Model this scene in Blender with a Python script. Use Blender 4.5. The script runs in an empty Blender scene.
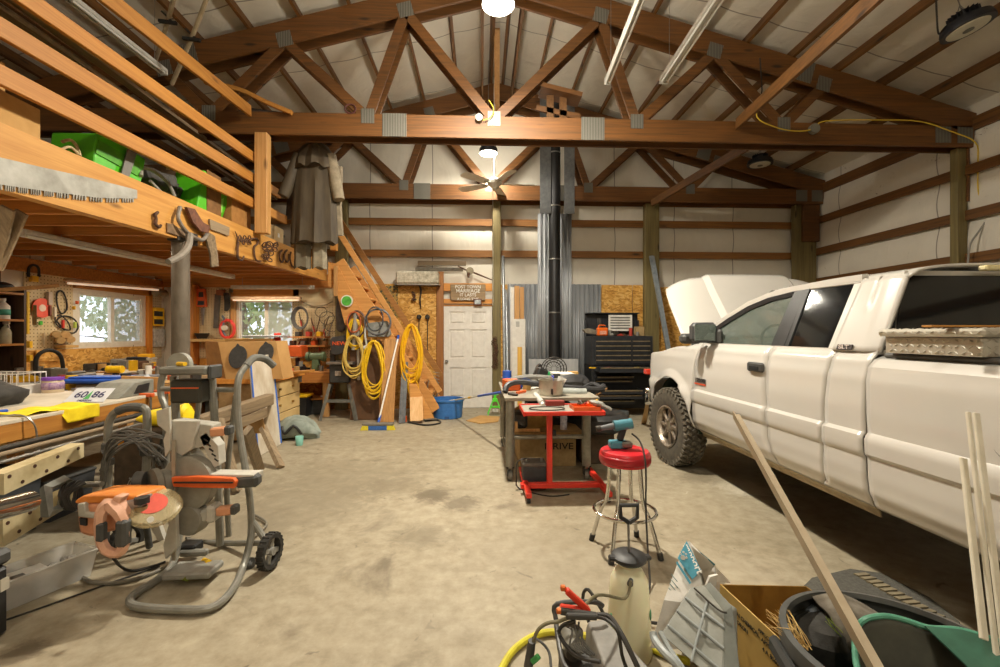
import bpy, bmesh, math, random
from mathutils import Vector, Matrix, Euler
random.seed(7)
sc = bpy.context.scene
COL = sc.collection
V = Vector
PI = math.pi

# ---------------------------------------------------------------- camera
F_PX = 450.0
YAW = math.radians(2.4)
EYE = 1.47
cam_d = bpy.data.cameras.new('camera'); cam_d.sensor_width = 36.0; cam_d.lens = F_PX * 36 / 1000
cam_d.clip_start = 0.05; cam_d.clip_end = 200
cam = bpy.data.objects.new('camera', cam_d); COL.objects.link(cam)
cam.location = (0,0, EYE); cam.rotation_euler = (PI / 2,0,-YAW)
sc.camera = cam

# ---------------------------------------------------------------- colour management, world, main lights
sc.view_settings.view_transform = 'Standard'
sc.view_settings.look = 'None'
sc.view_settings.gamma = 1.0
sc.view_settings.use_curve_mapping = False
sc.view_settings.exposure = -1.03
sc.cycles.use_denoising = True
sc.cycles.max_bounces = 10
sc.cycles.diffuse_bounces = 6
sc.cycles.glossy_bounces = 4
sc.cycles.transmission_bounces = 8
sc.cycles.transparent_max_bounces = 12
sc.cycles.sample_clamp_indirect = 6.0
sc.cycles.caustics_reflective = False
sc.cycles.caustics_refractive = False

world = bpy.data.worlds.new('World'); sc.world = world; world.use_nodes = True
wn = world.node_tree; wn.nodes.clear()
wo = wn.nodes.new('ShaderNodeOutputWorld'); wb = wn.nodes.new('ShaderNodeBackground')
sky = wn.nodes.new('ShaderNodeTexSky'); sky.sky_type = 'HOSEK_WILKIE'; sky.sun_direction = (0.3,-0.5,0.8); sky.turbidity = 5
mx = wn.nodes.new('ShaderNodeMixRGB'); mx.inputs[0].default_value = 0.6
mx.inputs[2].default_value = (0.80,0.88,1.0,1)
wn.links.new(sky.outputs[0], mx.inputs[1]); wn.links.new(mx.outputs[0], wb.inputs[0])
wb.inputs[1].default_value = 6.5
wn.links.new(wb.outputs[0], wo.inputs[0])

def lamp_area(name, loc, size, power, col=(1,0.92,0.77), rot=(0,0,0), shape='DISK', size_y=None):
    d = bpy.data.lights.new(name, 'AREA'); d.shape = shape; d.size = size; d.energy = power; d.color = col
    if size_y: d.size_y = size_y
    o = bpy.data.objects.new(name, d); COL.objects.link(o); o.location = loc; o.rotation_euler = rot
    return o
# the lit high-bay lamps on the ridge line (two are in view, two unseen behind the camera, the last added as frontal fill)
RIDGE = 0.3
BAY = [(0.17,4.45,4.75), (0.13,8.05,4.72), (0.2,0.85,4.75), (0.2,-2.75,4.75)]
for (x, y, z), p, sp_ in zip(BAY, (600,140,50,60), (270,85,170,240)):
    lamp_area('high_bay_glow', (x, y, z - 0.075), 0.26, p)
    d = bpy.data.lights.new('high_bay_fill', 'POINT'); d.energy = sp_; d.color = (1,.92,.77); d.shadow_soft_size = 0.12  # extra all-round point light added below each lamp to brighten the roof
    o = bpy.data.objects.new('high_bay_fill', d); COL.objects.link(o); o.location = (x, y, z - 0.24)
# shop tubes under the loft
for (x, y, z, l, rz) in ((-5.2,6.9,2.2,1.2, PI / 2), (-3.9,8.2,2.25,1.2,0), (-3.75,4.6,2.36,2.4, PI / 2 - .12), (-3.7,1.9,2.36,1.2, PI / 2)):
    lamp_area('shop_tube_glow', (x, y, z), l, 40,(1,0.84,0.62), (0,0, rz), 'RECTANGLE', 0.07)

# ---------------------------------------------------------------- helpers
def W(u, v, X=None, Y=None, Z=None):
    """world point seen at photo pixel (u, v) on the plane X=, Y= or Z="""
    a = (u - 500) / F_PX; b = (333.5 - v) / F_PX
    dx = math.sin(YAW) + a * math.cos(YAW); dy = math.cos(YAW) - a * math.sin(YAW)
    t = Y / dy if Y is not None else X / dx if X is not None else (Z - EYE) / b
    return V((dx * t, dy * t, EYE + b * t))

def lin(c):
    if isinstance(c, str):
        c = [int(c[i:i + 2], 16) for i in (0,2,4)]
    return tuple(((x / 255) / 12.92 if x / 255 <= 0.04045 else ((x / 255 + 0.055) / 1.055) ** 2.4) for x in c) + (1.0,)

def fnoise(nt, src, scale, detail=4, rough=0.6, dist=0.0):
    n = nt.nodes.new('ShaderNodeTexNoise'); n.inputs['Scale'].default_value = scale; n.inputs['Detail'].default_value = detail
    n.inputs['Roughness'].default_value = rough; n.inputs['Distortion'].default_value = dist
    nt.links.new(src, n.inputs['Vector']); return n.outputs['Fac']

def ramp(nt, src, stops):
    r = nt.nodes.new('ShaderNodeValToRGB'); nt.links.new(src, r.inputs[0])
    e = r.color_ramp.elements
    while len(e) < len(stops): e.new(0.5)
    for i, (p, c) in enumerate(stops): e[i].position = p; e[i].color = c
    return r.outputs[0]

def mixc(nt, fac, a, b, mode='MIX'):
    m = nt.nodes.new('ShaderNodeMixRGB'); m.blend_type = mode
    for i, s in ((0, fac), (1, a), (2, b)):
        if hasattr(s, 'links') or hasattr(s, 'is_linked'): nt.links.new(s, m.inputs[i])
        else: m.inputs[i].default_value = s
    return m.outputs[0]

def math_n(nt, op, a, b=0.0, c=None):
    m = nt.nodes.new('ShaderNodeMath'); m.operation = op
    for i, s in ((0, a), (1, b)) + (((2, c),) if c is not None else ()):
        if hasattr(s, 'is_linked'): nt.links.new(s, m.inputs[i])
        else: m.inputs[i].default_value = s
    return m.outputs[0]

def base(name):
    m = bpy.data.materials.new(name); m.use_nodes = True; nt = m.node_tree
    b = nt.nodes['Principled BSDF']; tc = nt.nodes.new('ShaderNodeTexCoord')
    return m, nt, b, tc

def mapping(nt, src, s):
    mp = nt.nodes.new('ShaderNodeMapping'); mp.inputs['Scale'].default_value = s
    nt.links.new(src, mp.inputs[0]); return mp.outputs[0]

def bump(nt, b, h, strength, dist=0.01):
    n = nt.nodes.new('ShaderNodeBump'); n.inputs['Strength'].default_value = strength; n.inputs['Distance'].default_value = dist
    nt.links.new(h, n.inputs['Height']); nt.links.new(n.outputs[0], b.inputs['Normal'])

MATS = {}
def M(name, col, col2=None, rough=0.6, metal=0.0, scale=12.0, st=(1,1,1), bmp=0.0, emis=0.0, alpha=1.0, trans=0.0, coat=0.0, rnd=0.0, lo=0.35, hi=0.7, spec=None):
    if name in MATS: return MATS[name]
    m, nt, b, tc = base(name)
    c1 = lin(col); c2 = lin(col2) if col2 else tuple(x * 0.8 for x in c1[:3]) + (1,)
    vec = mapping(nt, tc.outputs['Object'], st)
    f = fnoise(nt, vec, scale, 5,0.62)
    c = ramp(nt, f, [(lo, c1), (hi, c2)])
    if rnd:
        oi = nt.nodes.new('ShaderNodeObjectInfo')
        v = math_n(nt, 'MULTIPLY_ADD', oi.outputs['Random'], rnd, 1 - rnd / 2)
        cb = nt.nodes.new('ShaderNodeCombineColor')
        for i in range(3): nt.links.new(v, cb.inputs[i])
        c = mixc(nt, 1.0, c, cb.outputs[0], 'MULTIPLY')
    nt.links.new(c, b.inputs['Base Color'])
    b.inputs['Roughness'].default_value = rough; b.inputs['Metallic'].default_value = metal
    if spec is not None: b.inputs['Specular IOR Level'].default_value = spec
    if coat: b.inputs['Coat Weight'].default_value = coat; b.inputs['Coat Roughness'].default_value = 0.08
    if bmp: bump(nt, b, f, bmp)
    if emis: nt.links.new(c, b.inputs['Emission Color']); b.inputs['Emission Strength'].default_value = emis
    if alpha < 1: b.inputs['Alpha'].default_value = alpha
    if trans: b.inputs['Transmission Weight'].default_value = trans
    MATS[name] = m
    return m

def wood(name, c1, c2, axis='x', rough=0.6, rnd=0.3, knots=True):
    """grain lines stretched along one axis, a few knots"""
    if name in MATS: return MATS[name]
    m, nt, b, tc = base(name)
    s = {'x': (0.35,9,9), 'y': (9,0.35,9), 'z': (9,9,0.35)}[axis]
    vec = mapping(nt, tc.outputs['Object'], s)
    f = fnoise(nt, vec, 3.2,6,0.65,0.6)
    c = ramp(nt, f, [(0.3, lin(c1)), (0.72, lin(c2))])
    s2 = {'x': (1.4,5,5), 'y': (5,1.4,5), 'z': (5,5,1.4)}[axis]
    vo = nt.nodes.new('ShaderNodeTexVoronoi'); vo.inputs['Scale'].default_value = 0.9
    nt.links.new(mapping(nt, tc.outputs['Object'], s2), vo.inputs['Vector'])
    k = ramp(nt, vo.outputs['Distance'], [(0.05,(1,1,1,1)), (0.13,(0,0,0,1))])
    if knots: c = mixc(nt, k, c, tuple(x * 0.35 for x in lin(c2)[:3]) + (1,))
    oi = nt.nodes.new('ShaderNodeObjectInfo')
    v = math_n(nt, 'MULTIPLY_ADD', oi.outputs['Random'], rnd, 1 - rnd / 2)
    cb = nt.nodes.new('ShaderNodeCombineColor')
    for i in range(3): nt.links.new(v, cb.inputs[i])
    c = mixc(nt, 1.0, c, cb.outputs[0], 'MULTIPLY')
    nt.links.new(c, b.inputs['Base Color']); b.inputs['Roughness'].default_value = rough
    bump(nt, b, f, 0.25,0.004)
    MATS[name] = m
    return m

class MB:
    """collects shapes into one mesh"""
    def __init__(self): self.v = []; self.f = []
    def add(self, vs, fs):
        o = len(self.v); self.v += [tuple(p) for p in vs]; self.f += [tuple(i + o for i in f) for f in fs]; return self
    def box(self, c, s, b=0.0, R=None):
        hx, hy, hz = s[0] / 2, s[1] / 2, s[2] / 2
        b = min(b, hx * .9, hy * .9, hz * .9)
        c = V(c)
        if R is not None and not isinstance(R, Matrix): R = Euler(R).to_matrix()
        cs = [(x, y, z) for x in (-1,1) for y in (-1,1) for z in (-1,1)]
        idx = {k: i for i, k in enumerate(cs)}; h = (hx, hy, hz)
        if b <= 0:
            vs = [V((x * hx, y * hy, z * hz)) for x, y, z in cs]
            fs = [(0,1,3,2), (4,6,7,5), (0,4,5,1), (2,3,7,6), (0,2,6,4), (1,5,7,3)]
        else:
            vs = []; fs = []
            for k in cs:
                for a in range(3):
                    vs.append(V([k[i] * (h[i] if i == a else h[i] - b) for i in range(3)]))
            for a in range(3):
                o1, o2 = [i for i in range(3) if i != a]
                for sg in (-1,1):
                    q = []
                    for p1, p2 in ((-1,-1), (1,-1), (1,1), (-1,1)):
                        k = [0,0,0]; k[a] = sg; k[o1] = p1; k[o2] = p2; q.append(idx[tuple(k)] * 3 + a)
                    fs.append(q)
                for p1 in (-1,1):
                    for p2 in (-1,1):
                        k1 = [0,0,0]; k1[a] = -1; k1[o1] = p1; k1[o2] = p2; k2 = list(k1); k2[a] = 1
                        i1 = idx[tuple(k1)] * 3; i2 = idx[tuple(k2)] * 3
                        fs.append((i1 + o1, i2 + o1, i2 + o2, i1 + o2))
            for k in cs: i = idx[k] * 3; fs.append((i, i + 1, i + 2))
        if R is not None: vs = [R @ p for p in vs]
        return self.add([p + c for p in vs], fs)
    def span(self, a, b_, bev=0.0):
        a = V(a); b_ = V(b_); return self.box((a + b_) / 2, [max(.012, abs(b_[i] - a[i])) if abs(b_[i] - a[i]) < 1e-4 else abs(b_[i] - a[i]) for i in range(3)], bev)
    def bar(self, p, q, w, h, up=(0,0,1), bev=0.0):
        p = V(p); q = V(q); d = (q - p); L = d.length; d.normalize(); up = V(up)
        if abs(d.dot(up)) > 0.99: up = V((0,1,0))
        s = d.cross(up).normalized(); u = s.cross(d)
        R = Matrix((d, s, u)).transposed()
        return self.box((p + q) / 2,(L, w, h), bev, R)
    def tube(self, pts, r, n=8, sm=0, closed=False, cap=True):
        pts = [V(p) for p in pts]
        rr = list(r) if isinstance(r, (list, tuple)) else [r] * len(pts)
        if sm and len(pts) > 2:
            np_, nr = [], []
            N = len(pts); rng = N if closed else N - 1
            for i in range(rng):
                g = lambda j: pts[j % N] if closed else pts[max(0, min(N - 1, j))]
                p0, p1, p2, p3 = g(i - 1), g(i), g(i + 1), g(i + 2)
                for k in range(sm):
                    t = k / sm
                    np_.append(0.5 * ((2 * p1) + (p2 - p0) * t + (2 * p0 - 5 * p1 + 4 * p2 - p3) * t * t + (3 * p1 - p0 - 3 * p2 + p3) * t ** 3))
                    nr.append(rr[i] * (1 - t) + rr[(i + 1) % N] * t)
            if not closed: np_.append(pts[-1]); nr.append(rr[-1])
            pts, rr = np_, nr
        N = len(pts); vs = []; fs = []
        nrm = None
        for i, p in enumerate(pts):
            a = pts[(i - 1) % N] if (closed or i > 0) else p; b_ = pts[(i + 1) % N] if (closed or i < N - 1) else p
            d = (b_ - a)
            d = d.normalized() if d.length > 1e-9 else V((0,0,1))
            if nrm is None: nrm = d.orthogonal().normalized()
            nrm = (nrm - d * nrm.dot(d))
            nrm = nrm.normalized() if nrm.length > 1e-6 else d.orthogonal().normalized()
            bn = d.cross(nrm)
            for k in range(n):
                t = 2 * PI * k / n
                vs.append(p + (nrm * math.cos(t) + bn * math.sin(t)) * rr[i])
        for i in range(N if closed else N - 1):
            j = (i + 1) % N
            for k in range(n):
                fs.append((i * n + k, i * n + (k + 1) % n, j * n + (k + 1) % n, j * n + k))
        if not closed and cap:
            fs.append(tuple(range(n))[::-1]); fs.append(tuple((N - 1) * n + k for k in range(n)))
        return self.add(vs, fs)
    def cyl(self, p, q, r, r2=None, n=16):
        return self.tube([p, q], [r, r if r2 is None else r2], n)
    def lathe(self, prof, c=(0,0,0), ax=(0,0,1), n=24, cap=True, arc=None):
        c = V(c); ax = V(ax).normalized(); a = ax.orthogonal().normalized(); b_ = ax.cross(a)
        vs = []; fs = []; m = len(prof)
        if arc is None: arc = (0,2 * PI)
        full = abs(arc[1] - arc[0] - 2 * PI) < 1e-6; N = n if full else n + 1
        for k in range(N):
            t = arc[0] + (arc[1] - arc[0]) * k / n
            d = a * math.cos(t) + b_ * math.sin(t)
            for r, z in prof: vs.append(c + d * r + ax * z)
        for k in range(n):
            j = (k + 1) % N
            for i in range(m - 1): fs.append((k * m + i, j * m + i, j * m + i + 1, k * m + i + 1))
        if cap and full:
            if prof[0][0] > 1e-5: fs.append(tuple(k * m for k in range(n)))
            if prof[-1][0] > 1e-5: fs.append(tuple(k * m + m - 1 for k in range(n)))
        return self.add(vs, fs)
    def ball(self, c, r, n=12, R=None):
        r = V((r, r, r)) if not hasattr(r, '__len__') else V(r); vs = []; fs = []; h = n // 2; c = V(c)
        if R is not None and not isinstance(R, Matrix): R = Euler(R).to_matrix()
        for i in range(h + 1):
            p = PI * i / h
            for k in range(n):
                t = 2 * PI * k / n
                q = V((r.x * math.sin(p) * math.cos(t), r.y * math.sin(p) * math.sin(t), r.z * math.cos(p)))
                vs.append((R @ q if R is not None else q) + c)
        for i in range(h):
            for k in range(n): fs.append((i * n + k, (i + 1) * n + k, (i + 1) * n + (k + 1) % n, i * n + (k + 1) % n))
        return self.add(vs, fs)
    def prism(self, pts, vec):
        vec = V(vec); pts = [V(p) for p in pts]; n = len(pts)
        return self.add(pts + [p + vec for p in pts], [tuple(range(n)), tuple(range(2 * n - 1, n - 1,-1))] + [(i, (i + 1) % n, n + (i + 1) % n, n + i) for i in range(n)])
    def grid(self, f, nu, nv):
        vs = [f(i / nu, j / nv) for i in range(nu + 1) for j in range(nv + 1)]
        return self.add(vs, [(i * (nv + 1) + j, (i + 1) * (nv + 1) + j, (i + 1) * (nv + 1) + j + 1, i * (nv + 1) + j + 1) for i in range(nu) for j in range(nv)])
    def loft(self, rings, cap=True):
        n = len(rings[0]); o = [p for r in rings for p in r]; fs = []
        for i in range(len(rings) - 1):
            for k in range(n): fs.append((i * n + k, i * n + (k + 1) % n, (i + 1) * n + (k + 1) % n, (i + 1) * n + k))
        if cap: fs += [tuple(range(n)), tuple((len(rings) - 1) * n + k for k in range(n))]
        return self.add(o, fs)
    def open_box(self, c, s, t, taper=1.0, R=None):
        """open-topped bin: c centre of base, s outer size at the top, walls t thick"""
        c = V(c); hx, hy, h = s[0] / 2, s[1] / 2, s[2]
        def ring(k, z, d): return [V((x * (hx * k - d), y * (hy * k - d), z)) for x, y in ((-1,-1), (1,-1), (1,1), (-1,1))]
        r = [ring(taper, 0,0), ring(1, h, 0), ring(1, h, t), ring(taper, t, t)]
        if R is not None:
            R = Euler(R).to_matrix() if not isinstance(R, Matrix) else R; r = [[R @ p for p in q] for q in r]
        r = [[p + c for p in q] for q in r]
        return self.loft(r)

SHIFT = {}
def finish(o, mb, name, mat, parent, sm, solid, bev, sub):
    sh = SHIFT.get(parent.name, V((0,0,0))) if parent else V((0,0,0))
    me = bpy.data.meshes.new(name)
    me.from_pydata([(p[0] - sh.x, p[1] - sh.y, p[2] - sh.z) for p in mb.v], [], mb.f)
    bm = bmesh.new(); bm.from_mesh(me)
    bmesh.ops.recalc_face_normals(bm, faces=bm.faces)
    bm.to_mesh(me); bm.free()
    for p in me.polygons: p.use_smooth = True
    me.set_sharp_from_angle(angle=sm)
    me.materials.append(mat)
    return me
def obj(name, mb, mat, parent=None, sm=0.6, solid=0.0, bev=0.0, sub=0):
    if getattr(mb, 'mirror', None) is not None:
        mx_ = mb.mirror; mb.mirror = None; o = obj(name, mb, mat, parent, sm, solid, bev, sub)
        mb.v = [(2 * mx_ - p[0], p[1], p[2]) for p in mb.v]; obj(name, mb, mat, parent, sm, solid, bev, sub); return o
    me = finish(None, mb, name, mat, parent, sm, solid, bev, sub)
    o = bpy.data.objects.new(name, me); COL.objects.link(o)
    if parent: o.parent = parent; SHIFT[o.name] = SHIFT.get(parent.name, V((0,0,0)))
    if sub: mo = o.modifiers.new('s', 'SUBSURF'); mo.levels = sub; mo.render_levels = sub
    if solid: mo = o.modifiers.new('t', 'SOLIDIFY'); mo.thickness = solid; mo.offset = 0
    if bev: mo = o.modifiers.new('b', 'BEVEL'); mo.width = bev; mo.segments = 2; mo.limit_method = 'ANGLE'
    return o
def thing(name, label, cat, loc=(0,0,0), rz=0.0, group=None, world=True):
    """Empty at the thing's base; with world=True its parts are given in world coordinates"""
    o = bpy.data.objects.new(name, None); COL.objects.link(o); o.empty_display_size = 0.1
    o.location = loc; o.rotation_euler = (0,0, rz)
    o['label'] = label; o['category'] = cat
    if group: o['group'] = group
    SHIFT[o.name] = V(loc) if world else V((0,0,0))
    return o
def solo(name, mb, mat, label, cat, group=None, kind=None, **k):
    """a thing that is a single mesh; its origin is moved to its middle at the base"""
    c = V((sum(p[0] for p in mb.v) / len(mb.v), sum(p[1] for p in mb.v) / len(mb.v), min(p[2] for p in mb.v)))
    mb.v = [(p[0] - c.x, p[1] - c.y, p[2] - c.z) for p in mb.v]
    o = obj(name, mb, mat, None, **k); o.location = c
    o['label'] = label; o['category'] = cat
    SHIFT[o.name] = c
    if group: o['group'] = group
    if kind: o['kind'] = kind
    return o
def struct(name, mb, mat, **k):
    o = obj(name, mb, mat, None, **k); o['kind'] = 'structure'; return o
def copy_tree(o, parent=None):
    c = o.copy(); COL.objects.link(c)
    if parent: c.parent = parent
    for ch in list(o.children): copy_tree(ch, c)
    return c
def text(parent, body, loc, size, rot, mat, ext=0.001, name='lettering', sx=1.0):
    cu = bpy.data.curves.new(name, 'FONT'); cu.body = body; cu.size = size; cu.extrude = ext
    cu.align_x = 'CENTER'; cu.align_y = 'CENTER'; cu.offset = size * 0.012
    o = bpy.data.objects.new(name, cu); COL.objects.link(o)
    sh = SHIFT.get(parent.name, V((0,0,0))); o.location = V(loc) - sh
    o.rotation_euler = rot if not isinstance(rot, Matrix) else rot.to_euler(); o.scale = (sx, 1,1); cu.materials.append(mat); o.parent = parent
    bpy.context.view_layer.update()
    me = bpy.data.meshes.new_from_object(o); r = bpy.data.objects.new(name, me); COL.objects.link(r)
    r.parent = parent; r.location = o.location; r.rotation_euler = o.rotation_euler; r.scale = o.scale
    bpy.data.objects.remove(o); SHIFT[r.name] = sh
    return r
FACE = (PI / 2,0,0)          # text facing the camera side (-Y)
FACE_R = (PI / 2,0, PI / 2)   # text on a face that looks towards +X
FACE_L = (PI / 2,0,-PI / 2)  # text on a face that looks towards -X
def rnd(a, b): return random.uniform(a, b)
# ---------------------------------------------------------------- dimensions of the shell
XL_, XR_, YB, YF = -6.15,6.80,9.0,-4.0
def ztop(x): return 6.28 - 0.275 * abs(x - RIDGE)       # top edge of the truss top chords

# ---------------------------------------------------------------- shared materials
STAINS_AND_SHADOW = [(432,495,.22,.75, '5A4F3D'), (460,503,.2,.6, '5A4F3D'), (395,484,.4,.5, '776C58'), (345,478,.9,.5, '7E7460'), (300,505,.8,.45, '7C725F'), (418,536,.25,.5, '6A604C'), (20,652,.12,.8, '5E5240'), (745,488,.3,.7, 'C9C0AC'), (700,478,.25,.6, '6E6350'), (560,560,.7,.35, '8A7F6A'), (240,530,.5,.4, '7C725F'), (730,580,.5,.4, 'B5AA94'), (380,412,.3,.5, '6A604C')]  # floor stains and scuffs, plus a round cast shadow painted in at lower left
def m_floor():
    m, nt, b, tc = base('concrete'); P = tc.outputs['Object']
    a = fnoise(nt, P, 0.55,6,0.6,0.4); c = ramp(nt, a, [(0.3, lin('83775F')), (0.52, lin('9A8E76')), (0.72, lin('ADA289'))])
    f = fnoise(nt, P, 9,6,0.7); c = mixc(nt, 0.42, c, ramp(nt, f, [(0.3, lin('736852')), (0.7, lin('C2B8A2'))]), 'MIX')
    s = fnoise(nt, P, 1.1,5,0.65,1.2); sm = ramp(nt, s, [(0.58,(0,0,0,1)), (0.74,(0.75,0.75,0.75,1))])
    c = mixc(nt, sm, c, lin('665B4A'))
    s2 = fnoise(nt, P, 4.2,3,0.5,2.0); sm2 = ramp(nt, s2, [(0.68,(0,0,0,1)), (0.74,(0.6,0.6,0.6,1))])
    c = mixc(nt, sm2, c, lin('4C4335'))
    w = fnoise(nt, P, 2.7,8,0.75,2.5); wm = ramp(nt, w, [(0.66,(0,0,0,1)), (0.72,(0.5,0.5,0.5,1))])
    c = mixc(nt, wm, c, lin('CFC6B4'))
    for u, v, r_, k, col in STAINS_AND_SHADOW:
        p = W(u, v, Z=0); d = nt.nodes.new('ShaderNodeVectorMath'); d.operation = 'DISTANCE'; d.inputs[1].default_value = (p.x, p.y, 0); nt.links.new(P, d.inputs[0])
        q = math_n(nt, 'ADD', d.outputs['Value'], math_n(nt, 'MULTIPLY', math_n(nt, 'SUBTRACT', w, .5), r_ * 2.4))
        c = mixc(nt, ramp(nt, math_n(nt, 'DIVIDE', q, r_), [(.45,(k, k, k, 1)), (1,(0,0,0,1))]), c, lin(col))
    nt.links.new(c, b.inputs['Base Color'])
    r = ramp(nt, s, [(0.3,(0.5,0.5,0.5,1)), (0.7,(0.75,0.75,0.75,1))]); nt.links.new(r, b.inputs['Roughness'])
    bump(nt, b, f, 0.12,0.01)
    return m
def m_osb():
    m, nt, b, tc = base('osb'); P = mapping(nt, tc.outputs['Object'], (1,1,1.7))
    vo = nt.nodes.new('ShaderNodeTexVoronoi'); vo.inputs['Scale'].default_value = 24
    d = nt.nodes.new('ShaderNodeTexNoise'); d.inputs['Scale'].default_value = 5; nt.links.new(P, d.inputs['Vector'])
    nt.links.new(mixc(nt, 0.22, P, d.outputs['Color']), vo.inputs['Vector'])
    sp = nt.nodes.new('ShaderNodeSeparateColor'); nt.links.new(vo.outputs['Color'], sp.inputs[0])
    c = ramp(nt, sp.outputs[0], [(0.0, lin('A8742E')), (0.35, lin('C9933F')), (0.7, lin('DDAA55')), (1.0, lin('E8BF72'))])
    big = fnoise(nt, P, 1.3,3); c = mixc(nt, ramp(nt, big, [(0.4,(0,0,0,1)), (0.8,(0.45,0.45,0.45,1))]), c, lin('B07A30'))
    nt.links.new(c, b.inputs['Base Color']); b.inputs['Roughness'].default_value = 0.65
    bump(nt, b, sp.outputs[1], 0.2,0.003); return m
def m_insul(name, seams, k=.70):
    """white vinyl-faced insulation, seams every so often along one axis, small scuffs"""
    m, nt, b, tc = base(name); P = tc.outputs['Object']
    f = fnoise(nt, P, 2.2,5,0.6,0.5); c = ramp(nt, f, [(0.3, lin('D8D2C4')), (0.7, lin('E3DDCF'))])
    g = fnoise(nt, P, 7.5,6,0.7,1.5); gm = ramp(nt, g, [(k, (0,0,0,1)), (k + .06,(0.75,0.75,0.75,1))])
    h = fnoise(nt, P, 0.9,2); gm = mixc(nt, 1.0, gm, ramp(nt, h, [(0.5,(0,0,0,1)), (0.62,(1,1,1,1))]), 'MULTIPLY')
    c = mixc(nt, gm, c, lin('6E5A40'))
    ax, per, off = seams
    sep = nt.nodes.new('ShaderNodeSeparateXYZ'); nt.links.new(P, sep.inputs[0])
    q = math_n(nt, 'ADD', sep.outputs[ax], off + 100 * per)
    q = math_n(nt, 'ADD', q, math_n(nt, 'MULTIPLY', fnoise(nt, P, 0.8,2), 0.05))
    q = math_n(nt, 'MODULO', q, per); q = math_n(nt, 'LESS_THAN', q, 0.018)
    c = mixc(nt, math_n(nt, 'MULTIPLY', q, 0.75), c, lin('6F665B'))
    nt.links.new(c, b.inputs['Base Color']); b.inputs['Roughness'].default_value = 0.5
    w = fnoise(nt, mapping(nt, P, (1,1,0.3)), 3.5,3,0.5,1.0); bump(nt, b, w, 0.35,0.05)
    return m
def m_corr(name, c1, c2, metal=0.3, rough=0.42):
    m = M(name, c1, c2, rough=rough, metal=metal, scale=3, st=(3,3,0.4), lo=0.3, hi=0.75); return m
def m_peg():
    m, nt, b, tc = base('pegboard'); sep = nt.nodes.new('ShaderNodeSeparateXYZ'); nt.links.new(tc.outputs['Object'], sep.inputs[0])
    s = math_n(nt, 'ADD', sep.outputs[0], sep.outputs[1])
    def cell(x):
        x = math_n(nt, 'MODULO', math_n(nt, 'ADD', x, 100.0), 0.05); return math_n(nt, 'POWER', math_n(nt, 'SUBTRACT', x, 0.025), 2.0)
    d = math_n(nt, 'ADD', cell(s), cell(sep.outputs[2])); h = math_n(nt, 'LESS_THAN', d, 0.00006)
    f = fnoise(nt, tc.outputs['Object'], 4,4); c = ramp(nt, f, [(0.3, lin('D9C9A4')), (0.7, lin('C2AB80'))])
    c = mixc(nt, h, c, lin('5A4526')); nt.links.new(c, b.inputs['Base Color']); b.inputs['Roughness'].default_value = 0.6
    return m
def m_plate():
    m, nt, b, tc = base('nail_plate'); sep = nt.nodes.new('ShaderNodeSeparateXYZ'); nt.links.new(tc.outputs['Object'], sep.inputs[0])
    s = math_n(nt, 'SINE', math_n(nt, 'MULTIPLY', sep.outputs[0], 300.0))
    c = ramp(nt, s, [(0.2, lin('5C5A52')), (0.8, lin('8F8C82'))]); nt.links.new(c, b.inputs['Base Color'])
    b.inputs['Metallic'].default_value = 0.35; b.inputs['Roughness'].default_value = 0.5; return m

FLOOR = m_floor(); OSB = m_osb(); PEG = m_peg(); PLATE = m_plate()
INS_W = m_insul('insulation_side', (1,1.83,0.9), .61); INS_B = m_insul('insulation_back', (0,1.22,0.95)); INS_C = m_insul('insulation_roof', (1,1.5,0.35))
TR = wood('truss_wood', '774A1B', '462D0F', 'x', rnd=0.25)
TRY = wood('purlin_wood', '7E5324', '4D3213', 'y', rnd=0.25)
GIRT = wood('girt_wood', '9C6A31', '6A451F', 'x', rnd=0.2)
PINE_X = wood('pine_x', 'C48C40', 'A0672A', 'x', rnd=0.15)
PINE_Y = wood('pine_y', 'BF853A', '9C6122', 'y', rnd=0.15)
PINE_Z = wood('pine_z', 'D3A468', 'B07C44', 'z', rnd=0.2)
JOIST = wood('joist_wood', 'CC8840', '98602A', 'x', rnd=0.25)
TREATED = wood('treated_post', '857648', '5C5232', 'z', rnd=0.15)
OLD = wood('weathered_wood', 'A08B6E', '6E5D48', 'y', rnd=0.2)
OLDX = wood('weathered_wood_x', 'A08B6E', '6E5D48', 'x', rnd=0.2)
OLDZ = wood('weathered_wood_z', 'A89478', '75644E', 'z', rnd=0.2)
GALV = m_corr('galvanized', 'A9ABAD', '83878B'); GALV_L = m_corr('galvanized_light', 'BFC1C3', '9A9EA2', 0.3,0.4)
STEEL = M('steel', 'A9A7A2', '85837E', rough=0.35, metal=0.8)
CHROME = M('chrome', 'D8D6D2', 'C4C2BE', rough=0.12, metal=1.0)
BLACK = M('black_plastic', '2A2A2A', '1C1C1C', rough=0.5)
DARKG = M('dark_grey_plastic', '4C4C4A', '3A3A38', rough=0.55)
GREY = M('grey_paint', '8E8C84', '7A786F', rough=0.5)
GREYL = M('light_grey_cast', 'B4B0A4', '9C988C', rough=0.5)
WHITE = M('white_paint', 'E6E2DA', 'D8D3CA', rough=0.45)
RUST = M('rusty_iron', '6B4A34', '3D2C22', rough=0.85, metal=0.2, scale=30, bmp=0.3)
IRON = M('dark_iron', '4A453F', '35312C', rough=0.6, metal=0.5, scale=25)
ORANGE = M('orange_plastic', 'E2662A', 'CE5620', rough=0.45)
RED = M('red_paint', 'D63A2C', 'BE2E22', rough=0.4, scale=6)
YEL = M('yellow_plastic', 'F2C41E', 'E0AE14', rough=0.45)
BLUE = M('blue_plastic', '2F5FC0', '274FA8', rough=0.45)
GRN = M('green_plastic', '4FB83A', '3F9C2E', rough=0.45)
CARD = M('cardboard', 'C49A5E', 'AD8449', rough=0.85, scale=4)
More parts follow.
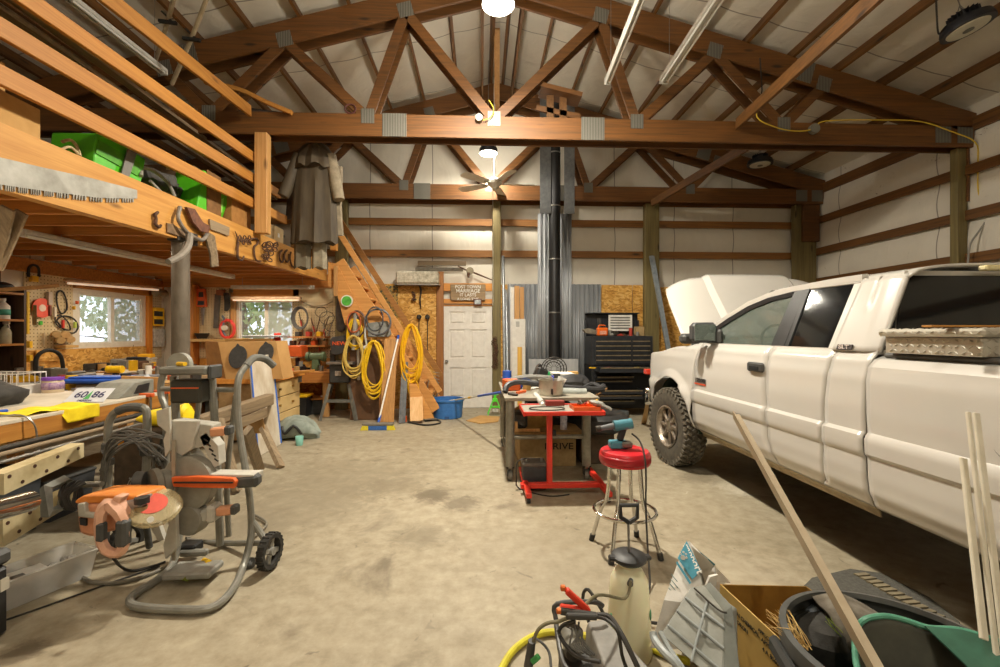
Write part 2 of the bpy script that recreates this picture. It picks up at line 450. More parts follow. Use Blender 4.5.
RUBBER = M('black_rubber', '35332F', '25231F', rough=0.85, scale=30, bmp=0.2)
PAPER = M('paper_white', 'E8E6E0', 'D6D2C8', rough=0.7)
INK = M('black_ink', '2B2825', '201E1C', rough=0.7)
CLEARP = M('frosted_plastic', 'F6F5F0', 'E6E5E0', rough=.35, alpha=.5)
CORDY = M('yellow_cord', 'F0C81E', 'DDB010', rough=0.5)
CORDK = M('black_cord', '33302C', '24221F', rough=0.6)

# ---------------------------------------------------------------- floor, walls, roof
struct('floor', MB().span((XL_ - .2, YF, -0.15), (XR_ + .2, YB + .2,0)), FLOOR)
# back wall with the window opening
wA = W(237,342, Y=YB); wB = W(295,299, Y=YB); WX0, WX1 = wA.x, wB.x; WZ0, WZ1 = 1.10, wB.z
def bulge(z):
    for a, b_ in ((2.44,3.02), (3.12,3.63), (3.75,4.3)):
        if a < z < b_: return 0.035 * math.sin(PI * (z - a) / (b_ - a))
    return 0
mb = MB()
def panel_xz(x0, x1, z0, z1, y):
    mb.grid(lambda u, v: V((x0 + (x1 - x0) * u, y - bulge(z0 + (z1 - z0) * v), z0 + (z1 - z0) * v)), 4, max(2, int((z1 - z0) * 16)))
panel_xz(XL_, XR_, 2.44,4.6, YB); panel_xz(XL_, WX0,0,2.44, YB); panel_xz(WX1, XR_, 0,2.44, YB)
panel_xz(WX0, WX1,0, WZ0, YB); panel_xz(WX0, WX1, WZ1,2.44, YB)
mb.prism([(XL_, YB, 4.6), (XR_, YB, 4.6), (RIDGE, YB, 6.5)], (0,0.02,0))
for x0, x1, z0, z1 in ((XL_ - .2, WX0,0,4.7), (WX1, XR_ + .2,0,4.7), (WX0, WX1,0, WZ0), (WX0, WX1, WZ1,4.7)):
    mb.span((x0, YB + .02, z0), (x1, YB + .14, z1))
struct('wall_back', mb, INS_B)
# left wall with its window opening
lA = W(80.7,345, X=XL_ + .05); lB = W(147,291, X=XL_ + .05); LY0, LY1 = lA.y, lB.y; LZ0, LZ1 = 1.27,2.13
mb = MB()
for y0, y1, z0, z1 in ((YF, LY0,0,4.6), (LY1, YB, 0,4.6), (LY0, LY1,0, LZ0), (LY0, LY1, LZ1,4.6)):
    mb.span((XL_ - .14, y0, z0), (XL_, y1, z1))
struct('wall_left', mb, INS_W)
mb = MB()
def rw(u, v):
    z = 4.65 * v
    return V((XR_ - bulge(z) * 1.3, YF + (YB - YF) * u, z))
mb.grid(rw, 8,70); mb.span((XR_ + .03, YF, 0), (XR_ + .14, YB, 4.7))
struct('wall_right', mb, INS_W)
mb = MB(); mb.span((XL_ - .2, YF - .14,0), (XR_ + .2, YF, 4.7)); mb.prism([(XL_, YF - .02,4.6), (XR_, YF - .02,4.6), (RIDGE, YF - .02,6.5)], (0,-.1,0))
struct('wall_front', mb, INS_B)
# roof underside: insulation sagging a little between the purlins
PUR = [RIDGE + s * (0.12 + 0.635 * k) for k in range(11) for s in (-1,1)]
mb = MB()
def roof(s):
    def f(u, v):
        d = 6.6 * u; x = RIDGE + s * d
        k = ((d - 0.12) % 0.635) / 0.635
        return V((x, YF + (YB - YF) * v, 6.28 + 0.15 - 0.275 * d - 0.03 * math.sin(PI * k)))
    mb.grid(f, 66,20)
roof(1); roof(-1)
mb.add([(XL_ - .2, YF, 4.66 + .0), (RIDGE, YF, 6.5), (XR_ + .2, YF, 4.66), (XL_ - .2, YB + .1,4.66), (RIDGE, YB + .1,6.5), (XR_ + .2, YB + .1,4.66)], [(0,1,4,3), (1,2,5,4)])
struct('ceiling', mb, INS_C)
n = 0
for i, x in enumerate(PUR):
    if not (XL_ + .05 < x < XR_ - .05): continue
    n += 1; z = ztop(x)
    s = 1 if x > RIDGE else -1
    m2 = MB(); ang = math.atan(.275) * s
    m2.box((x, (YF + YB) / 2, z + .068), (0.04, YB - YF, 0.135), 0,(0, ang, 0))
    o = struct('trim_%d' % n, m2, TRY); o['label'] = 'purlin under the roof'
# eave boards
for x in (XR_ - .04, XL_ + .04):
    n += 1; struct('trim_%d' % n, MB().span((x - .02, YF, 4.26), (x + .02, YB, 4.44)), TRY)
# side wall girts
for z in (0.6,1.22,1.83,2.44,3.04,3.66):
    n += 1; struct('trim_%d' % n, MB().span((XR_ - .09, YF, z - .0), (XR_ - .05, YB, z + .135)), TRY)
for z in (2.95,3.6):
    n += 1; struct('trim_%d' % n, MB().span((XL_ + .05, YF, z), (XL_ + .09, YB, z + .135)), TRY)
# back wall girts
for z in (2.98,3.6,4.12):
    n += 1; struct('trim_%d' % n, MB().span((XL_, YB - .1, z), (XR_ - .1, YB - .06, z + .135)), GIRT)

# ---------------------------------------------------------------- posts
def post(x0, x1, y0, y1, label, z1=4.05, mat=TREATED):
    return solo('timber_post', MB().span((x0, y0,0), (x1, y1, z1), .006), mat, label, 'post')
post(.22,.385,8.78,8.92, 'tall green-tinted timber post just right of the white door')
p1 = W(645,300, Y=8.8).x; p2 = W(659,300, Y=8.8).x
post(p1, p2,8.78,8.92, 'green-tinted timber post behind the black tool chest')
p1 = W(795.5,300, Y=8.75).x
post(p1,6.72,8.75,8.88, 'green-tinted timber corner post behind the truck cab roof')
p1 = W(957,220, Y=5.98).x
post(p1, p1 + .13,5.97,6.08, 'green-tinted timber post at the right wall above the truck')
p1 = W(335,220, Y=8.8).x; p2 = W(347,220, Y=8.8).x
post(p1, p2,8.80,8.93, 'dark timber post behind the head of the stairs', 4.05)
solo('scab_board', MB().span((W(967,220, Y=5.96).x, 5.945,3.3), (XR_ - .045,5.99,4.3), .004), TR, 'brown bolted board beside the right-hand timber post', 'board')
solo('scab_board', MB().span((W(967,220, Y=5.96).x, 5.975,0), (XR_ - .045,6.07,3.295), .004), TREATED, 'lower dark board bolted along the right-hand timber post', 'board')
solo('scab_board', MB().span((W(802,220, Y=8.7).x, 8.66,3.3), (6.72,8.72,4.4), .004), TR, 'brown board on the front of the far right corner post', 'board')

# ---------------------------------------------------------------- roof trusses
NODE_B = [W(353,117, Y=5.9).x, W(494,117, Y=5.9).x, W(637,117, Y=5.9).x, W(784,119, Y=5.9).x]
NODE_T = [W(383,20, Y=5.9).x, W(601,20, Y=5.9).x, W(715,53, Y=5.9).x, W(824,86, Y=5.9).x]
CB, CT = 4.03,4.32
def truss(y, label, plates=True, front=False):
    t = thing('roof_truss', label, 'truss', (RIDGE, y, CB), 0, 'pairs of wooden roof trusses' if not front else 'pairs of wooden roof trusses')
    th = 0.04
    obj('bottom_chord', MB().span((XL_ + .02, y, CB), (XR_ - .03, y + th, CT), .003), TR, t)
    for s in (-1,1):
        xe = XR_ - .03 if s > 0 else XL_ + .02
        p = V((RIDGE, y + th / 2, ztop(RIDGE) - .15)); q = V((xe, y + th / 2, ztop(xe) - .15))
        obj('top_chord', MB().bar(p, q, th, 0.30,(0,0,1), .003), TR, t)
    mir = lambda x: 2 * RIDGE - x
    bs = sorted([NODE_B[1], NODE_B[2], NODE_B[3], mir(NODE_B[2]), mir(NODE_B[3])])
    ts = sorted([NODE_T[1], NODE_T[2], NODE_T[3], mir(NODE_T[1]), mir(NODE_T[2]), mir(NODE_T[3])])
    bp = lambda x: V((x, y + th / 2, CT - .05)); tp = lambda x: V((x, y + th / 2, ztop(x) - .26))
    b0, b1, b2, b3, b4 = bs; t0, t1, t2, t3, t4, t5 = ts
    for a, c in ((b0, t0), (b0, t1), (b1, t1), (b1, t2), (b2, t2), (b2, t3), (b3, t3), (b3, t4), (b4, t4), (b4, t5)):
        obj('web', MB().bar(bp(a), tp(c), th - .004,0.125,(1,0,0), .002), TR, t)
    if plates:
        for x in bs: obj('nail_plate', MB().box((x, y - .002, CT - .03), (0.17,.005,0.19)), PLATE, t)
        for x in ts: obj('nail_plate', MB().box((x, y - .002, ztop(x) - .24), (0.19,.005,0.19), 0,(0,.27 if x > RIDGE else -.27,0)), PLATE, t)
        for x in (W(394.5,127, Y=5.9).x, W(592.8,127, Y=5.9).x): obj('nail_plate', MB().box((x, y - .003, CB + .15), (0.31,.006,0.30)), PLATE, t)
        for x in (W(804,72, Y=5.9).x, mir(W(804,72, Y=5.9).x)): obj('nail_plate', MB().box((x, y - .003, ztop(x) - .15), (0.26,.006,0.28), 0,(0,.27 if x > RIDGE else -.27,0)), PLATE, t)
        for x in (W(943,124, Y=5.9).x, W(965,133, Y=5.9).x): obj('nail_plate', MB().box((x, y - .004, CB + .16), (0.22,.006,0.22)), PLATE, t)
    return t
truss(5.90, 'near roof truss across the whole bay, front member of the pair', True, True)
truss(6.10, 'near roof truss across the whole bay, rear member of the pair', False)
truss(8.62, 'far roof truss against the back wall, front member of the pair')
truss(8.95, 'far roof truss against the back wall, rear member of the pair', False)
# diagonal braces
a = W(737,124, Y=5.86); d_ = W(872,0, Y=3.4)
solo('diagonal_brace', MB().bar(a, a + (d_ - a) * 1.25,.04,.14), TRY, 'long diagonal timber brace from the near truss chord up towards the roof at upper right', 'brace')
a = W(751,144, Y=6.16); d_ = W(652,203, Y=8.6)
solo('diagonal_brace', MB().bar(a, d_, .04,.13), TRY, 'diagonal timber brace running from the near truss down to the far truss', 'brace')
# ridge posts and blocking under the ridge
solo('ridge_brace', MB().bar(W(497,60, Y=7.2) + V((0,0,.5)), W(497,140, Y=8.5), .09,.09), PINE_Z, 'light timber strip hanging under the ridge in line with the lamps', 'brace')
solo('ridge_beam', MB().bar((.02, YF, 6.06), (.02, YB - .3,6.06), .04,.2), TRY, 'dark ridge beam left of the light timber strip', 'beam')
solo('ridge_beam', MB().bar((.58, YF, 6.06), (.58, YB - .3,6.06), .04,.2), TRY, 'dark ridge beam right of the light timber strip', 'beam')
t = thing('framed_blocking', 'small wooden frame of short boards above the chord beside the stove pipe', 'blocking', W(560,116, Y=6.12))
yy = 6.12
obj('top_board', MB().bar(W(540,90, Y=yy), W(580,100, Y=yy), .3,.06), TR, t)
for u in (550,563): obj('upright', MB().span(W(u - 3.5,118, Y=yy) + V((0,-.02,-.02)), W(u + 3.5,96, Y=yy) + V((0,.02,0))), TRY, t)
obj('cross_board', MB().bar(W(536,108, Y=yy), W(580,117, Y=yy), .04,.07), TR, t)

# ---------------------------------------------------------------- back wall cladding
def sheet(x0, x1, z0, z1, y, mat, name, label, cat):
    return solo(name, MB().span((x0, y - .012, z0), (x1, y, z1), .002), mat, label, cat)
DX0 = W(444,400, Y=8.93).x; DX1 = W(492,400, Y=8.93).x
sheet(-2.62, W(437,300, Y=8.9).x, 0,2.44,8.90, OSB, 'osb_sheet', 'orange strand-board wall sheet left of the white door behind the stairs', 'wall sheet')
sheet(.39,.52,0,2.44,8.90, OSB, 'osb_sheet', 'narrow strip of strand board right of the door post', 'wall sheet')
sheet(2.4,3.02,0,2.44,8.90, OSB, 'osb_sheet', 'strand-board sheet above the left half of the tool chest', 'wall sheet')
sheet(3.03, W(645,300, Y=8.8).x - .01,0,2.44,8.90, OSB, 'osb_sheet', 'strand-board sheet left of the post behind the tool chest', 'wall sheet')
sheet(W(659,300, Y=8.8).x + .01,5.2,0,2.40,8.90, OSB, 'osb_sheet', 'strand-board sheet between the post and the open truck hood', 'wall sheet')
def corrugated(x0, x1, z0, z1, y, label, mat=GALV, pitch=.092, amp=.024):
    m2 = MB(); n_ = int((x1 - x0) / pitch * 8)
    m2.grid(lambda u, v: V((x0 + (x1 - x0) * u, y + amp * math.cos(2 * PI * (x1 - x0) * u / pitch), z0 + (z1 - z0) * v)), n_, 1)
    return solo('corrugated_sheet', m2, mat, label, 'metal sheet', solid=.002)
corrugated(.53,1.12,0,2.45,8.88, 'low corrugated metal sheet left of the stove pipe')
corrugated(1.80,2.38,0,2.45,8.88, 'low corrugated metal sheet right of the stove pipe')
sx0 = W(538,250, Y=8.8).x; sx1 = W(571.5,250, Y=8.8).x
corrugated(sx0, sx0 + .23,0,3.83,8.82, 'tall corrugated heat shield on the left side of the black stove pipe', GALV_L)
corrugated(sx1 - .22, sx1,0,3.83,8.82, 'tall corrugated heat shield on the right side of the black stove pipe', GALV_L)
for a_, b_, s in ((sx0, sx0 + .21, 'left'), (sx1 - .2, sx1, 'right')):
    solo('flashing_panel', MB().span((a_, 8.50,3.75), (b_, 8.51, ztop(1.5) + .05)), M('flat_galv', '77797A', '5E6061', rough=.5, metal=.6), 'flat grey metal panel high on the %s of the stove pipe' % s, 'metal panel')
px = W(554.5,200, Y=8.6).x
t = thing('stove_pipe', 'tall black stove pipe rising up the back wall to the roof', 'stove pipe', (px, 8.6,.85))
PIPE = M('black_pipe', '3B3B3C', '2C2C2D', rough=.42, metal=.6, scale=2)
for k in range(5): obj('pipe_section', MB().cyl((px, 8.6,.85 + k * 1.02), (px, 8.6,.85 + (k + 1) * 1.02 + (.06 if k == 4 else 0)), .115 - .001 * k, n=24), PIPE, t)
for k in range(1,5): obj('seam_ring', MB().lathe([(.117,-.012), (.120,0), (.117,.012)], (px, 8.6,.85 + k * 1.02), n=24, cap=False), STEEL, t, solid=.003)
t = thing('wood_stove', 'dark wood stove at the foot of the stove pipe behind the cluttered workbench', 'stove', (px, 8.45,0))
obj('body', MB().box((px, 8.45,.52), (.62,.5,.6), .03), IRON, t)
obj('top_plate', MB().box((px, 8.45,.835), (.68,.56,.03), .006), IRON, t)
obj('door', MB().box((px, 8.19,.52), (.36,.03,.3), .01), IRON, t)
for sx in (-1,1):
    for sy in (-1,1): obj('leg', MB().cyl((px + .24 * sx, 8.45 + .18 * sy, .24), (px + .28 * sx, 8.45 + .2 * sy, 0), .03,.018,8), IRON, t)

# door 1: white six-panel door
m2 = MB(); x0, x1 = DX0, DX1; z1 = 2.03; yd = 8.91; w_ = x1 - x0
m2.span((x0, yd, 0.01), (x1, yd + .035, z1))
st = .11
m2.span((x0, yd - .022,.01), (x0 + st, yd, z1)); m2.span((x1 - st, yd - .022,.01), (x1, yd, z1)); m2.span(((x0 + x1) / 2 - st * .45, yd - .022,.01), ((x0 + x1) / 2 + st * .45, yd, z1))
mid_ = (x0 + x1) / 2
for za, zb in ((.01,.22), (.80,.98), (1.55,1.66), (1.90, z1)): m2.span((x0 + st, yd - .0215, za), (mid_ - st * .45, yd, zb)); m2.span((mid_ + st * .45, yd - .0215, za), (x1 - st, yd, zb))
for za, zb in ((.22,.80), (.98,1.55), (1.66,1.90)):
    for k in (0,1):
        xa = x0 + st if k == 0 else (x0 + x1) / 2 + st * .45; xb = (x0 + x1) / 2 - st * .45 if k == 0 else x1 - st
        m2.span((xa + .03, yd - .018, za + .03), (xb - .03, yd, zb - .03), .012)
dr = struct('door_1', m2, WHITE)
SHIFT[dr.name] = V((0,0,0))
m2 = MB(); m2.cyl((x0 + .055, yd - .012,.92), (x0 + .055, yd - .022,.92), .033); m2.cyl((x0 + .055, yd - .02,.92), (x0 + .055, yd - .05,.92), .01); m2.ball((x0 + .055, yd - .065,.92), .028)
obj('door_knob', m2, STEEL, dr)
# door framing timbers
HDR = wood('header_pine', 'DA9A48', 'B8742E', 'x', rnd=.1)
n += 1; struct('trim_%d' % n, MB().span((W(436.5,300, Y=8.86).x, 8.84,0), (W(443.6,300, Y=8.86).x, 8.92,2.68), .004), wood('stud', 'A8703A', '7C4F27', 'z'))
for v0, v1 in ((291,283.3), (306,299)):
    n += 1; struct('trim_%d' % n, MB().span((DX0,8.87, W(470, v0, Y=8.87).z), (DX1,8.91, W(470, v1, Y=8.87).z), .003), HDR)
n += 1; struct('trim_%d' % n, MB().span((DX0 - .0,8.85,2.035), (DX1,8.90,2.06)), M('trim_dark', '8A6A48'))

# sign, picture, cross board and old drill over the door
t = thing('wooden_sign', 'weathered wooden sign with white painted lettering above the white door', 'sign', W(468,300, Y=8.84))
s0 = W(450.5,300.5, Y=8.84); s1 = W(485.5,284.5, Y=8.84)
SIGNW = wood('sign_wood', '9B8260', '6C5638', 'x')
obj('board', MB().span((s0.x, 8.82, s0.z), (s1.x, 8.845, s1.z), .004), SIGNW, t)
for k, (tx, sz) in enumerate((('POST TOWN', .085), ('MARRIAGE', .098), ('IT LASTS', .085), ('A LONG TIME', .068))):
    text(t, tx, ((s0.x + s1.x) / 2,8.818, s1.z - .052 - k * .079), sz, FACE, PAPER, .0008)
t = thing('picture_frame', 'tiny framed picture hanging at the lower right of the wooden sign', 'picture', W(477.5,304, Y=8.81))
c0 = W(473.5,305.3, Y=8.8); c1 = W(481.8,298.7, Y=8.8)
obj('frame', MB().span(c0,(c1.x, 8.815, c1.z), .004), M('frame_brown', '6A3E26'), t)
obj('picture', MB().span((c0.x + .022,8.792, c0.z + .022), (c1.x - .022,8.80, c1.z - .022)), M('tiny_photo', 'C9D0D0', '5B6570', scale=18), t)
solo('cross_board', MB().span(W(418,265.5, Y=8.83), W(466,261, Y=8.80), .003), OLDX, 'short weathered board nailed as a crosspiece above the stud left of the sign', 'board')
solo('cross_board', MB().span(W(415.5,271, Y=8.9), W(463,267.8, Y=8.87), .003), M('grey_board', '8B8272', '6E675A'), 'thin grey board on the wall just below the crosspiece', 'board')
t = thing('brace_drill', 'old rusty hand brace drill hanging diagonally above the door sign', 'drill', W(470,274, Y=8.8))
m2 = MB(); m2.tube([W(458,266, Y=8.8), W(466,270, Y=8.78), W(476,273.5, Y=8.78), W(492,280, Y=8.77)], [.012,.016,.018,.011], 8)
obj('shank', m2, RUST, t)
obj('gear', MB().lathe([(.0,-.02), (.075,-.02), (.075,.0), (.03,.02), (0,.02)], W(470,271, Y=8.76), (0,1,0), 14), M('tarnish', '8A7F68', '6A614E', rough=.5, metal=.5), t)
obj('side_handle', MB().cyl(W(468.5,273, Y=8.74), W(468.5,277.5, Y=8.72), .035,.022,10), RUST, t)
# ---------------------------------------------------------------- loft
BX = -2.9
BEAM = wood('loft_beam', 'CF9A4E', 'B07632', 'y', rnd=.1)
m2 = MB(); m2.prism([(BX, -1.0,2.24), (BX, 4.0,2.37), (BX, 8.6,2.46), (BX, 8.6,2.80), (BX, 4.0,2.765), (BX, -1.0,2.68)], (-.09,0,0))
solo('loft_beam', m2, BEAM, 'long pale laminated timber beam along the front edge of the loft', 'beam')
solo('loft_ledger', MB().span((XL_ + .06,8.86,2.36), (BX, 8.92,2.62)), JOIST, 'timber ledger under the loft along the back wall', 'beam')
solo('loft_ledger', MB().span((XL_ + .02,-1,2.30), (XL_ + .07,8.9,2.48)), JOIST, 'timber ledger under the loft along the left wall above the window', 'beam')
for k in range(20):
    y = .6 + k * .425
    solo('loft_joist', MB().span((XL_ + .07, y - .02,2.49), (BX - .09, y + .02,2.70)), JOIST, 'orange-brown joist under the loft floor', 'joist', group='joists under the loft')
solo('loft_deck', MB().span((XL_ + .02,-1,2.705), (BX - .095,8.85,2.735)), M('deck_ply', 'B9854C', '9C6C3A', scale=3), 'plywood loft floor laid over the joists', 'loft floor')
def rail(pa, pb, lab, w=.13, e0=.0, e1=.0):
    a = W(*pa, X=BX - .02); b_ = W(*pb, X=BX - .02); d = (b_ - a)
    a = a - d * e0; b_ = b_ + d * e1
    return solo('loft_rail', MB().bar(a, b_, .038, w, (0,0,1), .004), PINE_Y, lab, 'rail')
rail((110,0), (250,111), 'topmost pine rail of the loft guard, ending at the roof truss', .14,.5,0)
rail((28,0), (255,158.5), 'second pine rail down of the loft guard', .125,.45,.12)
rail((0,27.7), (252,178), 'third pine rail down of the loft guard', .125,.45,.26)
rail((0,75), (255,204.5), 'lowest pine rail of the loft guard, just above the green plastic shell', .125,.45,.3)
a = W(255,240, Y=5.86); b_ = W(267.5,141, Y=5.86)
solo('loft_post', MB().span((a.x, 5.84,2.75), (b_.x, 5.96,4.03), .005), PINE_Z, 'short upright pine post joining the loft rails to the truss above', 'post')
solo('loft_post', MB().span((BX - .1,7.22,2.78), (BX + .0,7.3,3.2), .004), PINE_Z, 'stubby pine post behind the hanging coat', 'post')
# steel pole under the beam
pc = W(177.5,300, Y=4.56)
t = thing('steel_column', 'thick grey steel pipe column holding up the loft beam', 'column', (BX - .05,4.55,0))
m2 = MB().cyl((BX - .05,4.55,.01), (BX - .05,4.55,2.37), .077, n=28)
obj('pipe', m2, M('pipe_steel', '7D7264', '62584B', rough=.5, metal=.35, scale=9, st=(1,1,.4)), t)
obj('cap_bracket', MB().span((BX - .095,4.42,2.36), (BX + .012,4.72,2.48), .004), IRON, t)
obj('base_plate', MB().box((BX - .05,4.55,.008), (.26,.26,.016), .003), IRON, t)

# rusty hardware hung on the beam face
BF = BX + .006
def BP(u, v, d=0.0): return W(u, v, X=BX + .004 + d)
t = thing('crosscut_saw', 'long old two-man crosscut saw blade hung on the loft beam', 'saw', BP(60,180))
top = [BP(-60,138), BP(-20,149), BP(0,157.5), BP(40,167), BP(90,178), BP(136.5,190)]
bot = [BP(136.5,198.5), BP(100,198), BP(60,193), BP(30,189), BP(0,184.5), BP(-20,181), BP(-60,174)]
obj('blade', MB().prism(top + bot, (.006,0,0)), M('saw_steel', 'B5B3AB', '8C8A80', rough=.4, metal=.55, scale=5), t)
m2 = MB()
bl = bot[::-1]
def along(pl, s):
    s *= len(pl) - 1; i = min(int(s), len(pl) - 2); return pl[i].lerp(pl[i + 1], s - i)
for k in range(84):
    if k % 6 == 5: continue
    p = along(bl, k / 84); q = along(bl, (k + .62) / 84); m2.prism([p, q, (p + q) / 2 + V((0,0,-.036)) if k % 6 != 4 else q + V((0,0,-.03)), p + V((0,0,-.032))], (.006,0,0))
obj('teeth', m2, M('saw_teeth', 'A5A298', '7F7C73', rough=.45, metal=.5), t)
def hang(name, lab, cat, pts, r, mat=RUST, n=8, closed=False):
    return solo(name, MB().tube(pts, r, n, 4, closed), mat, lab, cat)
hang('iron_hook', 'small rusty S-shaped iron hook left of the pole on the loft beam', 'hook', [BP(158,212,.02), BP(155,215,.02), BP(156,219,.02), BP(155.5,224,.02), BP(159,227,.02), BP(161,225,.02)], [.012,.016,.014,.016,.014,.010])
solo('metal_bracket', MB().prism([BP(166,223), BP(172,224), BP(184,233), BP(184,238), BP(166,232)], (.012,0,0)), M('bracket_rust', '8A6E50', '5F4A35', rough=.8), 'flat rusty iron plate bolted on the beam above the steel column', 'bracket')
hang('iron_hoop', 'bent grey pipe hook hung over the beam above the steel column', 'hook', [BP(180,207,.03), BP(178,218,.05), BP(184,229,.06), BP(192,236,.06), BP(202,240,.05), BP(207,234,.04)], .019, M('pipe_grey', '8A8075', '6B6258', rough=.6, metal=.3))
hang('hose_length', 'short thick grey hose curling down in front of the column top', 'hose', [BP(190,234,.08), BP(188,246,.1), BP(180,256,.12), BP(168,262,.14)], [.03,.034,.03,.026], M('hose_grey', '8C8378', '6F675C', rough=.7))
m2 = MB(); m2.prism([BP(184,207,.02), BP(192,209,.02), (BP(200,222,.02)), BP(207,226,.02), BP(206,233,.02), BP(198,231,.02), BP(190,222,.02)], (.03,0,0))
solo('notched_tool', m2, M('old_handle', '7A4E38', '54352A', rough=.8, scale=20, bmp=.3), 'rusty notched iron tool hanging right of the pole on the beam', 'tool')
solo('leather_strap', MB().prism([BP(207,232,.03), BP(213,236,.03), BP(216,254,.03), BP(217,266,.03), BP(210,267,.03), BP(209,254,.03), BP(205,240,.03)], (.02,0,0)), M('crusty_strap', '8E7A60', '5E4E3A', rough=.95, scale=30, bmp=.6), 'crusty weathered strap dangling from the loft beam', 'strap')
solo('wood_plaque', MB().prism([BP(208,219), BP(228,227.5), BP(227.5,236), BP(209,229)], (.018,0,0)), OLD, 'small weathered wooden plaque nailed to the loft beam', 'plaque')
hang('iron_hook', 'rusty J-shaped hook hanging from a wire on the loft beam', 'hook', [BP(235,231,.02), BP(238,240,.02), BP(237.5,250,.03), BP(238,258,.03), BP(242,260,.03), BP(244,256,.03)], [.004,.012,.014,.016,.012,.009])
hang('iron_ring', 'small rusty ring with a shank on the loft beam', 'ring', [BP(251,244,.02), BP(250,240,.02), BP(253.5,238.5,.02), BP(258,240,.02), BP(257,244.5,.02), BP(254.5,246,.02), BP(254,252,.02), BP(256,260,.02), BP(261,261,.02)], .012)
m2 = MB()
for k in range(7):
    c_ = BP(240 + k * 1.6,238 + (k % 3) * 2,.03); m2.tube([c_ + V((0,.03 * math.cos(q), .03 * math.sin(q))) for q in [i * PI / 4 for i in range(8)]], .007,5, closed=True)
solo('chain_bundle', m2, RUST, 'knot of small rusty chain links on the loft beam', 'chain')
m2 = MB()
for k in range(16):
    c_ = BP(264 + rnd(0,12), 243 + rnd(0,20), .02 + rnd(0,.04)); rr = rnd(.025,.05); ph = rnd(0,3)
    m2.tube([c_ + V((.02 * math.sin(q + ph), rr * math.cos(q), rr * .7 * math.sin(q))) for q in [i * PI / 5 for i in range(10)]], .008,5, closed=True)
solo('chain_bundle', m2, RUST, 'large tangle of rusty chain hanging on the loft beam near the coat', 'chain')
for i, u in enumerate((281.5,286.5)):
    hang('horseshoe', ('left', 'right')[i] + ' of two rusty horseshoes on the loft beam beside the coat', 'horseshoe', [BP(u + .6,250,.02), BP(u - 1.6,253,.02), BP(u - 2,258,.02), BP(u, 262,.02), BP(u + 2,260,.02), BP(u + 2.4,254,.02)], .013)
hang('iron_hook', 'rusty hook at the end of the beam hardware, closest to the coat', 'hook', [BP(291,252,.02), BP(290,258,.02), BP(292,266,.02), BP(296,267,.02)], .013)
t = thing('game_trap', 'rusty trap and chain hanging under the loft beam end', 'trap', BP(300,268,.02) - V((0,0,.2)))
m2 = MB(); m2.tube([BP(288,268,-.25), BP(300,272,-.2), BP(312,270,-.2), BP(318,274,-.2)], .012,6,4)
for k in range(8):
    c_ = BP(286 + k * 4,270 + rnd(-1.5,1.5), -.22); m2.tube([c_ + V((0,.028 * math.cos(q), .02 * math.sin(q))) for q in [i * PI / 4 for i in range(8)]], .006,5, closed=True)
obj('chain', m2, RUST, t)

# long duster coat and trousers on the truss
cx = W(314,140, Y=6.3); cy = 6.33
COAT = M('oilskin', '4B402E', '33291C', rough=.7, scale=4, st=(3,3,.5))
t = thing('duster_coat', 'long dark oilskin duster coat hanging from the near truss chord by the loft', 'coat', (cx.x, cy, W(310,242, Y=cy).z))
zT, zB = W(310,139, Y=cy).z, W(310,243, Y=cy).z
xl = lambda u: W(u, 200, Y=cy).x
def coat_ring(s):
    z = zT + (zB - zT) * s
    prof = [(0,0.02), (.03,.08), (.09,.22), (.2,.27), (.5,.29), (.8,.31), (1,.325)]
    for (a0, w0), (a1, w1) in zip(prof, prof[1:]):
        if a0 <= s <= a1: hw = w0 + (w1 - w0) * (s - a0) / (a1 - a0); break
    r = []
    for k in range(40):
        t_ = 2 * PI * k / 40; fold = 1 + (.13 * math.sin(9 * t_ + 1.3) + .06 * math.sin(17 * t_)) * min(1, s * 2.2)
        r.append(V((cx.x + hw * math.cos(t_) * (1 + .02 * math.sin(5 * t_)) - .01 * s, cy + (.055 + .07 * s) * math.sin(t_) * fold, z + .02 * math.sin(6 * t_) * s)))
    return r
obj('coat_body', MB().loft([coat_ring(k / 14) for k in range(15)]), COAT, t)
def cape_ring(s):
    z = zT - .05 - .33 * s; hw = .07 + .24 * min(1, s * 1.8)
    return [V((cx.x + hw * math.cos(q), cy + (.07 + .06 * s) * math.sin(q) * (1 + .14 * math.sin(11 * q)), z + .03 * math.sin(8 * q) * s - .04 * abs(math.cos(q)))) for q in [2 * PI * k / 40 for k in range(40)]]
obj('shoulder_cape', MB().loft([cape_ring(k / 6) for k in range(7)]), M('oilskin_cape', '51442F', '392D1D', rough=.7, scale=5), t)
def sleeve(sx, u0, u1, vb, mat):
    a = V((cx.x + sx * .22, cy, zT - .22)); b_ = W(u0,185, Y=cy - .02); c_ = W(u1, vb, Y=cy - .04)
    return obj('sleeve', MB().tube([a, b_, c_], [.07,.085,.075], 12,4), mat, t)
sleeve(-1,288,283,196, COAT); sleeve(1,336,339,200, M('coat_lining', '8C7F69', '6C604D', rough=.8))
obj('rear_panel', MB().loft([[V((x + .015 * math.sin(30 * k), cy + .03 + y, z)) for x, y in ((xl(328), .0), (xl(340), .02), (xl(341), .06), (xl(328), .06))] for k, z in enumerate((zT - .35, zT - .9, zB + .3, zB + .12))]), M('coat_lining', '8C7F69'), t)
obj('hanger_loop', MB().tube([(cx.x, cy, zT - .03), (cx.x, cy - .03, zT + .03), (cx.x, cy - .18, zT + .06)], .012,6,3), BLACK, t)
t = thing('work_trousers', 'grey-brown trousers hanging out below the hem of the long coat', 'trousers', W(313,268, Y=6.38))
TROU = M('canvas_trouser', '6E6552', '554C3C', rough=.85, scale=6)
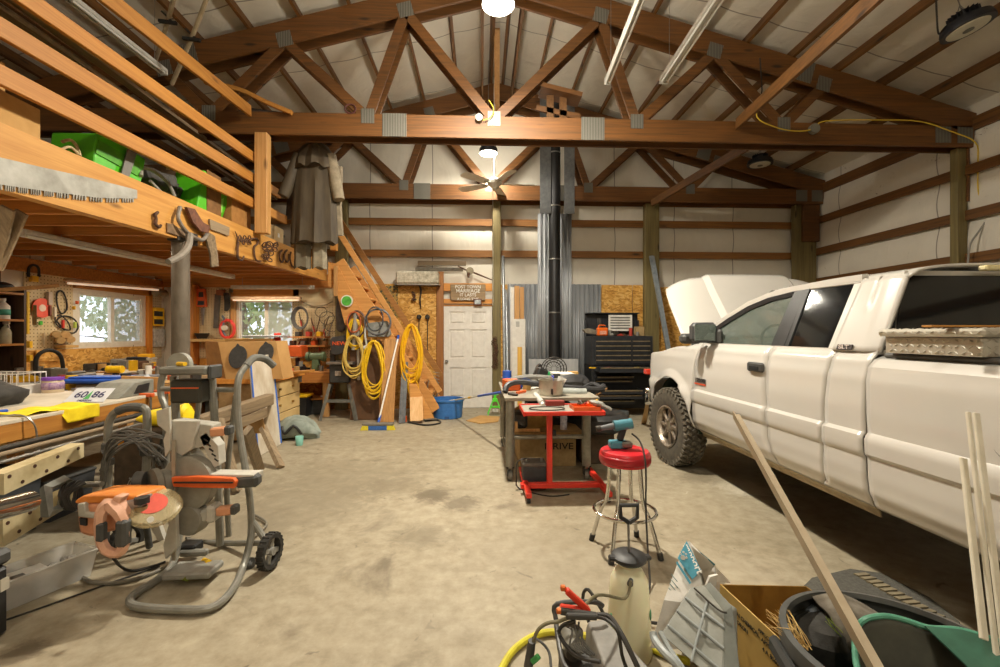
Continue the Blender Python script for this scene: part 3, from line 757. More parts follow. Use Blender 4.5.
for u0, u1, mt in ((294,310, TROU), (312,326, M('canvas_light', '8F8570', '6F6654', rough=.85))):
    a = W(u0,236, Y=6.38); b_ = W(u1,268, Y=6.38)
    def tr(s):
        z = a.z + (b_.z - a.z) * s
        return [V(((a.x + b_.x) / 2 + (abs(b_.x - a.x) / 2 + .01 * s) * math.cos(q), 6.40 + (.06) * math.sin(q) * (1 + .2 * math.sin(5 * q)), z + .02 * math.sin(3 * q) * s)) for q in [2 * PI * k / 20 for k in range(20)]]
    obj('trouser_leg', MB().loft([tr(k / 6) for k in range(7)]), mt, t)
solo('work_jacket', MB().loft([[V((W(294 + (k * .6), 170, Y=6.9).x + (.09 + .02 * k) * math.cos(q), 6.95 + .05 * math.sin(q) * (1 + .3 * math.sin(6 * q)), 4.0 - .16 * k)) for q in [2 * PI * j / 24 for j in range(24)]] for k in range(6)]), M('jacket_brown', '6B5A4C', '4D4038', rough=.85), 'brown work jacket hanging behind the long coat', 'jacket')

# things standing on the loft
SHELL = M('lime_plastic', '58C01C', '48A814', rough=.4, scale=3)
t = thing('plastic_shell', 'bright lime-green plastic machine shell lying along the loft edge', 'machine cover', (BX - .25,5.0,2.74))
L = lambda u, v, d=.16: W(u, v, X=BX - d)
m2 = MB(); m2.prism([L(97,133), L(122,144), L(146,159), L(137,206), L(92,176)], (-.35,0,0)); obj('near_upright', m2, SHELL, t, bev=.012)
obj('near_recess', MB().prism([L(99,140,.15), L(140,163,.15), L(138,176,.15), L(96,153,.15)], (-.012,0,0)), M('lime_dark', '4A9A16', '3E8412', rough=.5), t)
m2 = MB(); m2.prism([L(204,170), L(227,184), L(229,200), L(222,220), L(196,212)], (-.3,0,0)); obj('far_upright', m2, SHELL, t, bev=.012)
obj('sill', MB().prism([L(136,192), L(200,214), L(222,222), L(222,232), L(136,206)], (-.22,0,0)), SHELL, t)
obj('grey_strap', MB().prism([L(128,149,.13), L(137,153,.13), L(130,176,.13), L(120,180,.13)], (-.01,0,0)), M('strap_grey', '77746E', '5E5B56'), t)
obj('warning_sticker', MB().prism([L(220,200,.155), L(224,198,.155), L(222,213,.155), L(216,208,.155)], (-.003,0,0)), M('sticker', '9FE070'), t)
m2 = MB()
m2.tube([L(141,176,.14), L(143,168,.2), L(155,172,.25), L(168,183,.22), L(175,197,.14)], .016,8,5)
m2.tube([L(150,181,.18), L(156,187,.18), L(162,193,.14)], .014,8,3)
solo('grey_hose', m2, M('hose_lt', '9A948A', '7B756B'), 'looped grey hose standing between the two green uprights on the loft', 'hose')
m2 = MB()
for k in range(7):
    c_ = L(146 + k * 8,178 + k * 4,.45); m2.box(c_, (.22,.2,.13 + .05 * (k % 3)), .02,(rnd(-.3,.3), rnd(-.3,.3), rnd(0,3)))
solo('scrap_pile', m2, M('junk_dark', '4E4A46', '2F2C2A', rough=.8, scale=8), 'heap of dark machine scraps between the green uprights', 'scrap', kind='stuff')
solo('tire', MB().lathe([(.12,-.05), (.22,-.06), (.25,0), (.22,.06), (.12,.05), (.12,-.05)], L(100,164,.35), (1,0,.15), 24, cap=False), RUBBER, 'small black tyre lying at the near side of the green plastic shell', 'tyre')
m2 = MB(); m2.tube([L(62,142,.3), L(70,140,.28), L(76,145,.25), L(80,156,.2)], .012,6,4); m2.tube([L(60,150,.2), L(70,147,.2), L(78,154,.2)], .010,6,4)
solo('frayed_rope', m2, M('rope', 'C9B78E', 'A08B62', rough=.9), 'frayed pale rope end on the loft left of the tyre', 'rope')
def boxthing(name, lab, cat, a, b_, mat=CARD, extra=None):
    t = thing(name, lab, cat, ((a[0] + b_[0]) / 2,(a[1] + b_[1]) / 2, min(a[2], b_[2])))
    obj('carton', MB().span(a, b_, .004), mat, t)
    x0, x1 = sorted((a[0], b_[0])); y0, y1 = sorted((a[1], b_[1])); z1 = max(a[2], b_[2])
    obj('tape', MB().span(((x0 + x1) / 2 - .025, y0 - .002, z1 - .06), ((x0 + x1) / 2 + .025, y1 + .002, z1 + .002)), M('packing_tape', 'B99B62', rough=.4), t)
    obj('flap_seam', MB().span((x0 - .001,(y0 + y1) / 2 - .003, z1 - .001), (x1 + .001,(y0 + y1) / 2 + .003, z1 + .003)), M('card_dark', '8A683A'), t)
    return t
boxthing('cardboard_box', 'large plain cardboard box at the near end of the loft, under another box', 'box', (-3.55,2.2,2.74), (-3.05,3.25,3.02))
boxthing('cardboard_box', 'smaller cardboard box stacked on top at the near end of the loft', 'box', (-3.5,2.1,3.03), (-3.08,3.05,3.22))
boxthing('cardboard_box', 'tall brown cardboard box on the loft just left of the rail post', 'box', (-3.35,5.55,2.74), (-3.0,6.0,3.25), M('cardboard_tall', 'A9783E', '916430', rough=.85))
boxthing('cardboard_box', 'tan box with a dark strip between the green shell and the rail post', 'box', (-3.4,5.15,2.74), (-3.05,5.42,3.3), M('box_brown', '8A6238', '6D4C2A', rough=.85))
t = boxthing('cardboard_box', 'small pale box with a white label on the loft left of the coat', 'box', (-3.2,6.55,2.76), (-2.95,6.85,3.02), M('cardboard_pale', 'CDB68C', 'B89F74', rough=.85))
obj('label_square', MB().span((-2.951,6.66,2.87), (-2.947,6.72,2.93)), PAPER, t)
# dark stored things deeper in the loft
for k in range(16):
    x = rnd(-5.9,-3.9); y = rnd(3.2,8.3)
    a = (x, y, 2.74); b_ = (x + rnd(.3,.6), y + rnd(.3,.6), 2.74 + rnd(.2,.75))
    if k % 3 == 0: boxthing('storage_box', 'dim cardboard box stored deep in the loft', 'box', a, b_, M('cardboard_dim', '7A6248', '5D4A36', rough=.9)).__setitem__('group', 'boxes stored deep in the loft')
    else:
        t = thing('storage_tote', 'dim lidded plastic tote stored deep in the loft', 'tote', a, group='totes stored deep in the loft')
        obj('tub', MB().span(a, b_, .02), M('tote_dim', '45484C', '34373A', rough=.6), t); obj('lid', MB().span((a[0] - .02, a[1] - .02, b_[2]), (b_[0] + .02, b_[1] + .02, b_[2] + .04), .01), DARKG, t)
for k in range(3):
    solo('stored_lumber', MB().bar((-3.9 + .15 * k, 3.5,3.95 + .05 * k), (-4.0 + .14 * k, 8.6,3.96 + .03 * k), .09,.04), OLD, 'long board stored overhead across the trusses above the loft', 'board', group='boards stored above the loft')
solo('curved_board', MB().tube([W(205,82, Y=5.85), W(240,90, Y=5.85), W(268,103, Y=5.85), W(292,113, Y=5.85)], .035,4,4), PINE_X, 'bowed strip of wood resting on the near truss chord above the loft', 'board')
solo('tarp_bundle', MB().loft([[V((W(u, 104, Y=6.4).x, 6.4 + .2 * math.cos(q), 4.42 + h * .5 + h * math.sin(q))) for q in [2 * PI * k / 14 for k in range(14)]] for u, h in ((206,.02), (225,.08), (255,.10), (280,.07), (300,.015))]), M('dark_tarp', '4A3E38', '33302E', rough=.8), 'dark wrapped bundle lying on top of the near truss at the left', 'bundle')
# two bamboo poles and a strip light up at the top left
for i, (p, q) in enumerate((((176,-10), (155,62)), ((210,-10), (172,84)))):
    t = thing('bamboo_pole', ('left', 'right')[i] + ' of two pale poles hanging near the roof above the loft', 'pole', W(q[0], q[1], Y=5.0))
    a = W(*p, Y=4.6); b_ = W(*q, Y=5.3); obj('shaft', MB().tube([a, a.lerp(b_, .5) + V((.01,0,0)), b_], .021,10,3), M('bamboo', 'B5A58A', '95866C', rough=.6), t)
    c_ = a.lerp(b_, .36 if i == 0 else .45)
    obj('clamp', MB().bar(c_ - V((.09,0,.03)), c_ + V((.09,0,-.05)), .03,.03).bar(c_ - V((.06,0,-.07)), c_ + V((.07,0,-.06)), .02,.02), BLACK, t)

def strip_light(a, b_, lab, w=.1, tube=True, mat=None):
    a = V(a); b_ = V(b_)
    t = thing('strip_light', lab, 'light', (a + b_) / 2)
    obj('housing', MB().bar(a, b_, w, .045, bev=.008), mat or M('light_housing', 'CFCDC6', 'B9B7B0', rough=.4), t)
    d = (b_ - a).normalized(); s = d.cross(V((0,0,1))).normalized()
    if tube:
        for k in (-1,1):
            o_ = s * w * .27 * k + V((0,0,-.035)); obj('tube_lamp', MB().cyl(a + o_ + d * .03, b_ + o_ - d * .03,.014, n=10), M('tube_glass', 'DEDED8', 'D0D0CA', rough=.25), t)
    for e in (a, b_): obj('end_cap', MB().box(e + V((0,0,-.015)), (w * .9,.02,.07), .005), M('light_housing', 'CFCDC6'), t)
    for e in (a.lerp(b_, .12), a.lerp(b_, .88)): obj('hanger_wire', MB().cyl(e, V((e.x, e.y, 2.5 if e.z < 2.5 else ztop(e.x) + .1)), .003, n=5), STEEL, t)
    return t
z_ = W(607.6,81, Y=5.6).z
strip_light(W(607.6,81, Z=z_), W(643,-8, Z=z_), 'unlit fluorescent strip under the roof, left of the two in front of the truss', .085)
strip_light(W(664,80, Z=z_), W(722,-8, Z=z_), 'unlit fluorescent strip under the roof, right and thicker of the two', .13)
strip_light(W(164,71, Y=5.3), W(66,-6, Z=W(164,71, Y=5.3).z), 'unlit fluorescent strip up under the roof above the loft rails', .09)
t = strip_light(W(20,231, Z=2.44), W(232,276, Z=2.44), 'long white strip light hung under the loft joists', .11)

# ---------------------------------------------------------------- stairs to the loft
t = thing('loft_stairs', 'steep open pine staircase climbing left along the back wall to the loft', 'stairs', (-1.7,8.1,0))
ST = wood('stair_pine', 'DCA25C', 'B97C3C', 'x', rnd=.15)
yf, yb = 7.75,8.5
p0, p1 = W(338,262, Y=yf), W(426,398, Y=yf)
d = (p1 - p0).normalized()
e = p1 + d * ((0.14 - p1.z) / d.z)
obj('stringer', MB().bar(p0, e, .04,.23,(0,0,1), .003), ST, t)
obj('stringer', MB().bar(p0 + V((0, yb - yf, 0)), e + V((0, yb - yf, 0)), .04,.2,(0,0,1), .003), ST, t)
N = 12
for k in range(N):
    c_ = p0.lerp(e, (k + .6) / N)
    obj('tread', MB().box((c_.x + .02,(yf + yb) / 2, c_.z - .05), (.22, yb - yf - .04,.04), .003), ST, t)
obj('handrail', MB().bar(W(337,216, Y=8.5), W(441,376, Y=8.5), .04,.10,(0,0,1), .003), wood('rail_dark', 'B5803F', '875A2B', 'x'), t)
obj('handrail', MB().bar(W(335,226, Y=yf - .03), W(440,392, Y=yf - .03), .04,.09,(0,0,1), .003), ST, t)
obj('newel_block', MB().span(W(330,250, Y=yf), W(336,240, Y=yf) + V((0,.12,0)), .003), PINE_X, t)
solo('gusset_board', MB().prism([W(328,262, Y=7.7), W(337,264, Y=7.7), W(368,325, Y=7.7), W(345,325, Y=7.7), W(336,290, Y=7.7), W(328,286, Y=7.7)], (0,.03,0)), ST, 'triangular pine gusset board under the head of the stairs', 'board')
solo('upright_stud', MB().span(W(333.5,296, Y=7.62), W(337,266, Y=7.62) + V((0,.05,0)), .003), PINE_Z, 'short pine upright under the stair landing', 'stud')
solo('stair_foot_block', MB().prism([W(409,384, Y=7.5), W(416,384, Y=7.5), W(434,418, Y=7.5), W(412,420, Y=7.5)], (0,.04,0)), ST, 'wedge of pine at the foot of the stairs', 'board')
solo('stair_step_block', MB().span(W(418,403, Y=7.95) , W(433,399, Y=7.95) + V((0,.5,0)), .004), OLDX, 'weathered bottom step board at the foot of the stairs', 'step')

# ---------------------------------------------------------------- windows
GLASS = M('window_glass', 'F2F6F4', rough=.02, alpha=.14)
HAZE = M('screened_glass', 'C9CEC8', 'B9BFB8', rough=.3, alpha=.5, scale=60)
FR = M('window_frame_white', 'E4DFD2', 'D2CCBD', rough=.5)
def win(name, o, du, w, h, n_in, screen_side):
    """o lower-left corner, du unit vector along the sill, n_in into the room"""
    o = V(o); du = V(du); n_in = V(n_in); up = V((0,0,1)); t = .045
    mb = MB()
    P = lambda a, b_, c_=0: o + du * a + up * b_ + n_in * c_
    def fr(a0, b0, a1, b1, c0, c1): mb.prism([P(a0, b0, c0), P(a1, b0, c0), P(a1, b1, c0), P(a0, b1, c0)], n_in * (c1 - c0))
    fr(0,0, t, h, -.06,.03); fr(w - t, 0, w, h, -.06,.03); fr(t, 0, w - t, t, -.06,.03); fr(t, h - t, w - t, h, -.06,.03)
    r = struct(name, mb, FR); SHIFT[r.name] = V((0,0,0))
    mb = MB(); mid = w / 2
    fr(mid - .035, t, mid + .035, h - t, -.045,.012)
    for a0, a1, c_ in ((t, mid, -.04), (mid, w - t, -.015)):
        fr(a0, t, a0 + .022, h - t, c_, c_ + .02); fr(a1 - .022, t, a1, h - t, c_, c_ + .02)
        fr(a0 + .022, t, a1 - .022, t + .022, c_, c_ + .02); fr(a0 + .022, h - t - .022, a1 - .022, h - t, c_, c_ + .02)
    obj('sash', mb, FR, r)
    for a0, a1, c_, mt in ((t, mid, -.03, GLASS if screen_side else HAZE), (mid, w - t, -.005, HAZE if screen_side else GLASS)):
        mb = MB(); fr(a0 + .02, t + .02, a1 - .02, h - t - .02, c_, c_ + .004); obj('pane', mb, mt, r)
    return r
win('window_1', (XL_ - .03, LY0, LZ0), (0,1,0), LY1 - LY0, LZ1 - LZ0,(1,0,0), True)
win('window_2', (WX0, YB + .02, WZ0), (1,0,0), WX1 - WX0, WZ1 - WZ0,(0,-1,0), True)
# timber around the windows
n += 1; struct('trim_%d' % n, MB().span((WX0 - .09,8.93,1.0), (WX0 - .01,9.0, WZ1 + .12), .003), PINE_Z)
n += 1; struct('trim_%d' % n, MB().span((WX0 - .02,8.90, WZ1 + .04), (WX1 + .12,8.97, WZ1 + .27), .003), HDR)
n += 1; struct('trim_%d' % n, MB().span((XL_ + .01, LY0 - .1, LZ1 + .03), (XL_ + .06, LY1 + .1, LZ1 + .15), .003), PINE_Y)
n += 1; struct('trim_%d' % n, MB().span((XL_ + .0, LY1 + .03,.9), (XL_ + .06, LY1 + .13,2.3), .003), wood('orange_stud', 'E0912F', 'C47422', 'z'))
n += 1; struct('trim_%d' % n, MB().span((W(186,300, Y=8.7).x, 8.7,0), (W(193,300, Y=8.7).x, 8.9,2.4), .01), wood('corner_stud', 'CC8636', 'A5662A', 'z'))
n += 1; struct('trim_%d' % n, MB().span((XL_ + .0,4.95,.9), (XL_ + .07,5.15,2.45), .003), wood('orange_stud', 'E0912F', 'C47422', 'z'))

# trees and ground outside
struct('ground', MB().span((-40,-5,-.25), (XL_ - .35,40,-.16)).span((XL_ - .35, YB + .35,-.25), (30,40,-.16)), M('dry_ground', 'B9B08A', '98926C', rough=.95, scale=1))
LEAF = M('leaf', '8FA860', 'B8C890', rough=.8, rnd=.2, scale=2); LEAFP = M('leaf_pale', 'B0BC98', 'CCD4B8', rough=.85, rnd=.2, scale=2)
BARK = M('bark', '6B5A48', '4A3D30', rough=.9, bmp=.5)
def tree(x, y, h, r, lab, mat, nleaf=1500, z0=.8):
    t = thing('tree', lab, 'tree', (x, y, -.2), group='trees outside the windows')
    m2 = MB(); m2.tube([(x, y, -.2), (x + .1, y, h * .4), (x - .05, y + .1, h * .85)], [.16,.11,.03], 8,3)
    for k in range(9):
        q = rnd(0,2 * PI); z = rnd(.2,.7) * h; m2.tube([(x, y, z), (x + r * .5 * math.cos(q), y + r * .5 * math.sin(q), z + .4), (x + r * .9 * math.cos(q), y + r * .9 * math.sin(q), z + .5)], [.05,.03,.01], 5,2)
    obj('trunk', m2, BARK, t)
    m2 = MB()
    for k in range(nleaf):
        th = rnd(0,2 * PI); ph = math.acos(rnd(-1,1)); rr = r * rnd(.35,1) ** .5
        c_ = V((x + rr * math.sin(ph) * math.cos(th), y + rr * math.sin(ph) * math.sin(th), z0 + (h - z0) / 2 + rr / r * (h - z0) / 2 * math.cos(ph)))
        R = Euler((rnd(0,6), rnd(0,6), rnd(0,6))).to_matrix(); s = rnd(.07,.16)
        m2.add([c_ + R @ V((-s, 0,0)), c_ + R @ V((0,-s * .45,0)), c_ + R @ V((s, 0,0)), c_ + R @ V((0, s * .45,0))], [(0,1,2,3)])
    obj('foliage', m2, mat, t)
tree(-10.4,9.6,4.6,1.9, 'leafy tree standing outside the left wall window', LEAFP, 1500)
tree(-10.2,14.2,4.2,1.7, 'second leafy tree farther outside the left wall window', LEAFP, 1500)
tree(-6.6,12.6,4.2,1.35, 'sunlit green tree outside the back window, at its left', LEAF, 2200,.3)
tree(-3.6,13.6,4.4,1.35, 'pale green tree outside the back window, at its right', LEAFP, 2000,.3)
# ---------------------------------------------------------------- pickup truck
TXC = 3.16; TXL = 2.15
PAINT = M('truck_paint', 'D0CCC5', 'C9C5BE', rough=.22, coat=.6, scale=.8)
SEAM = M('seam_black', '1B1A19', '141312', rough=.8)
TRIMB = M('trim_black', '2C2D2F', '232425', rough=.35)
DGLASS = M('tinted_glass', '15181A', '101315', rough=.06, spec=.7, alpha=.93)
CGLASS = M('cab_glass', '6E7A72', '616C64', rough=.05, spec=.7, alpha=.42)
def interp(t, x):
    if x <= t[0][0]: return t[0][1]
    for (a, p), (b_, q) in zip(t, t[1:]):
        if x <= b_:
            s = (x - a) / (b_ - a); s = s * s * (3 - 2 * s) if abs(b_ - a) > .03 else s
            return p + (q - p) * s
    return t[-1][1]
INSET = [(.46,.09), (.52,.045), (.60,.014), (.70,.004), (.785,.002), (.80,-.014), (.895,-.018), (.912,.003), (1.05,.0), (1.20,.008), (1.30,.03), (1.37,.075)]
BEDIN = [(.46,.09), (.52,.045), (.60,.014), (.70,.004), (.785,.002), (.80,-.014), (.895,-.018), (.912,.003), (1.05,-.004), (1.20,-.006), (1.28,.006), (1.325,.04), (1.34,.09)]
def side(y, z, tab=INSET): return TXL + interp(tab, z)
t = thing('pickup_truck', 'white extended-cab pickup truck parked along the right side with its hood raised', 'truck', (TXC, 3.0,0))
def both(mb):
    """mirror the collected shapes to the far side of the truck"""
    mb.mirror = TXC; return mb
def panel(name, yl, yr, zb, zt, tab=INSET, ny=14, nz=44, mir=True, mat=PAINT, lift=0.0, label=None, nose=None):
    m2 = MB()
    def f(u, v):
        z = zb(u) + (zt(u) - zb(u)) * v
        y = yl(z) + (yr(z) - yl(z)) * u
        x = side(y, z, tab) - lift + (nose(y, z) if nose else 0)
        return V((x, y, z))
    m2.grid(f, ny, nz)
    if mir: both(m2)
    o = obj(name, m2, mat, t, solid=.012, sm=.5)
    if label: o['label'] = label
    return o
G = .004
c_ = lambda v: (lambda *_: v)
# seams (y as a function of z): front door leading edge, B seam, C seam
s1 = lambda z: 4.47 + interp([(.46,.05), (.8,.03), (1.0,.0), (1.37,-.06)], z)
s2 = lambda z: 3.29 + interp([(.46,-.05), (.70,.0), (1.37,.03)], z)
s3 = lambda z: 2.73 + interp([(.46,.10), (.58,.02), (.9,.0), (1.37,-.02)], z)
BK = 2.43
bot = lambda u: .50
panel('front_door', lambda z: s1(z) - G, lambda z: s2(z) + G, c_(.50), c_(1.37))
panel('rear_door', lambda z: s2(z) - G, lambda z: s3(z) + G, c_(.50), c_(1.37))
panel('cab_corner', lambda z: s3(z) - G, c_(BK), c_(.50), c_(1.37), ny=8)
panel('rocker', c_(4.45), c_(BK), c_(.44), c_(.498), ny=6, nz=4, mat=M('rocker_dusty', 'B8A98C', 'A39374', rough=.5))
# fender with its wheel arch
AY, AR, AZ = 5.0,.53,.45
FF = 5.96
def arch(y, yc=AY, lo=.50):
    d_ = abs(y - yc)
    return max(lo, AZ + math.sqrt(max(0, AR * AR - d_ * d_))) if d_ < AR else lo
def fb(u): return arch(4.47 + (FF - 4.47) * u)
def ft(u): return interp([(0,1.37), (.25,1.33), (.7,1.24), (.92,1.15), (1,1.0)], u)
def nosef(y, z): return .34 * max(0,(y - 5.57) / .39) ** 2.2
def flare(y, z):
    d_ = math.hypot(y - AY, z - AZ); return -.035 * max(0,1 - abs(d_ - AR) / .09)
m2 = MB()
def ff(u, v):
    y0 = s1(1.0) + G if False else None
    z = fb(u) + (ft(u) - fb(u)) * v
    yl_ = s1(z) + G; y = yl_ + (FF - yl_) * u
    return V((side(y, z) + nosef(y, z) + flare(y, z), y, z))
m2.grid(ff, 44,22); both(m2); obj('front_fender', m2, PAINT, t, solid=.012, sm=.5)
m2 = MB()  # inner arch liner
m2.grid(lambda u, v: V((2.2 + .45 * v, AY + AR * math.cos(PI * u), AZ + AR * math.sin(PI * u))), 20,2); both(m2)
obj('arch_liner', m2, M('green_black', '1E3226', '15241C', rough=.8), t, solid=.01)
# bed side with rear arch
RY = 1.18
m2 = MB()
def bf(u, v):
    y = BK - .02 - (BK - .02 - .28) * u; zb = arch(y, RY, .50); z = zb + (1.34 - zb) * v
    return V((TXL - .004 + interp(BEDIN, z) + (-.03 * max(0,1 - abs(math.hypot(y - RY, z - AZ) - AR) / .09)), y, z))
m2.grid(bf, 60,44); both(m2); obj('bed_side', m2, PAINT, t, solid=.012, sm=.5)
m2 = MB(); m2.span((TXL + .05,.28,1.335), (TXL + .17, BK - .05,1.365), .012); both(m2); obj('bed_rail_cap', m2, M('rail_cap', '55534F', '45433F', rough=.6), t)
m2 = MB(); m2.span((TXL + .15,.28,.70), (2 * TXC - TXL - .15, BK - .04,.74)); m2.span((TXL + .12, BK - .08,.7), (2 * TXC - TXL - .12, BK - .05,1.33)); m2.span((TXL + .15,.28,.7), (TXL + .18, BK - .06,1.33)); m2.span((2 * TXC - TXL - .18,.28,.7), (2 * TXC - TXL - .15, BK - .06,1.33))
obj('bed_liner', m2, PAINT, t)
m2 = MB(); m2.span((TXL + .06,.24,.6), (2 * TXC - TXL - .06,.29,1.33), .015); obj('tailgate', m2, PAINT, t)
m2 = MB(); m2.lathe([(.083,-.004), (.088,.0), (.083,.004)], (TXL - .006,1.72,1.03), (1,0,0), 30, cap=False); obj('fuel_door_seam', m2, M('seam_soft', '77746E'), t, solid=.003)
# inner dark body (so gaps read dark), floor pan, chassis
m2 = MB(); m2.span((TXL + .13, BK + .02,.46), (2 * TXC - TXL - .13,4.42,1.30)); m2.span((TXL + .05,3.27,.52), (TXL + .12,3.31,1.34)); m2.span((TXL + .05,2.71,.52), (TXL + .12,2.75,1.34)); m2.span((TXL + .05,4.40,.52), (TXL + .12,4.50,1.3))
obj('body_shell', m2, SEAM, t)
m2 = MB(); 
for sx in (-.42,.42): m2.span((TXC + sx - .04,.3,.42), (TXC + sx + .04,5.7,.54))
m2.cyl((TXL + .2, AY, .42), (2 * TXC - TXL - .2, AY, .42), .05, n=10); m2.cyl((TXL + .2, RY, .42), (2 * TXC - TXL - .2, RY, .42), .05, n=10); m2.ball((TXC - .1, RY, .42), .15); m2.span((2.55,5.0,.5), (3.75,5.6,1.05)); m2.span((2.75,4.5,.45), (3.5,5.0,.95))
obj('chassis', m2, M('chassis', '2B2622', '1D1916', rough=.9), t)
# front bumper / grille side (mostly behind the wheel)
m2 = MB(); m2.grid(lambda u, v: V((TXL + .05 + 1.92 * u, FF + .07 * math.sin(PI * u) - .02,.52 + .22 * v)), 16,3); obj('bumper', m2, CHROME, t, solid=.03)
obj('grille', MB().span((TXL + .4, FF - .1,.78), (2 * TXC - TXL - .4, FF - .03,1.12), .02), TRIMB, t)
for sx in (TXL + .22,2 * TXC - TXL - .22): obj('headlamp', MB().box((sx, FF - .1,.95), (.24,.16,.18), .03), M('lamp_glass', 'D8D8D4', rough=.1), t)
obj('marker_lamp', MB().span((TXL + .02, FF - .14,.93), (TXL + .10, FF - .02,1.0), .01), M('marker_red', 'D6402C', rough=.2), t)
# engine bay clutter
m2 = MB()
for k in range(14): m2.box((2.5 + .1 * (k % 7) * 2,4.9 + .5 * (k // 7) + rnd(-.1,.1), 1.1 + rnd(-.05,.1)), (.16,.2,.16), .02,(0,0, rnd(0,1)))
m2.tube([(2.3,4.75,1.33), (2.5,4.85,1.40), (2.8,4.8,1.36), (3.0,5.0,1.3)], .03,8,4)
obj('engine', m2, M('engine_grime', '5A5046', '38322B', rough=.7), t)
# greenhouse: pillars and roof as a loft of ribs along y
RTOP = 1.875
def gx(z): return TXL + .075 + (z - 1.37) * .42      # side glass plane
ZB, ZR = 1.365,1.80
def pill(ys, z0=ZB, z1=ZR, mat=PAINT, name='pillar', d=.03, out=.0):
    """a pillar between two slanted edges ((y_bot0,y_bot1),(y_top0,y_top1))"""
    (a0, a1), (b0, b1) = ys
    m2 = MB(); m2.loft([[V((gx(z) - out, ya, z)), V((gx(z) - out, yb_, z)), V((gx(z) + d, yb_, z)), V((gx(z) + d, ya, z))] for z, ya, yb_ in ((z0, a0, a1), (z1, b0, b1))]); both(m2)
    return obj(name, m2, mat, t)
def ptop(y): return interp([(3.55,1.80), (4.62,1.37)], y)
# rear quarter (C pillar), shaped
m2 = MB()
m2.grid(lambda u, v: V((gx(ZB + .44 * v) - .012 + .05 * max(0, u - .72) ** 1.3 * 2.2,2.74 - .32 * u + (-.02 * v if u < .5 else .02 * v), ZB + .44 * v)), 14,14); both(m2)
obj('cab_pillar', m2, PAINT, t, solid=.02)
pill(((3.21,3.17), (3.23,3.19)), mat=TRIMB, name='window_post', out=.006)
pill(((3.37,3.22), (3.35,3.23)), mat=TRIMB, name='door_post', out=.004)
# A pillar + roof rail curve
ap = [(4.66,1.37), (4.42,1.50), (4.15,1.63), (3.9,1.73), (3.65,1.785), (3.38,1.81), (3.0,1.822), (2.74,1.822)]
m2 = MB(); m2.loft([[V((gx(z) - .014, y, z + .022)), V((gx(z) - .014, y - .0, z - .018)), V((gx(z) + .05, y, z - .018)), V((gx(z) + .05, y + .03, z + .03))] for y, z in ap]); both(m2)
obj('roof_rail', m2, PAINT, t, sm=.9)
m2 = MB(); m2.loft([[V((gx(z - .03) - .008, y - .02, z - .018)), V((gx(z - .03) - .008, y - .045, z - .05)), V((gx(z - .03) + .03, y - .045, z - .05)), V((gx(z - .03) + .03, y - .02, z - .018))] for y, z in ap[:6]]); both(m2)
obj('window_seal', m2, TRIMB, t)
# side glass
m2 = MB(); gp = [(4.60,1.375)] + [(y - .03, z - .035) for y, z in ap[1:6]] + [(3.36,1.375)]
m2.prism([(gx(z) + .012, y, z) for y, z in gp], (.004,0,0)); both(m2); obj('front_side_glass', m2, CGLASS, t)
m2 = MB(); m2.prism([(gx(z) + .004, y, z) for y, z in ((3.21,1.375), (3.20,1.79), (2.80,1.79), (2.775,1.76), (2.77,1.42), (2.79,1.375))], (.004,0,0)); both(m2); obj('rear_side_glass', m2, DGLASS, t)
m2 = MB()
m2.span((gx(1.37) - .006,4.64,1.352), (gx(1.37) + .06,2.43,1.378)); both(m2); obj('belt_moulding', m2, PAINT, t)
m2 = MB(); m2.prism([(gx(z) + .0, y, z) for y, z in ((2.80,1.36), (2.74,1.36), (2.72,1.82), (2.80,1.82))], (.02,0,0)); both(m2); obj('quarter_panel', m2, PAINT, t)
# roof skin, windshield, back glass
def roofskin(u, v):
    y = 3.72 - (3.72 - BK) * v; e_ = gx(1.80) - .005; w_ = (TXC - e_)
    a_ = 2 * u - 1; x = TXC + w_ * a_; z = 1.80 + (RTOP - 1.80) * (1 - abs(a_) ** 5) ** .6 - .03 * max(0,(.12 - v) / .12) ** 2 - .012 * v
    return V((x, y, z))
m2 = MB(); m2.grid(roofskin, 26,16); obj('roof', m2, PAINT, t, solid=.015)
e0 = gx(1.4) + .03; e1 = gx(1.78) + .03
m2 = MB(); m2.grid(lambda u, v: V(((e0 + (e1 - e0) * v) + 2 * (TXC - (e0 + (e1 - e0) * v)) * u, 4.72 - 1.0 * v - .12 * (abs(2 * u - 1)) ** 2 * (1 - .5 * v), 1.36 + .47 * v)), 12,6); obj('windshield', m2, CGLASS, t, solid=.005)
m2 = MB(); g0 = TXL + .15
yb0 = BK - .005
m2.prism([(g0 + .0, yb0,1.33), (g0 + .10, yb0 + .04,1.80), (2 * TXC - g0 - .10, yb0 + .04,1.80), (2 * TXC - g0, yb0,1.33)], (0,-.006,0)); obj('rear_glass', m2, DGLASS, t)
m2 = MB()
m2.prism([(TXL + .16, yb0 + .0,1.3), (TXL + .27, yb0 + .05,1.83), (2 * TXC - TXL - .27, yb0 + .05,1.83), (2 * TXC - TXL - .16, yb0,1.3)], (0,.02,0)); obj('cab_back', m2, PAINT, t)
m2 = MB(); m2.span((TXL + .14, yb0 + .01,.5), (2 * TXC - TXL - .14, yb0 + .03,1.34)); obj('cab_back_lower', m2, PAINT, t)
bl = W(953,268, Y=2.4); br = W(1010,275, Y=2.4)
obj('brake_light_strip', MB().box((TXC, BK - .035,1.835), (.74,.05,.03), .008), M('amber_lens', 'E6DDB8', 'D8C98F', rough=.2), t)
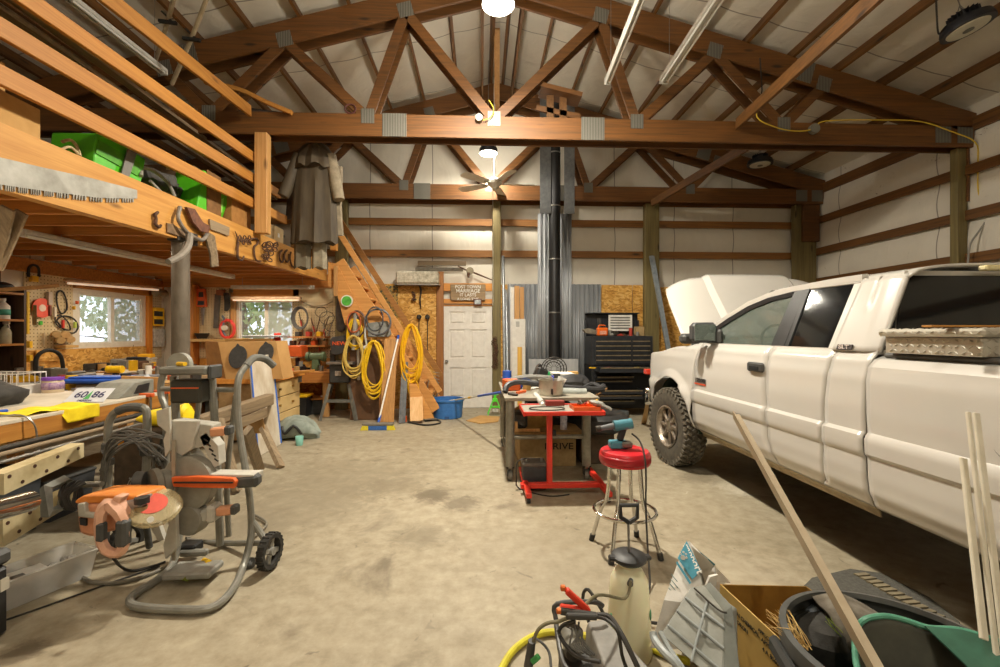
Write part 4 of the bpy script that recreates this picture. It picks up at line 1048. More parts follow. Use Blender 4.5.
# cab interior
INT = M('cab_interior', '8A8578', '6E695E', rough=.8)
for sx in (-.42,.42):
    obj('seat_back', MB().box((TXC + sx, 3.3,1.2), (.5,.16,.55), .06,(-.15,0,0)), INT, t)
    obj('head_rest', MB().box((TXC + sx, 3.24,1.56), (.26,.1,.18), .04), INT, t)
obj('dashboard', MB().box((TXC, 4.35,1.27), (1.6,.35,.22), .05), DARKG, t)
obj('steering_wheel', MB().tube([(TXC - .42 + .19 * math.cos(q), 3.98 + .08 * math.sin(q), 1.38 + .17 * math.sin(q)) for q in [2 * PI * k / 16 for k in range(16)]], .014,6, closed=True), DARKG, t)
# hood, raised
hp = V((0,4.70,1.36)); HA = math.radians(48); HL = 1.07
def hood(u, v):
    a_ = 2 * u - 1; w_ = 1.0 - .01 * v - .10 * v ** 9
    x = TXC + w_ * a_
    lift = .10 * (1 - abs(a_) ** 6) + .04 * (1 if abs(a_) < .48 else max(0,1 - (abs(a_) - .48) / .06)) * min(1, v * 4 + .2)
    lift -= .13 * max(0, v - .82) ** 2 / .0324 * .8
    s = HL * v * (1 - .11 * abs(a_) ** 5)
    return V((x, hp.y + s * math.cos(HA) - lift * math.sin(HA), hp.z + s * math.sin(HA) + lift * math.cos(HA)))
m2 = MB(); m2.grid(hood, 100,24); h_ = obj('hood', m2, PAINT, t, solid=.02, sm=.5)
m2 = MB(); m2.grid(lambda u, v: hood(.08 + .84 * u, .05 + .88 * v) + V((0,.05,-.035)), 12,8); obj('hood_underside', m2, M('hood_pad', '8B8880', '75726A', rough=.9), t, solid=.02)
for sx in (-1,1): obj('hood_hinge', MB().bar((TXC + .78 * sx, 4.62,1.30), (TXC + .80 * sx, 4.86,1.55), .02,.05).bar((TXC + .78 * sx, 4.95,1.2), (TXC + .80 * sx, 4.86,1.55), .02,.03), IRON, t)
m2 = MB(); m2.span((TXL + .15,4.55,1.28), (2 * TXC - TXL - .15,4.78,1.345), .02); obj('cowl', m2, M('cowl_grey', '8C8A85', rough=.6), t)
# door handle
hc = W(757,367, X=2.15)
m2 = MB().box((TXL - .012, hc.y, hc.z), (.03,.20,.075), .014); hd = obj('door_handle', m2, DARKG, t)
obj('handle_recess', MB().box((TXL - .029, hc.y, hc.z - .008), (.006,.12,.032), .004), SEAM, hd)
# mirror
my = 4.45
my = 4.2; m2 = MB().box((TXL - .04, my, 1.48), (.24,.12,.19), .035); mr = obj('side_mirror', m2, M('mirror_shell', '4E4F50', '414243', rough=.5), t)
obj('mirror_glass', MB().span((TXL - .15, my - .066,1.405), (TXL + .05, my - .06,1.555)), M('mirror', 'C8CCCC', rough=.05, metal=1), mr)
obj('mirror_arm', MB().box((TXL - .10, my + .13,1.42), (.20,.12,.10), .03).box((TXL + .08, my + .02,1.44), (.05,.26,.14), .02), DARKG, mr)
m2 = MB(); m2.span((2 * TXC - TXL + .06, my - .08,1.4), (2 * TXC - TXL + .3, my + .05,1.6), .03); obj('far_side_mirror', m2, DARKG, t)
# badges
bx = TXL - .012
bd = obj('model_badge', MB().box((TXL + .0,4.32,1.005), (.016,.22,.055), .003), M('badge_silver', '8E8D88', '6E6D69', rough=.3, metal=.6), t)
text(bd, '2500', (TXL - .012,4.30,1.012), .052, FACE_L, INK, .001, 'badge_lettering', 1.6)
obj('badge_stripe', MB().box((TXL - .010,4.32,.974), (.006,.22,.014)), M('badge_red', 'D4502A'), bd)
sb = W(691 - 0,345, X=2.2)
q = W(846,347, X=TXL + .06)
bd = obj('trim_badge', MB().box((TXL + .052, q.y, q.z), (.01,.115,.034), .003,(0,.35,0)), M('badge_dark', '3E3433'), t)
text(bd, 'SLT', (TXL + .044, q.y, q.z), .036, Euler((PI / 2 - .0,0,-PI / 2)), M('badge_letter', 'E8D8D0'), .0015, 'badge_lettering', 1.4)
# wheels
def tyre(cx, cy, steer, name):
    w = obj(name, MB().lathe([(.225,-.12), (.26,-.135), (.36,-.14), (.405,-.125), (.415,-.09), (.418,0), (.415,.09), (.405,.125), (.36,.14), (.26,.135), (.225,.12)], (0,0,0), (1,0,0), 64, cap=False), M('tire_rubber', '5E574A', '45403A', rough=.9, scale=20, bmp=.3))
    w.parent = t
    w.location = V((cx, cy, .425)) - V(t.location); w.rotation_euler = (0,0, steer)
    SHIFT[w.name] = V((0,0,0))
    m2 = MB()
    for k in range(40):
        for row, off in ((-.095,0), (-.035,.5), (.035,0), (.095,.5)):
            a_ = 2 * PI * (k + off) / 40; R = Matrix.Rotation(a_, 3, 'X')
            R2 = R @ Matrix.Rotation(.45 if row in (-.035,.095) else -.45,3, 'Z')
            m2.box(R @ V((row, 0,.423)), (.052,.030,.022), .003, R2)
        for sd in (-1,1):
            R = Matrix.Rotation(2 * PI * (k + .25) / 40,3, 'X'); m2.box(R @ V((.132 * sd, 0,.395)), (.02,.034,.05), .003, R)
    tr = obj('tread', m2, M('tread_rubber', '6E675A', '4E493F', rough=.95, scale=14), w)
    RIM = M('rim_alloy', 'B9AEA0', '8F8272', rough=.35, metal=.75, scale=9)
    obj('rim', MB().lathe([(.225,-.12), (.232,-.135), (.222,-.137), (.205,-.115), (.195,-.05), (.2,.1), (.225,.12)], (0,0,0), (1,0,0), 40, cap=False), RIM, w, solid=.006)
    m2 = MB(); m2.lathe([(0,-.10), (.045,-.105), (.055,-.10), (.07,-.075), (.2,-.05), (.2,-.04), (0,-.04)], (0,0,0), (1,0,0), 32)
    for k in range(8):
        R = Matrix.Rotation(2 * PI * k / 8,3, 'X'); m2.box(R @ V((-.082,0,.13)), (.035,.045,.15), .012, R)
        m2.cyl(R @ V((-.12,.0,.065)), R @ V((-.09,0,.065)), .012, n=8)
    obj('hub', m2, RIM, w)
    obj('brake_disc', MB().cyl((-.03,0,0), (.0,0,0), .17, n=24), RUST, w)
    return w
w0 = tyre(TXL + .05, AY, math.radians(5), 'front_wheel'); w0.scale = (.86,1,1)
for nm, x, y in (('rear_wheel', TXL + .14, RY), ('far_front_wheel', 2 * TXC - TXL - .07, AY), ('far_rear_wheel', 2 * TXC - TXL - .14, RY)):
    c = copy_tree(w0, t); c.name = nm; c.location = V((x, y, .425)) - V(t.location); c.rotation_euler = (0,0,0 if 'rear' in nm else math.radians(9) + PI)
    if nm == 'far_rear_wheel': c.rotation_euler = (0,0, PI)

# diamond-plate tool box across the bed
t = thing('bed_toolbox', 'silver diamond-plate tool box lying across the truck bed behind the cab', 'tool box', (TXC, 2.1,1.366))
DP = M('diamond_plate', 'D2CDC0', 'B2AA98', rough=.3, metal=.45, scale=6)
x0, x1, y0, y1 = TXL + .0,2 * TXC - TXL - .0,1.86,2.33
z0, z1 = 1.367,1.452
bd = obj('body', MB().span((x0 + .02, y0, z0), (x1 - .02, y1, z1), .004), DP, t)
ld = obj('lid', MB().span((x0 - .01, y0 - .03, z1 + .002), (x1 + .01, y1 + .02,1.492), .012), DP, t)
m2 = MB()
def diamonds(org, du, dv, nn, nu, nv, m2):
    for i in range(nu):
        for j in range(nv):
            s = 1 if (i + j) % 2 else -1; c_ = V(org) + V(du) * (i + .5) + V(dv) * (j + .5)
            a_ = (V(du) + V(dv) * s * .8) * .36; b_ = V(nn).cross(a_).normalized() * .005
            m2.add([c_ - a_, c_ + b_, c_ + a_, c_ - b_, c_ + V(nn) * .0045], [(0,1,4), (1,2,4), (2,3,4), (3,0,4)])
diamonds((x0 + .018, y0, z0), (0,.03,0), (0,0,.0283), (-1,0,0), 15,3, m2)
diamonds((x0, y0 - .002, z0), (.032,0,0), (0,0,.0283), (0,-1,0), 63,3, m2)
obj('tread_pattern', m2, DP, bd)
m2 = MB(); diamonds((x0 - .012, y0 - .03, z1 + .008), (0,.034,0), (0,0,.03), (-1,0,0), 15,1, m2); diamonds((x0, y0 - .032, z1 + .008), (.036,0,0), (0,0,.03), (0,-1,0), 56,1, m2); diamonds((x0, y0 - .03,1.493), (.036,0,0), (0,.036,0), (0,0,1), 56,14, m2)
obj('tread_pattern', m2, DP, ld)
a = W(932,327.5, Y=1.95); b_ = W(1010,330, Y=1.75)
solo('wood_lath', MB().span((a.x, 1.95,1.4985), (a.x + .5,2.0,1.508), .002), PINE_X, 'thin strip of wood lying on the diamond-plate tool box', 'lath')
# ---------------------------------------------------------------- ceiling lamps and fan
def high_bay(x, y, z, lit, lab, tilt=(0,0)):
    t = thing('high_bay_lamp', lab, 'lamp', (x, y, z), world=False, group='high bay lamps')
    HB = M('lamp_black', '2C2D33', '1E1F24', rough=.45, metal=.3)
    obj('housing', MB().lathe([(.0,.16), (.06,.16), (.07,.10), (.12,.09), (.13,.06), (.20,.05), (.215,.0), (.215,-.03), (.205,-.036)][:(8 if not lit else 7)] if not lit else [(.0,.16), (.06,.16), (.07,.10), (.12,.09), (.13,.06), (.16,.05), (.165,-.03)], n=32), HB, t)
    m2 = MB()
    for k in range(18):
        a_ = 2 * PI * k / 18; m2.bar((.06 * math.cos(a_), .06 * math.sin(a_), .11), (.13 * math.cos(a_), .13 * math.sin(a_), .11), .006,.07)
    obj('cooling_fins', m2, HB, t)
    dm = M('lamp_lit', 'FFF6E4', 'FFF6E4', emis=14) if lit else M('lamp_diffuser', 'D8D4C0', 'C9C5B2', rough=.4)
    obj('diffuser', MB().lathe([(0,-.05), (.12,-.047), (.15,-.04), (.16,-.03)] if lit else [(0,-.045), (.10,-.047), (.165,-.04), (.17,-.03)], n=32), dm, t)
    if not lit: obj('center_lens', MB().cyl((0,0,-.047), (0,0,-.054), .045), M('lens_dark', '6A6A62'), t)
    zt = ztop(x) + .12 - z
    obj('hanger_chain', MB().tube([(0,0,.16), (0,0,.24), (0,0, max(.3, zt))], .006,6).tube([(0,0,.24), (.05,0,.16)], .004,5).tube([(0,0,.24), (-.05,0,.16)], .004,5), STEEL, t)
    t.rotation_euler = (tilt[0], tilt[1], 0)
    return t
high_bay(*BAY[0], True, 'round high bay lamp lit brightly at the top centre of the picture')
high_bay(*BAY[1], True, 'smaller lit round lamp farther back above the ceiling fan')
high_bay(*BAY[2], True, 'unseen lit round lamp assumed on the ridge behind the camera')
high_bay(*BAY[3], True, 'unseen fill lamp added on the ridge farthest behind the camera')
p = W(916,32, Y=4.3); t = high_bay(p.x, p.y, p.z, False, 'unlit round black lamp hanging at the top right corner')
t.rotation_euler = (-.10,-.22,0)
obj('power_cord', MB().tube([(-.08,0,.1), (-.2,.02,.05), (-.32,.0,-.02), (-.40,-.1,.12), (-.44,-.2,.35)], .009,6,5), CORDK, t)
# the picture shows this lamp right of centre at the top edge
t.location = W(967,26, Y=4.45)
p = W(760,163, Y=8.1); high_bay(p.x, p.y, p.z, False, 'small unlit round lamp hanging near the back over the truck')
fc = W(494.5,184, Y=8.0)
t = thing('ceiling_fan', 'white five-blade ceiling fan in front of the far truss', 'fan', fc)
FW = M('fan_white', 'F0ECE2', 'DCD6CA', rough=.5, scale=9)
obj('motor', MB().lathe([(.0,.10), (.06,.10), (.12,.06), (.13,.0), (.09,-.04), (.05,-.07), (.04,-.12), (0,-.13)], fc, n=28), FW, t)
obj('down_rod', MB().cyl(fc + V((0,0,.1)), V((fc.x, fc.y, 6.0)), .014, n=8), FW, t)
for k in range(5):
    a_ = math.radians(5 + 72 * k); d = V((math.cos(a_), math.sin(a_), 0)); s = V((-d.y, d.x, .18))
    m2 = MB(); m2.prism([fc + d * .16 - s * .05, fc + d * .2 - s * .075, fc + d * .68 - s * .09, fc + d * .74 - s * .05, fc + d * .74 + s * .05, fc + d * .68 + s * .09, fc + d * .2 + s * .075, fc + d * .16 + s * .05], (0,0,.008)); bl = obj('blade', m2, FW, t)
    obj('blade_arm', MB().bar(fc + d * .08 + V((0,0,-.01)), fc + d * .24,.04,.01), M('fan_arm', 'A8A294'), bl)
obj('pull_cord', MB().cyl(fc + V((-.03,0,-.1)), W(493,305, Y=8.0), .004, n=5), M('string', 'E4E0D4'), t)
# yellow wires and junction boxes
WY = M('yellow_wire', 'E8C83C', rough=.5)
jb = W(814,129, Y=5.86)
solo('wire_run', MB().tube([W(760,97, Y=5.85), W(757,117, Y=5.85), W(775,127, Y=5.85), W(795,131, Y=5.85), W(814,129, Y=5.85), W(825,121, Y=5.85), W(880,120, Y=5.86), W(920,121.5, Y=5.86), W(950,131, Y=5.85), W(975,142, Y=5.84), W(978,160, Y=5.84), W(978,190, Y=5.84), W(984,212, Y=5.84)], .008,6,4), WY, 'yellow electric cable stapled along the near truss chord to the right post', 'cable')
solo('junction_box', MB().lathe([(0,-.03), (.065,-.03), (.065,.03), (0,.03)], jb, (0,1,0), 14), M('jbox', '7D7A6E', rough=.5), 'round metal junction box on the near truss chord', 'junction box')
solo('junction_box', MB().lathe([(0,-.03), (.075,-.03), (.075,.03), (0,.03)], W(987,216, Y=5.84), (0,1,0), 16), M('jbox_lt', 'C2BCA0', rough=.5), 'round pale junction box on the right-hand post with cables', 'junction box')
solo('conduit', MB().tube([W(987,219, Y=5.8), W(980,230, Y=5.8), W(971,243, Y=5.82), W(968,262, Y=5.85), W(968,300, Y=5.85)], .012,6,4), M('conduit_grey', '9A9890'), 'grey cable dropping from the pale junction box behind the truck', 'cable')
solo('junction_box', MB().lathe([(0,-.03), (.05,-.03), (.05,.03), (0,.03)], W(479,118, Y=5.87), (0,1,0), 14), M('jbox', '7D7A6E'), 'round grey junction box at the middle of the near truss', 'junction box')
solo('wire_run', MB().tube([W(489,100, Y=5.86), W(494,110, Y=5.86), W(490,118, Y=5.86), W(483,120, Y=5.86)], .006,6,4), WY, 'short curl of yellow wire at the middle of the near truss', 'cable')
solo('wire_run', MB().tube([W(760,58, Y=5.84), W(762,90, Y=5.84), W(760,97, Y=5.84)], .008,5,3), CORDK, 'dark wire dangling by the splice of the near truss on the right', 'cable')
solo('wire_bundle', MB().tube([W(350,108, Y=5.87) + V((.07 * math.cos(q * 1.0), .02,.06 * math.sin(q))) for q in [k * .9 for k in range(22)]], .008,5,2), M('wire_red', '6A3838', '3F2A2A'), 'knot of dark red wire hung on the near truss at the left node', 'wire')

# ---------------------------------------------------------------- workshop: walls
sheet_ = lambda a, b_, mat, lab: solo('pegboard', MB().span(a, b_, .002), mat, lab, 'pegboard')
sheet_((XL_ + .01,6.3,1.0), (XL_ + .025, LY0 - .1,2.32), PEG, 'perforated board on the left wall beside the window')
sheet_((XL_ + .01, LY1 + .14,1.0), (XL_ + .025,8.9,2.32), PEG, 'narrow perforated board on the left wall right of the window')
sheet_((XL_ + .36,8.90,1.0), (WX0 - .1,8.915,2.36), PEG, 'perforated board on the back wall left of the back window')
sheet_((WX1 + .0,8.90,1.0), (-2.7,8.915,2.36), PEG, 'perforated board on the back wall right of the back window')
solo('osb_sheet', MB().span((XL_ + .01,3.0,0), (XL_ + .03,8.5,1.24)), OSB, 'strand board low on the left wall behind the benches', 'wall sheet')
solo('osb_sheet', MB().span((XL_ + .36,8.91,0), (-2.7,8.93,.99)), OSB, 'strand board low on the back wall behind the benches', 'wall sheet')
solo('plywood_sheet', MB().span((XL_ + .01,2.2,1.0), (XL_ + .03,6.0,2.32)), M('dark_panel', '6B4A2C', '53381F'), 'dark wooden panel on the left wall behind the near shelves', 'wall sheet')
LX = XL_ + .05
def LP(u, v, d=0.0): return W(u, v, X=LX + d)
def BPk(u, v, d=0.0): return W(u, v, Y=8.87 - d)
# tube reflector along the left window
t = thing('bench_tube_light', 'long tube lamp with a pale reflector above the left window', 'light', LP(100,281,.3))
obj('reflector', MB().bar(LP(66,280,.3), LP(160,288,.3), .10,.04, bev=.01), M('reflector', 'C8A888', 'A88868', rough=.3), t)
obj('tube_lamp', MB().cyl(LP(68,283.2,.3), LP(158,290,.3), .016), M('warm_tube', 'FFE8CC', 'FFE0C0', emis=.8), t)
t = thing('bench_tube_light', 'long strip lamp hung across the back window', 'light', BPk(265,298,.25))
obj('reflector', MB().bar(BPk(232,298,.25), BPk(301,298,.25), .09,.05, bev=.01), M('reflector', 'C8A888'), t)
obj('tube_lamp', MB().cyl(BPk(233,300.2,.25), BPk(299,300.2,.25), .014), M('warm_tube', 'FFE8CC'), t)
m2 = MB()
strip_light(W(233,286.5, Y=8.5), W(312,286.5, Y=8.3), 'white strip light hung in front of the header of the back window', .09)
# hung on the left pegboard
def loopthing(name, lab, cat, pts, r, mat, closed=True, n=6): return solo(name, MB().tube(pts, r, n, 4, closed), mat, lab, cat)
BELT = M('belt_rubber', '2E2D2B', rough=.7)
loopthing('drive_belt', 'tall black rubber belt loop on the left pegboard', 'belt', [LP(57,293), LP(62,291), LP(66,299), LP(67,308), LP(64,313), LP(60,312), LP(57,303)], .011, BELT)
loopthing('drive_belt', 'lower black belt loop twisted beside the window on the pegboard', 'belt', [LP(57,320), LP(64,316), LP(74,319), LP(78,327), LP(74,333), LP(66,331), LP(60,325)], .011, BELT)
loopthing('drive_belt', 'small black belt loop under the tall one on the left pegboard', 'belt', [LP(55,318), LP(60,315), LP(68,322), LP(70,330), LP(62,328), LP(57,325)], .009, BELT)
m2 = MB(); c = LP(42,308,.01); t = thing('saw_blade_sleeve', 'round red saw blade package hanging on the left pegboard', 'saw blade', c)
obj('disc', MB().lathe([(0,-.006), (.135,-.006), (.135,.006), (0,.006)], c, (1,0,0), 28), M('coral_red', 'E8604A', 'D8503C'), t)
obj('label', MB().lathe([(0,.007), (.05,.007), (.05,.009), (0,.009)], c, (1,0,0), 20), M('label_cream', 'F0D8C8'), t)
c = LP(34,279.5,.03); t = thing('padlock_pack', 'yellow-labelled package with a black loop hanging on the left wall stud', 'hardware', c)
obj('loop', MB().tube([LP(28.5,277,.03), LP(29,268,.03), LP(33.5,265,.03), LP(38.5,268,.03), LP(39,277,.03)], .016,8,4), BLACK, t)
obj('pack', MB().span(LP(28.5,281.5,.01), LP(39,276.5,.06), .004), YEL, t)
def pegbox(u0, v0, u1, v1, d, mat, lab, name='hanging_pack', cat='package'):
    a = LP(u0, v1,.0); b_ = LP(u1, v0, d); return solo(name, MB().span(a, b_, .004), mat, lab, cat)
pegbox(46,292,53,305,.04, M('clear_pack', 'C9B8A6', 'A8978A'), 'clear blister pack on the left pegboard above the red blade')
pegbox(47,306,52,316,.04, M('maroon', '7A4438'), 'dark red pack on the left pegboard beside the red blade')
pegbox(52.5,307,57,317,.03, M('cream_pack', 'E4DCC8'), 'cream pack on the pegboard beside the tall belt loop')
pegbox(75,301,79,304,.04, ORANGE, 'small orange item by the left window')
pegbox(72,306,76,309.5,.04, YEL, 'small yellow item by the left window')
pegbox(38,321,43,325,.03, GRN, 'small green and white tag on the left pegboard')
pegbox(61,320,65,328,.03, RED, 'small red packet on the pegboard between the belts')
pegbox(73,322,77,328,.03, M('lime_tag', 'B5CC5A'), 'yellow-green tag by the window beside the belts')
pegbox(32,305,37,325,.06, M('grey_tool', '9C8C72', '786A54'), 'grey hanging tool left of the red blade')
pegbox(25,341,33,348,.06, YEL, 'upper yellow hook block on the left stud', 'hook_block', 'hook')
pegbox(25,355,33,362,.06, YEL, 'lower yellow hook block on the left stud', 'hook_block', 'hook')
pegbox(25,292,30,334,.03, M('yellow_level', 'E8C030', 'CFA020'), 'long yellow level hanging on the left stud', 'spirit_level', 'level')
for i, (u, v) in enumerate(((56,334), (65,334), (60,340), (70,339))):
    solo('paper_cup_roll', MB().cyl(LP(u, v, .02), LP(u + 1, v + .5,.13), .05, n=14), M('kraft', 'D2B280', 'B8945E'), ('upper left', 'upper right', 'lower left', 'lower right')[i] + ' kraft roll stored on the left pegboard above the shelf', 'roll')
pegbox(54,345,79,348,.16, M('shelf_pine', 'C9A060'), 'narrow shelf on the left pegboard under the rolls', 'wall_shelf', 'shelf')
pegbox(35,349,62,362,.02, OSB, 'strand-board strip behind the bench at the left wall', 'backing_strip', 'board')
pegbox(42,333,44.5,347,.04, M('brush', 'DDD2BC'), 'slim white brush hanging at the middle of the left pegboard', 'brush', 'brush')
loopthing('rubber_hoop', 'large dark hoop leaning on the bench in front of the left pegboard', 'hoop', [W(36,377, X=-5.3), W(36,360, X=-5.3), W(42,352, X=-5.3), W(52,350.5, X=-5.3), W(61,357, X=-5.3), W(64,377, X=-5.3)], .022, BELT, False, 8)
# back pegboard tools
t = thing('tool_holder', 'orange plastic tool holder hanging on the back pegboard', 'tool', BPk(201,295))
m2 = MB(); m2.prism([BPk(197,289,.02), BPk(206,289,.02), BPk(207.5,307,.02), BPk(194,307,.02)], (0,-.05,0)); obj('body', m2, ORANGE, t)
m2 = MB(); m2.prism([BPk(199,292,.075), BPk(203,292,.075), BPk(203.5,297,.075), BPk(198.5,297,.075)], (0,-.004,0)); m2.prism([BPk(198,301,.075), BPk(204,301,.075), BPk(204,305,.075), BPk(197.5,305,.075)], (0,-.004,0)); obj('slots', m2, BLACK, t)
solo('keyhole_saw', MB().prism([BPk(201,308), BPk(205,308), BPk(203.5,325), BPk(202,325)], (0,-.01,0)), STEEL, 'narrow keyhole saw blade below the orange holder', 'saw')
t = thing('hand_saw', 'old hand saw hanging point-down on the back pegboard', 'saw', BPk(217,310))
obj('blade', MB().prism([BPk(215,294), BPk(221,294), BPk(218.5,328), BPk(213.5,328)], (0,-.01,0)), M('old_blade', '6B6358', '4E473D', rough=.5, metal=.4), t)
obj('handle', MB().prism([BPk(217,290,.01), BPk(226,290,.01), BPk(224,296,.01), BPk(217,295,.01)], (0,-.03,0)), M('saw_grip', '8A4E2A'), t)
m2 = MB()
for k in range(5): m2.tube([BPk(224 + k, 293,.03), BPk(225 + k * 1.2,302 + k, .05), BPk(225 + k * .4,311,.03)], .014,6,3)
solo('plier_cluster', m2, IRON, 'cluster of pliers hanging right of the hand saw', 'pliers')
c = BPk(227.5,329,.05); t = thing('red_reel', 'round red cord reel hanging left of the back window', 'reel', c)
obj('ring', MB().tube([c + V((.13 * math.cos(q), 0,.17 * math.sin(q))) for q in [2 * PI * k / 14 for k in range(14)]], .03,8, closed=True), M('coral_red2', 'EE4A3C', 'D83C30'), t)
obj('core', MB().cyl(c + V((-.05,.02,.02)), c + V((-.05,-.04,.02)), .05), M('cream_pack', 'E4DCC8'), t)
m2 = MB(); m2.tube([c + V((-.1,0,.25)), c + V((-.06,-.01,.18)), c + V((-.09,0,-.02)), c + V((-.02,0,-.16))], .02,6,3)
solo('hose_nozzle', m2, M('nozzle', '5F6A78'), 'blue-grey nozzle hanging over the red reel', 'nozzle')
solo('bench_shelf', MB().span(BPk(190,341.5), BPk(236,339,.25), .004), M('shelf_pine', 'C9A060'), 'short shelf on the back wall left of the window', 'shelf')
solo('black_bowl', MB().lathe([(0,0), (.08,0), (.12,.09), (.13,.10)], BPk(202,338.5,.15), n=18), BLACK, 'black bowl on the short shelf left of the back window', 'bowl')
c = BPk(301,318,.06); m2 = MB()
for k in range(5): m2.tube([c + V(((.12 + .01 * k) * math.cos(q), -.015 * k, (.18 + .01 * k) * math.sin(q))) for q in [2 * PI * j / 14 for j in range(14)]], .010,5, closed=True)
solo('wire_coil', m2, M('wire_dark', '57524E', '3B3734'), 'coil of dark wire hanging just right of the back window', 'wire coil')
names = ['hammer', 'long screwdriver', 'tin snips', 'curved saw', 'square', 'rasp', 'file', 'wrench', 'chisel', 'mallet', 'spanner', 'cutter']
TOOLM = [IRON, RUST, STEEL, M('tool_red', 'B03A2A'), M('tool_wood', 'A87A48')]
for i in range(12):
    u = 299 + i * 3.0; v = 312 + (i * 7) % 22; a = BPk(u, v, .03); L_ = .16 + .05 * (i % 4); d = V((rnd(-.35,.35), 0,-1)).normalized()
    t = thing('hand_tool', 'hand tool hanging among others on the crowded back pegboard', 'tool', a, group='hand tools on the back pegboard')
    obj('shaft', MB().bar(a, a + d * L_, .016,.012), TOOLM[i % 3], t); obj('grip', MB().bar(a + d * L_, a + d * (L_ + .12), .026,.022, bev=.006), TOOLM[3 + i % 2], t)
c = BPk(322,318,.05)
for k in range(3):
    c2 = BPk(321 + k * 6,312 + 6 * k, .04); rr = .11 + .03 * k
    solo('bent_band', MB().tube([c2 + V((rr * math.cos(q), .01 * math.sin(q), rr * .9 * math.sin(q))) for q in [2 * PI * j / 16 for j in range(16)]], .006,5, closed=True), IRON, ('smallest', 'middle-sized', 'largest')[k] + ' of three looped blades on the back pegboard', 'blade')
solo('hanging_bag', MB().loft([[V((BPk(342,290).x + w_ * math.cos(q), 8.8 + .05 * math.sin(q), z)) for q in [2 * PI * k / 12 for k in range(12)]] for z, w_ in ((2.30,.02), (2.2,.07), (1.9,.1), (1.55,.09), (1.5,.03))]), M('bag_dark', '4A4038', '332C26', rough=.8), 'dark bundle of tools hanging under the stair landing', 'tool bundle')
solo('wire_festoon', MB().tube([BPk(301,301,.05), BPk(312,306,.05), BPk(325,305,.05), BPk(333,301,.05)], .006,5,4), CORDK, 'thin black wire sagging across the back pegboard', 'wire')
t = thing('green_paint_lid', 'round white-rimmed green lid on the stair stringer', 'lid', W(347,301, Y=7.66)); c = W(347,301, Y=7.66)
obj('rim', MB().lathe([(0,-.01), (.10,-.01), (.10,.015), (.08,.015)], c, (0,-1,0), 24), WHITE, t); obj('face', MB().lathe([(0,.0), (.08,.0), (.08,.012), (0,.012)], c + V((0,-.012,0)), (0,-1,0), 24), M('green_face', '5DBB46', '3C8E30', scale=20), t)

# ---------------------------------------------------------------- left shelf unit
t = thing('shelf_unit', 'dark open shelf unit of spray bottles at the left edge', 'shelf', (-5.95,5.3,0))
sx0, sx1, sy0, sy1 = XL_ + .06, XL_ + .42,5.2,5.92
DKW = wood('dark_shelf', '5A4434', '3D2D22', 'z')
obj('side_panel', MB().span((sx0, sy1 - .03,.9), (sx1, sy1,2.05)), DKW, t); obj('side_panel', MB().span((sx0, sy0,.9), (sx1, sy0 + .03,2.05)), DKW, t)
for z in (.95,1.32,1.62,1.95): obj('shelf_board', MB().span((sx0, sy0 + .03, z), (sx1, sy1 - .03, z + .025)), PINE_Y, t)
obj('back_panel', MB().span((sx0 - .01, sy0,.9), (sx0, sy1,2.05)), DKW, t)
def spray(x, y, z, lab, mb_, mt, s=1.0):
    t = thing('spray_bottle', lab, 'bottle', (x, y, z))
    obj('bottle', MB().lathe([(0,0), (.045 * s, 0), (.048 * s, .02), (.048 * s, .12 * s), (.03 * s, .17 * s), (.014 * s, .19 * s), (.014 * s, .21 * s)], (x, y, z), n=16), mb_, t)
    obj('trigger_head', MB().box((x + .01, y, z + .225 * s), (.07 * s, .025,.035 * s), .006).bar((x + .03, y, z + .22 * s), (x + .045, y, z + .17 * s), .012,.01), mt, t)
spray(-5.84,5.78,1.345, 'clear spray bottle with a white trigger on the lower left shelf', M('bottle_clear', 'B9B49A', 'A09C86', rough=.2), WHITE, 1.15)
spray(-5.84,5.60,1.345, 'dark spray bottle with a black trigger on the lower left shelf', M('bottle_amber', '6B5A30'), BLACK, 1.1)
t = thing('jug', 'white jug with a green label on the upper left shelf', 'jug', (-5.84,5.74,1.645)); obj('bottle', MB().lathe([(0,0), (.07,0), (.07,.16), (.03,.21), (.03,.23)], (-5.84,5.74,1.645)), WHITE, t); obj('label', MB().lathe([(.072,.05), (.072,.12)], (-5.84,5.74,1.645), cap=False), M('teal_label', '3E9A86'), t, solid=.002); obj('cap', MB().cyl((-5.84,5.74,1.87), (-5.84,5.74,1.90), .035), WHITE, t)
solo('black_bag', MB().ball((-5.83,5.7,1.98 + .06), (.13,.13,.06), 14).ball((-5.86,5.4,1.78), (.1,.12,.12), 12), BLACK, 'black bag slumped on the upper left shelf', 'bag')
solo('overhead_plank', MB().bar(W(-25,292, X=-5.55), W(55,286, X=-5.2) + V((0,0,0)), .30,.04,(0,0,1), .004), wood('plank_shelf', 'B98B4E', '8A6232', 'y'), 'wide plank shelf jutting over the near shelf unit', 'shelf')
for i, (a, b_) in enumerate((((-4,262), (8,208)), ((-3,268), (22,212)))):
    p, q = W(a[0], a[1], X=-3.35), W(b_[0], b_[1], X=-3.1)
    solo('leaning_board', MB().bar(p, q, .02,.08,(1,0,0), .003), OLDZ, ('narrow', 'wide')[i] + ' board leaning up against the loft at the left edge', 'board')

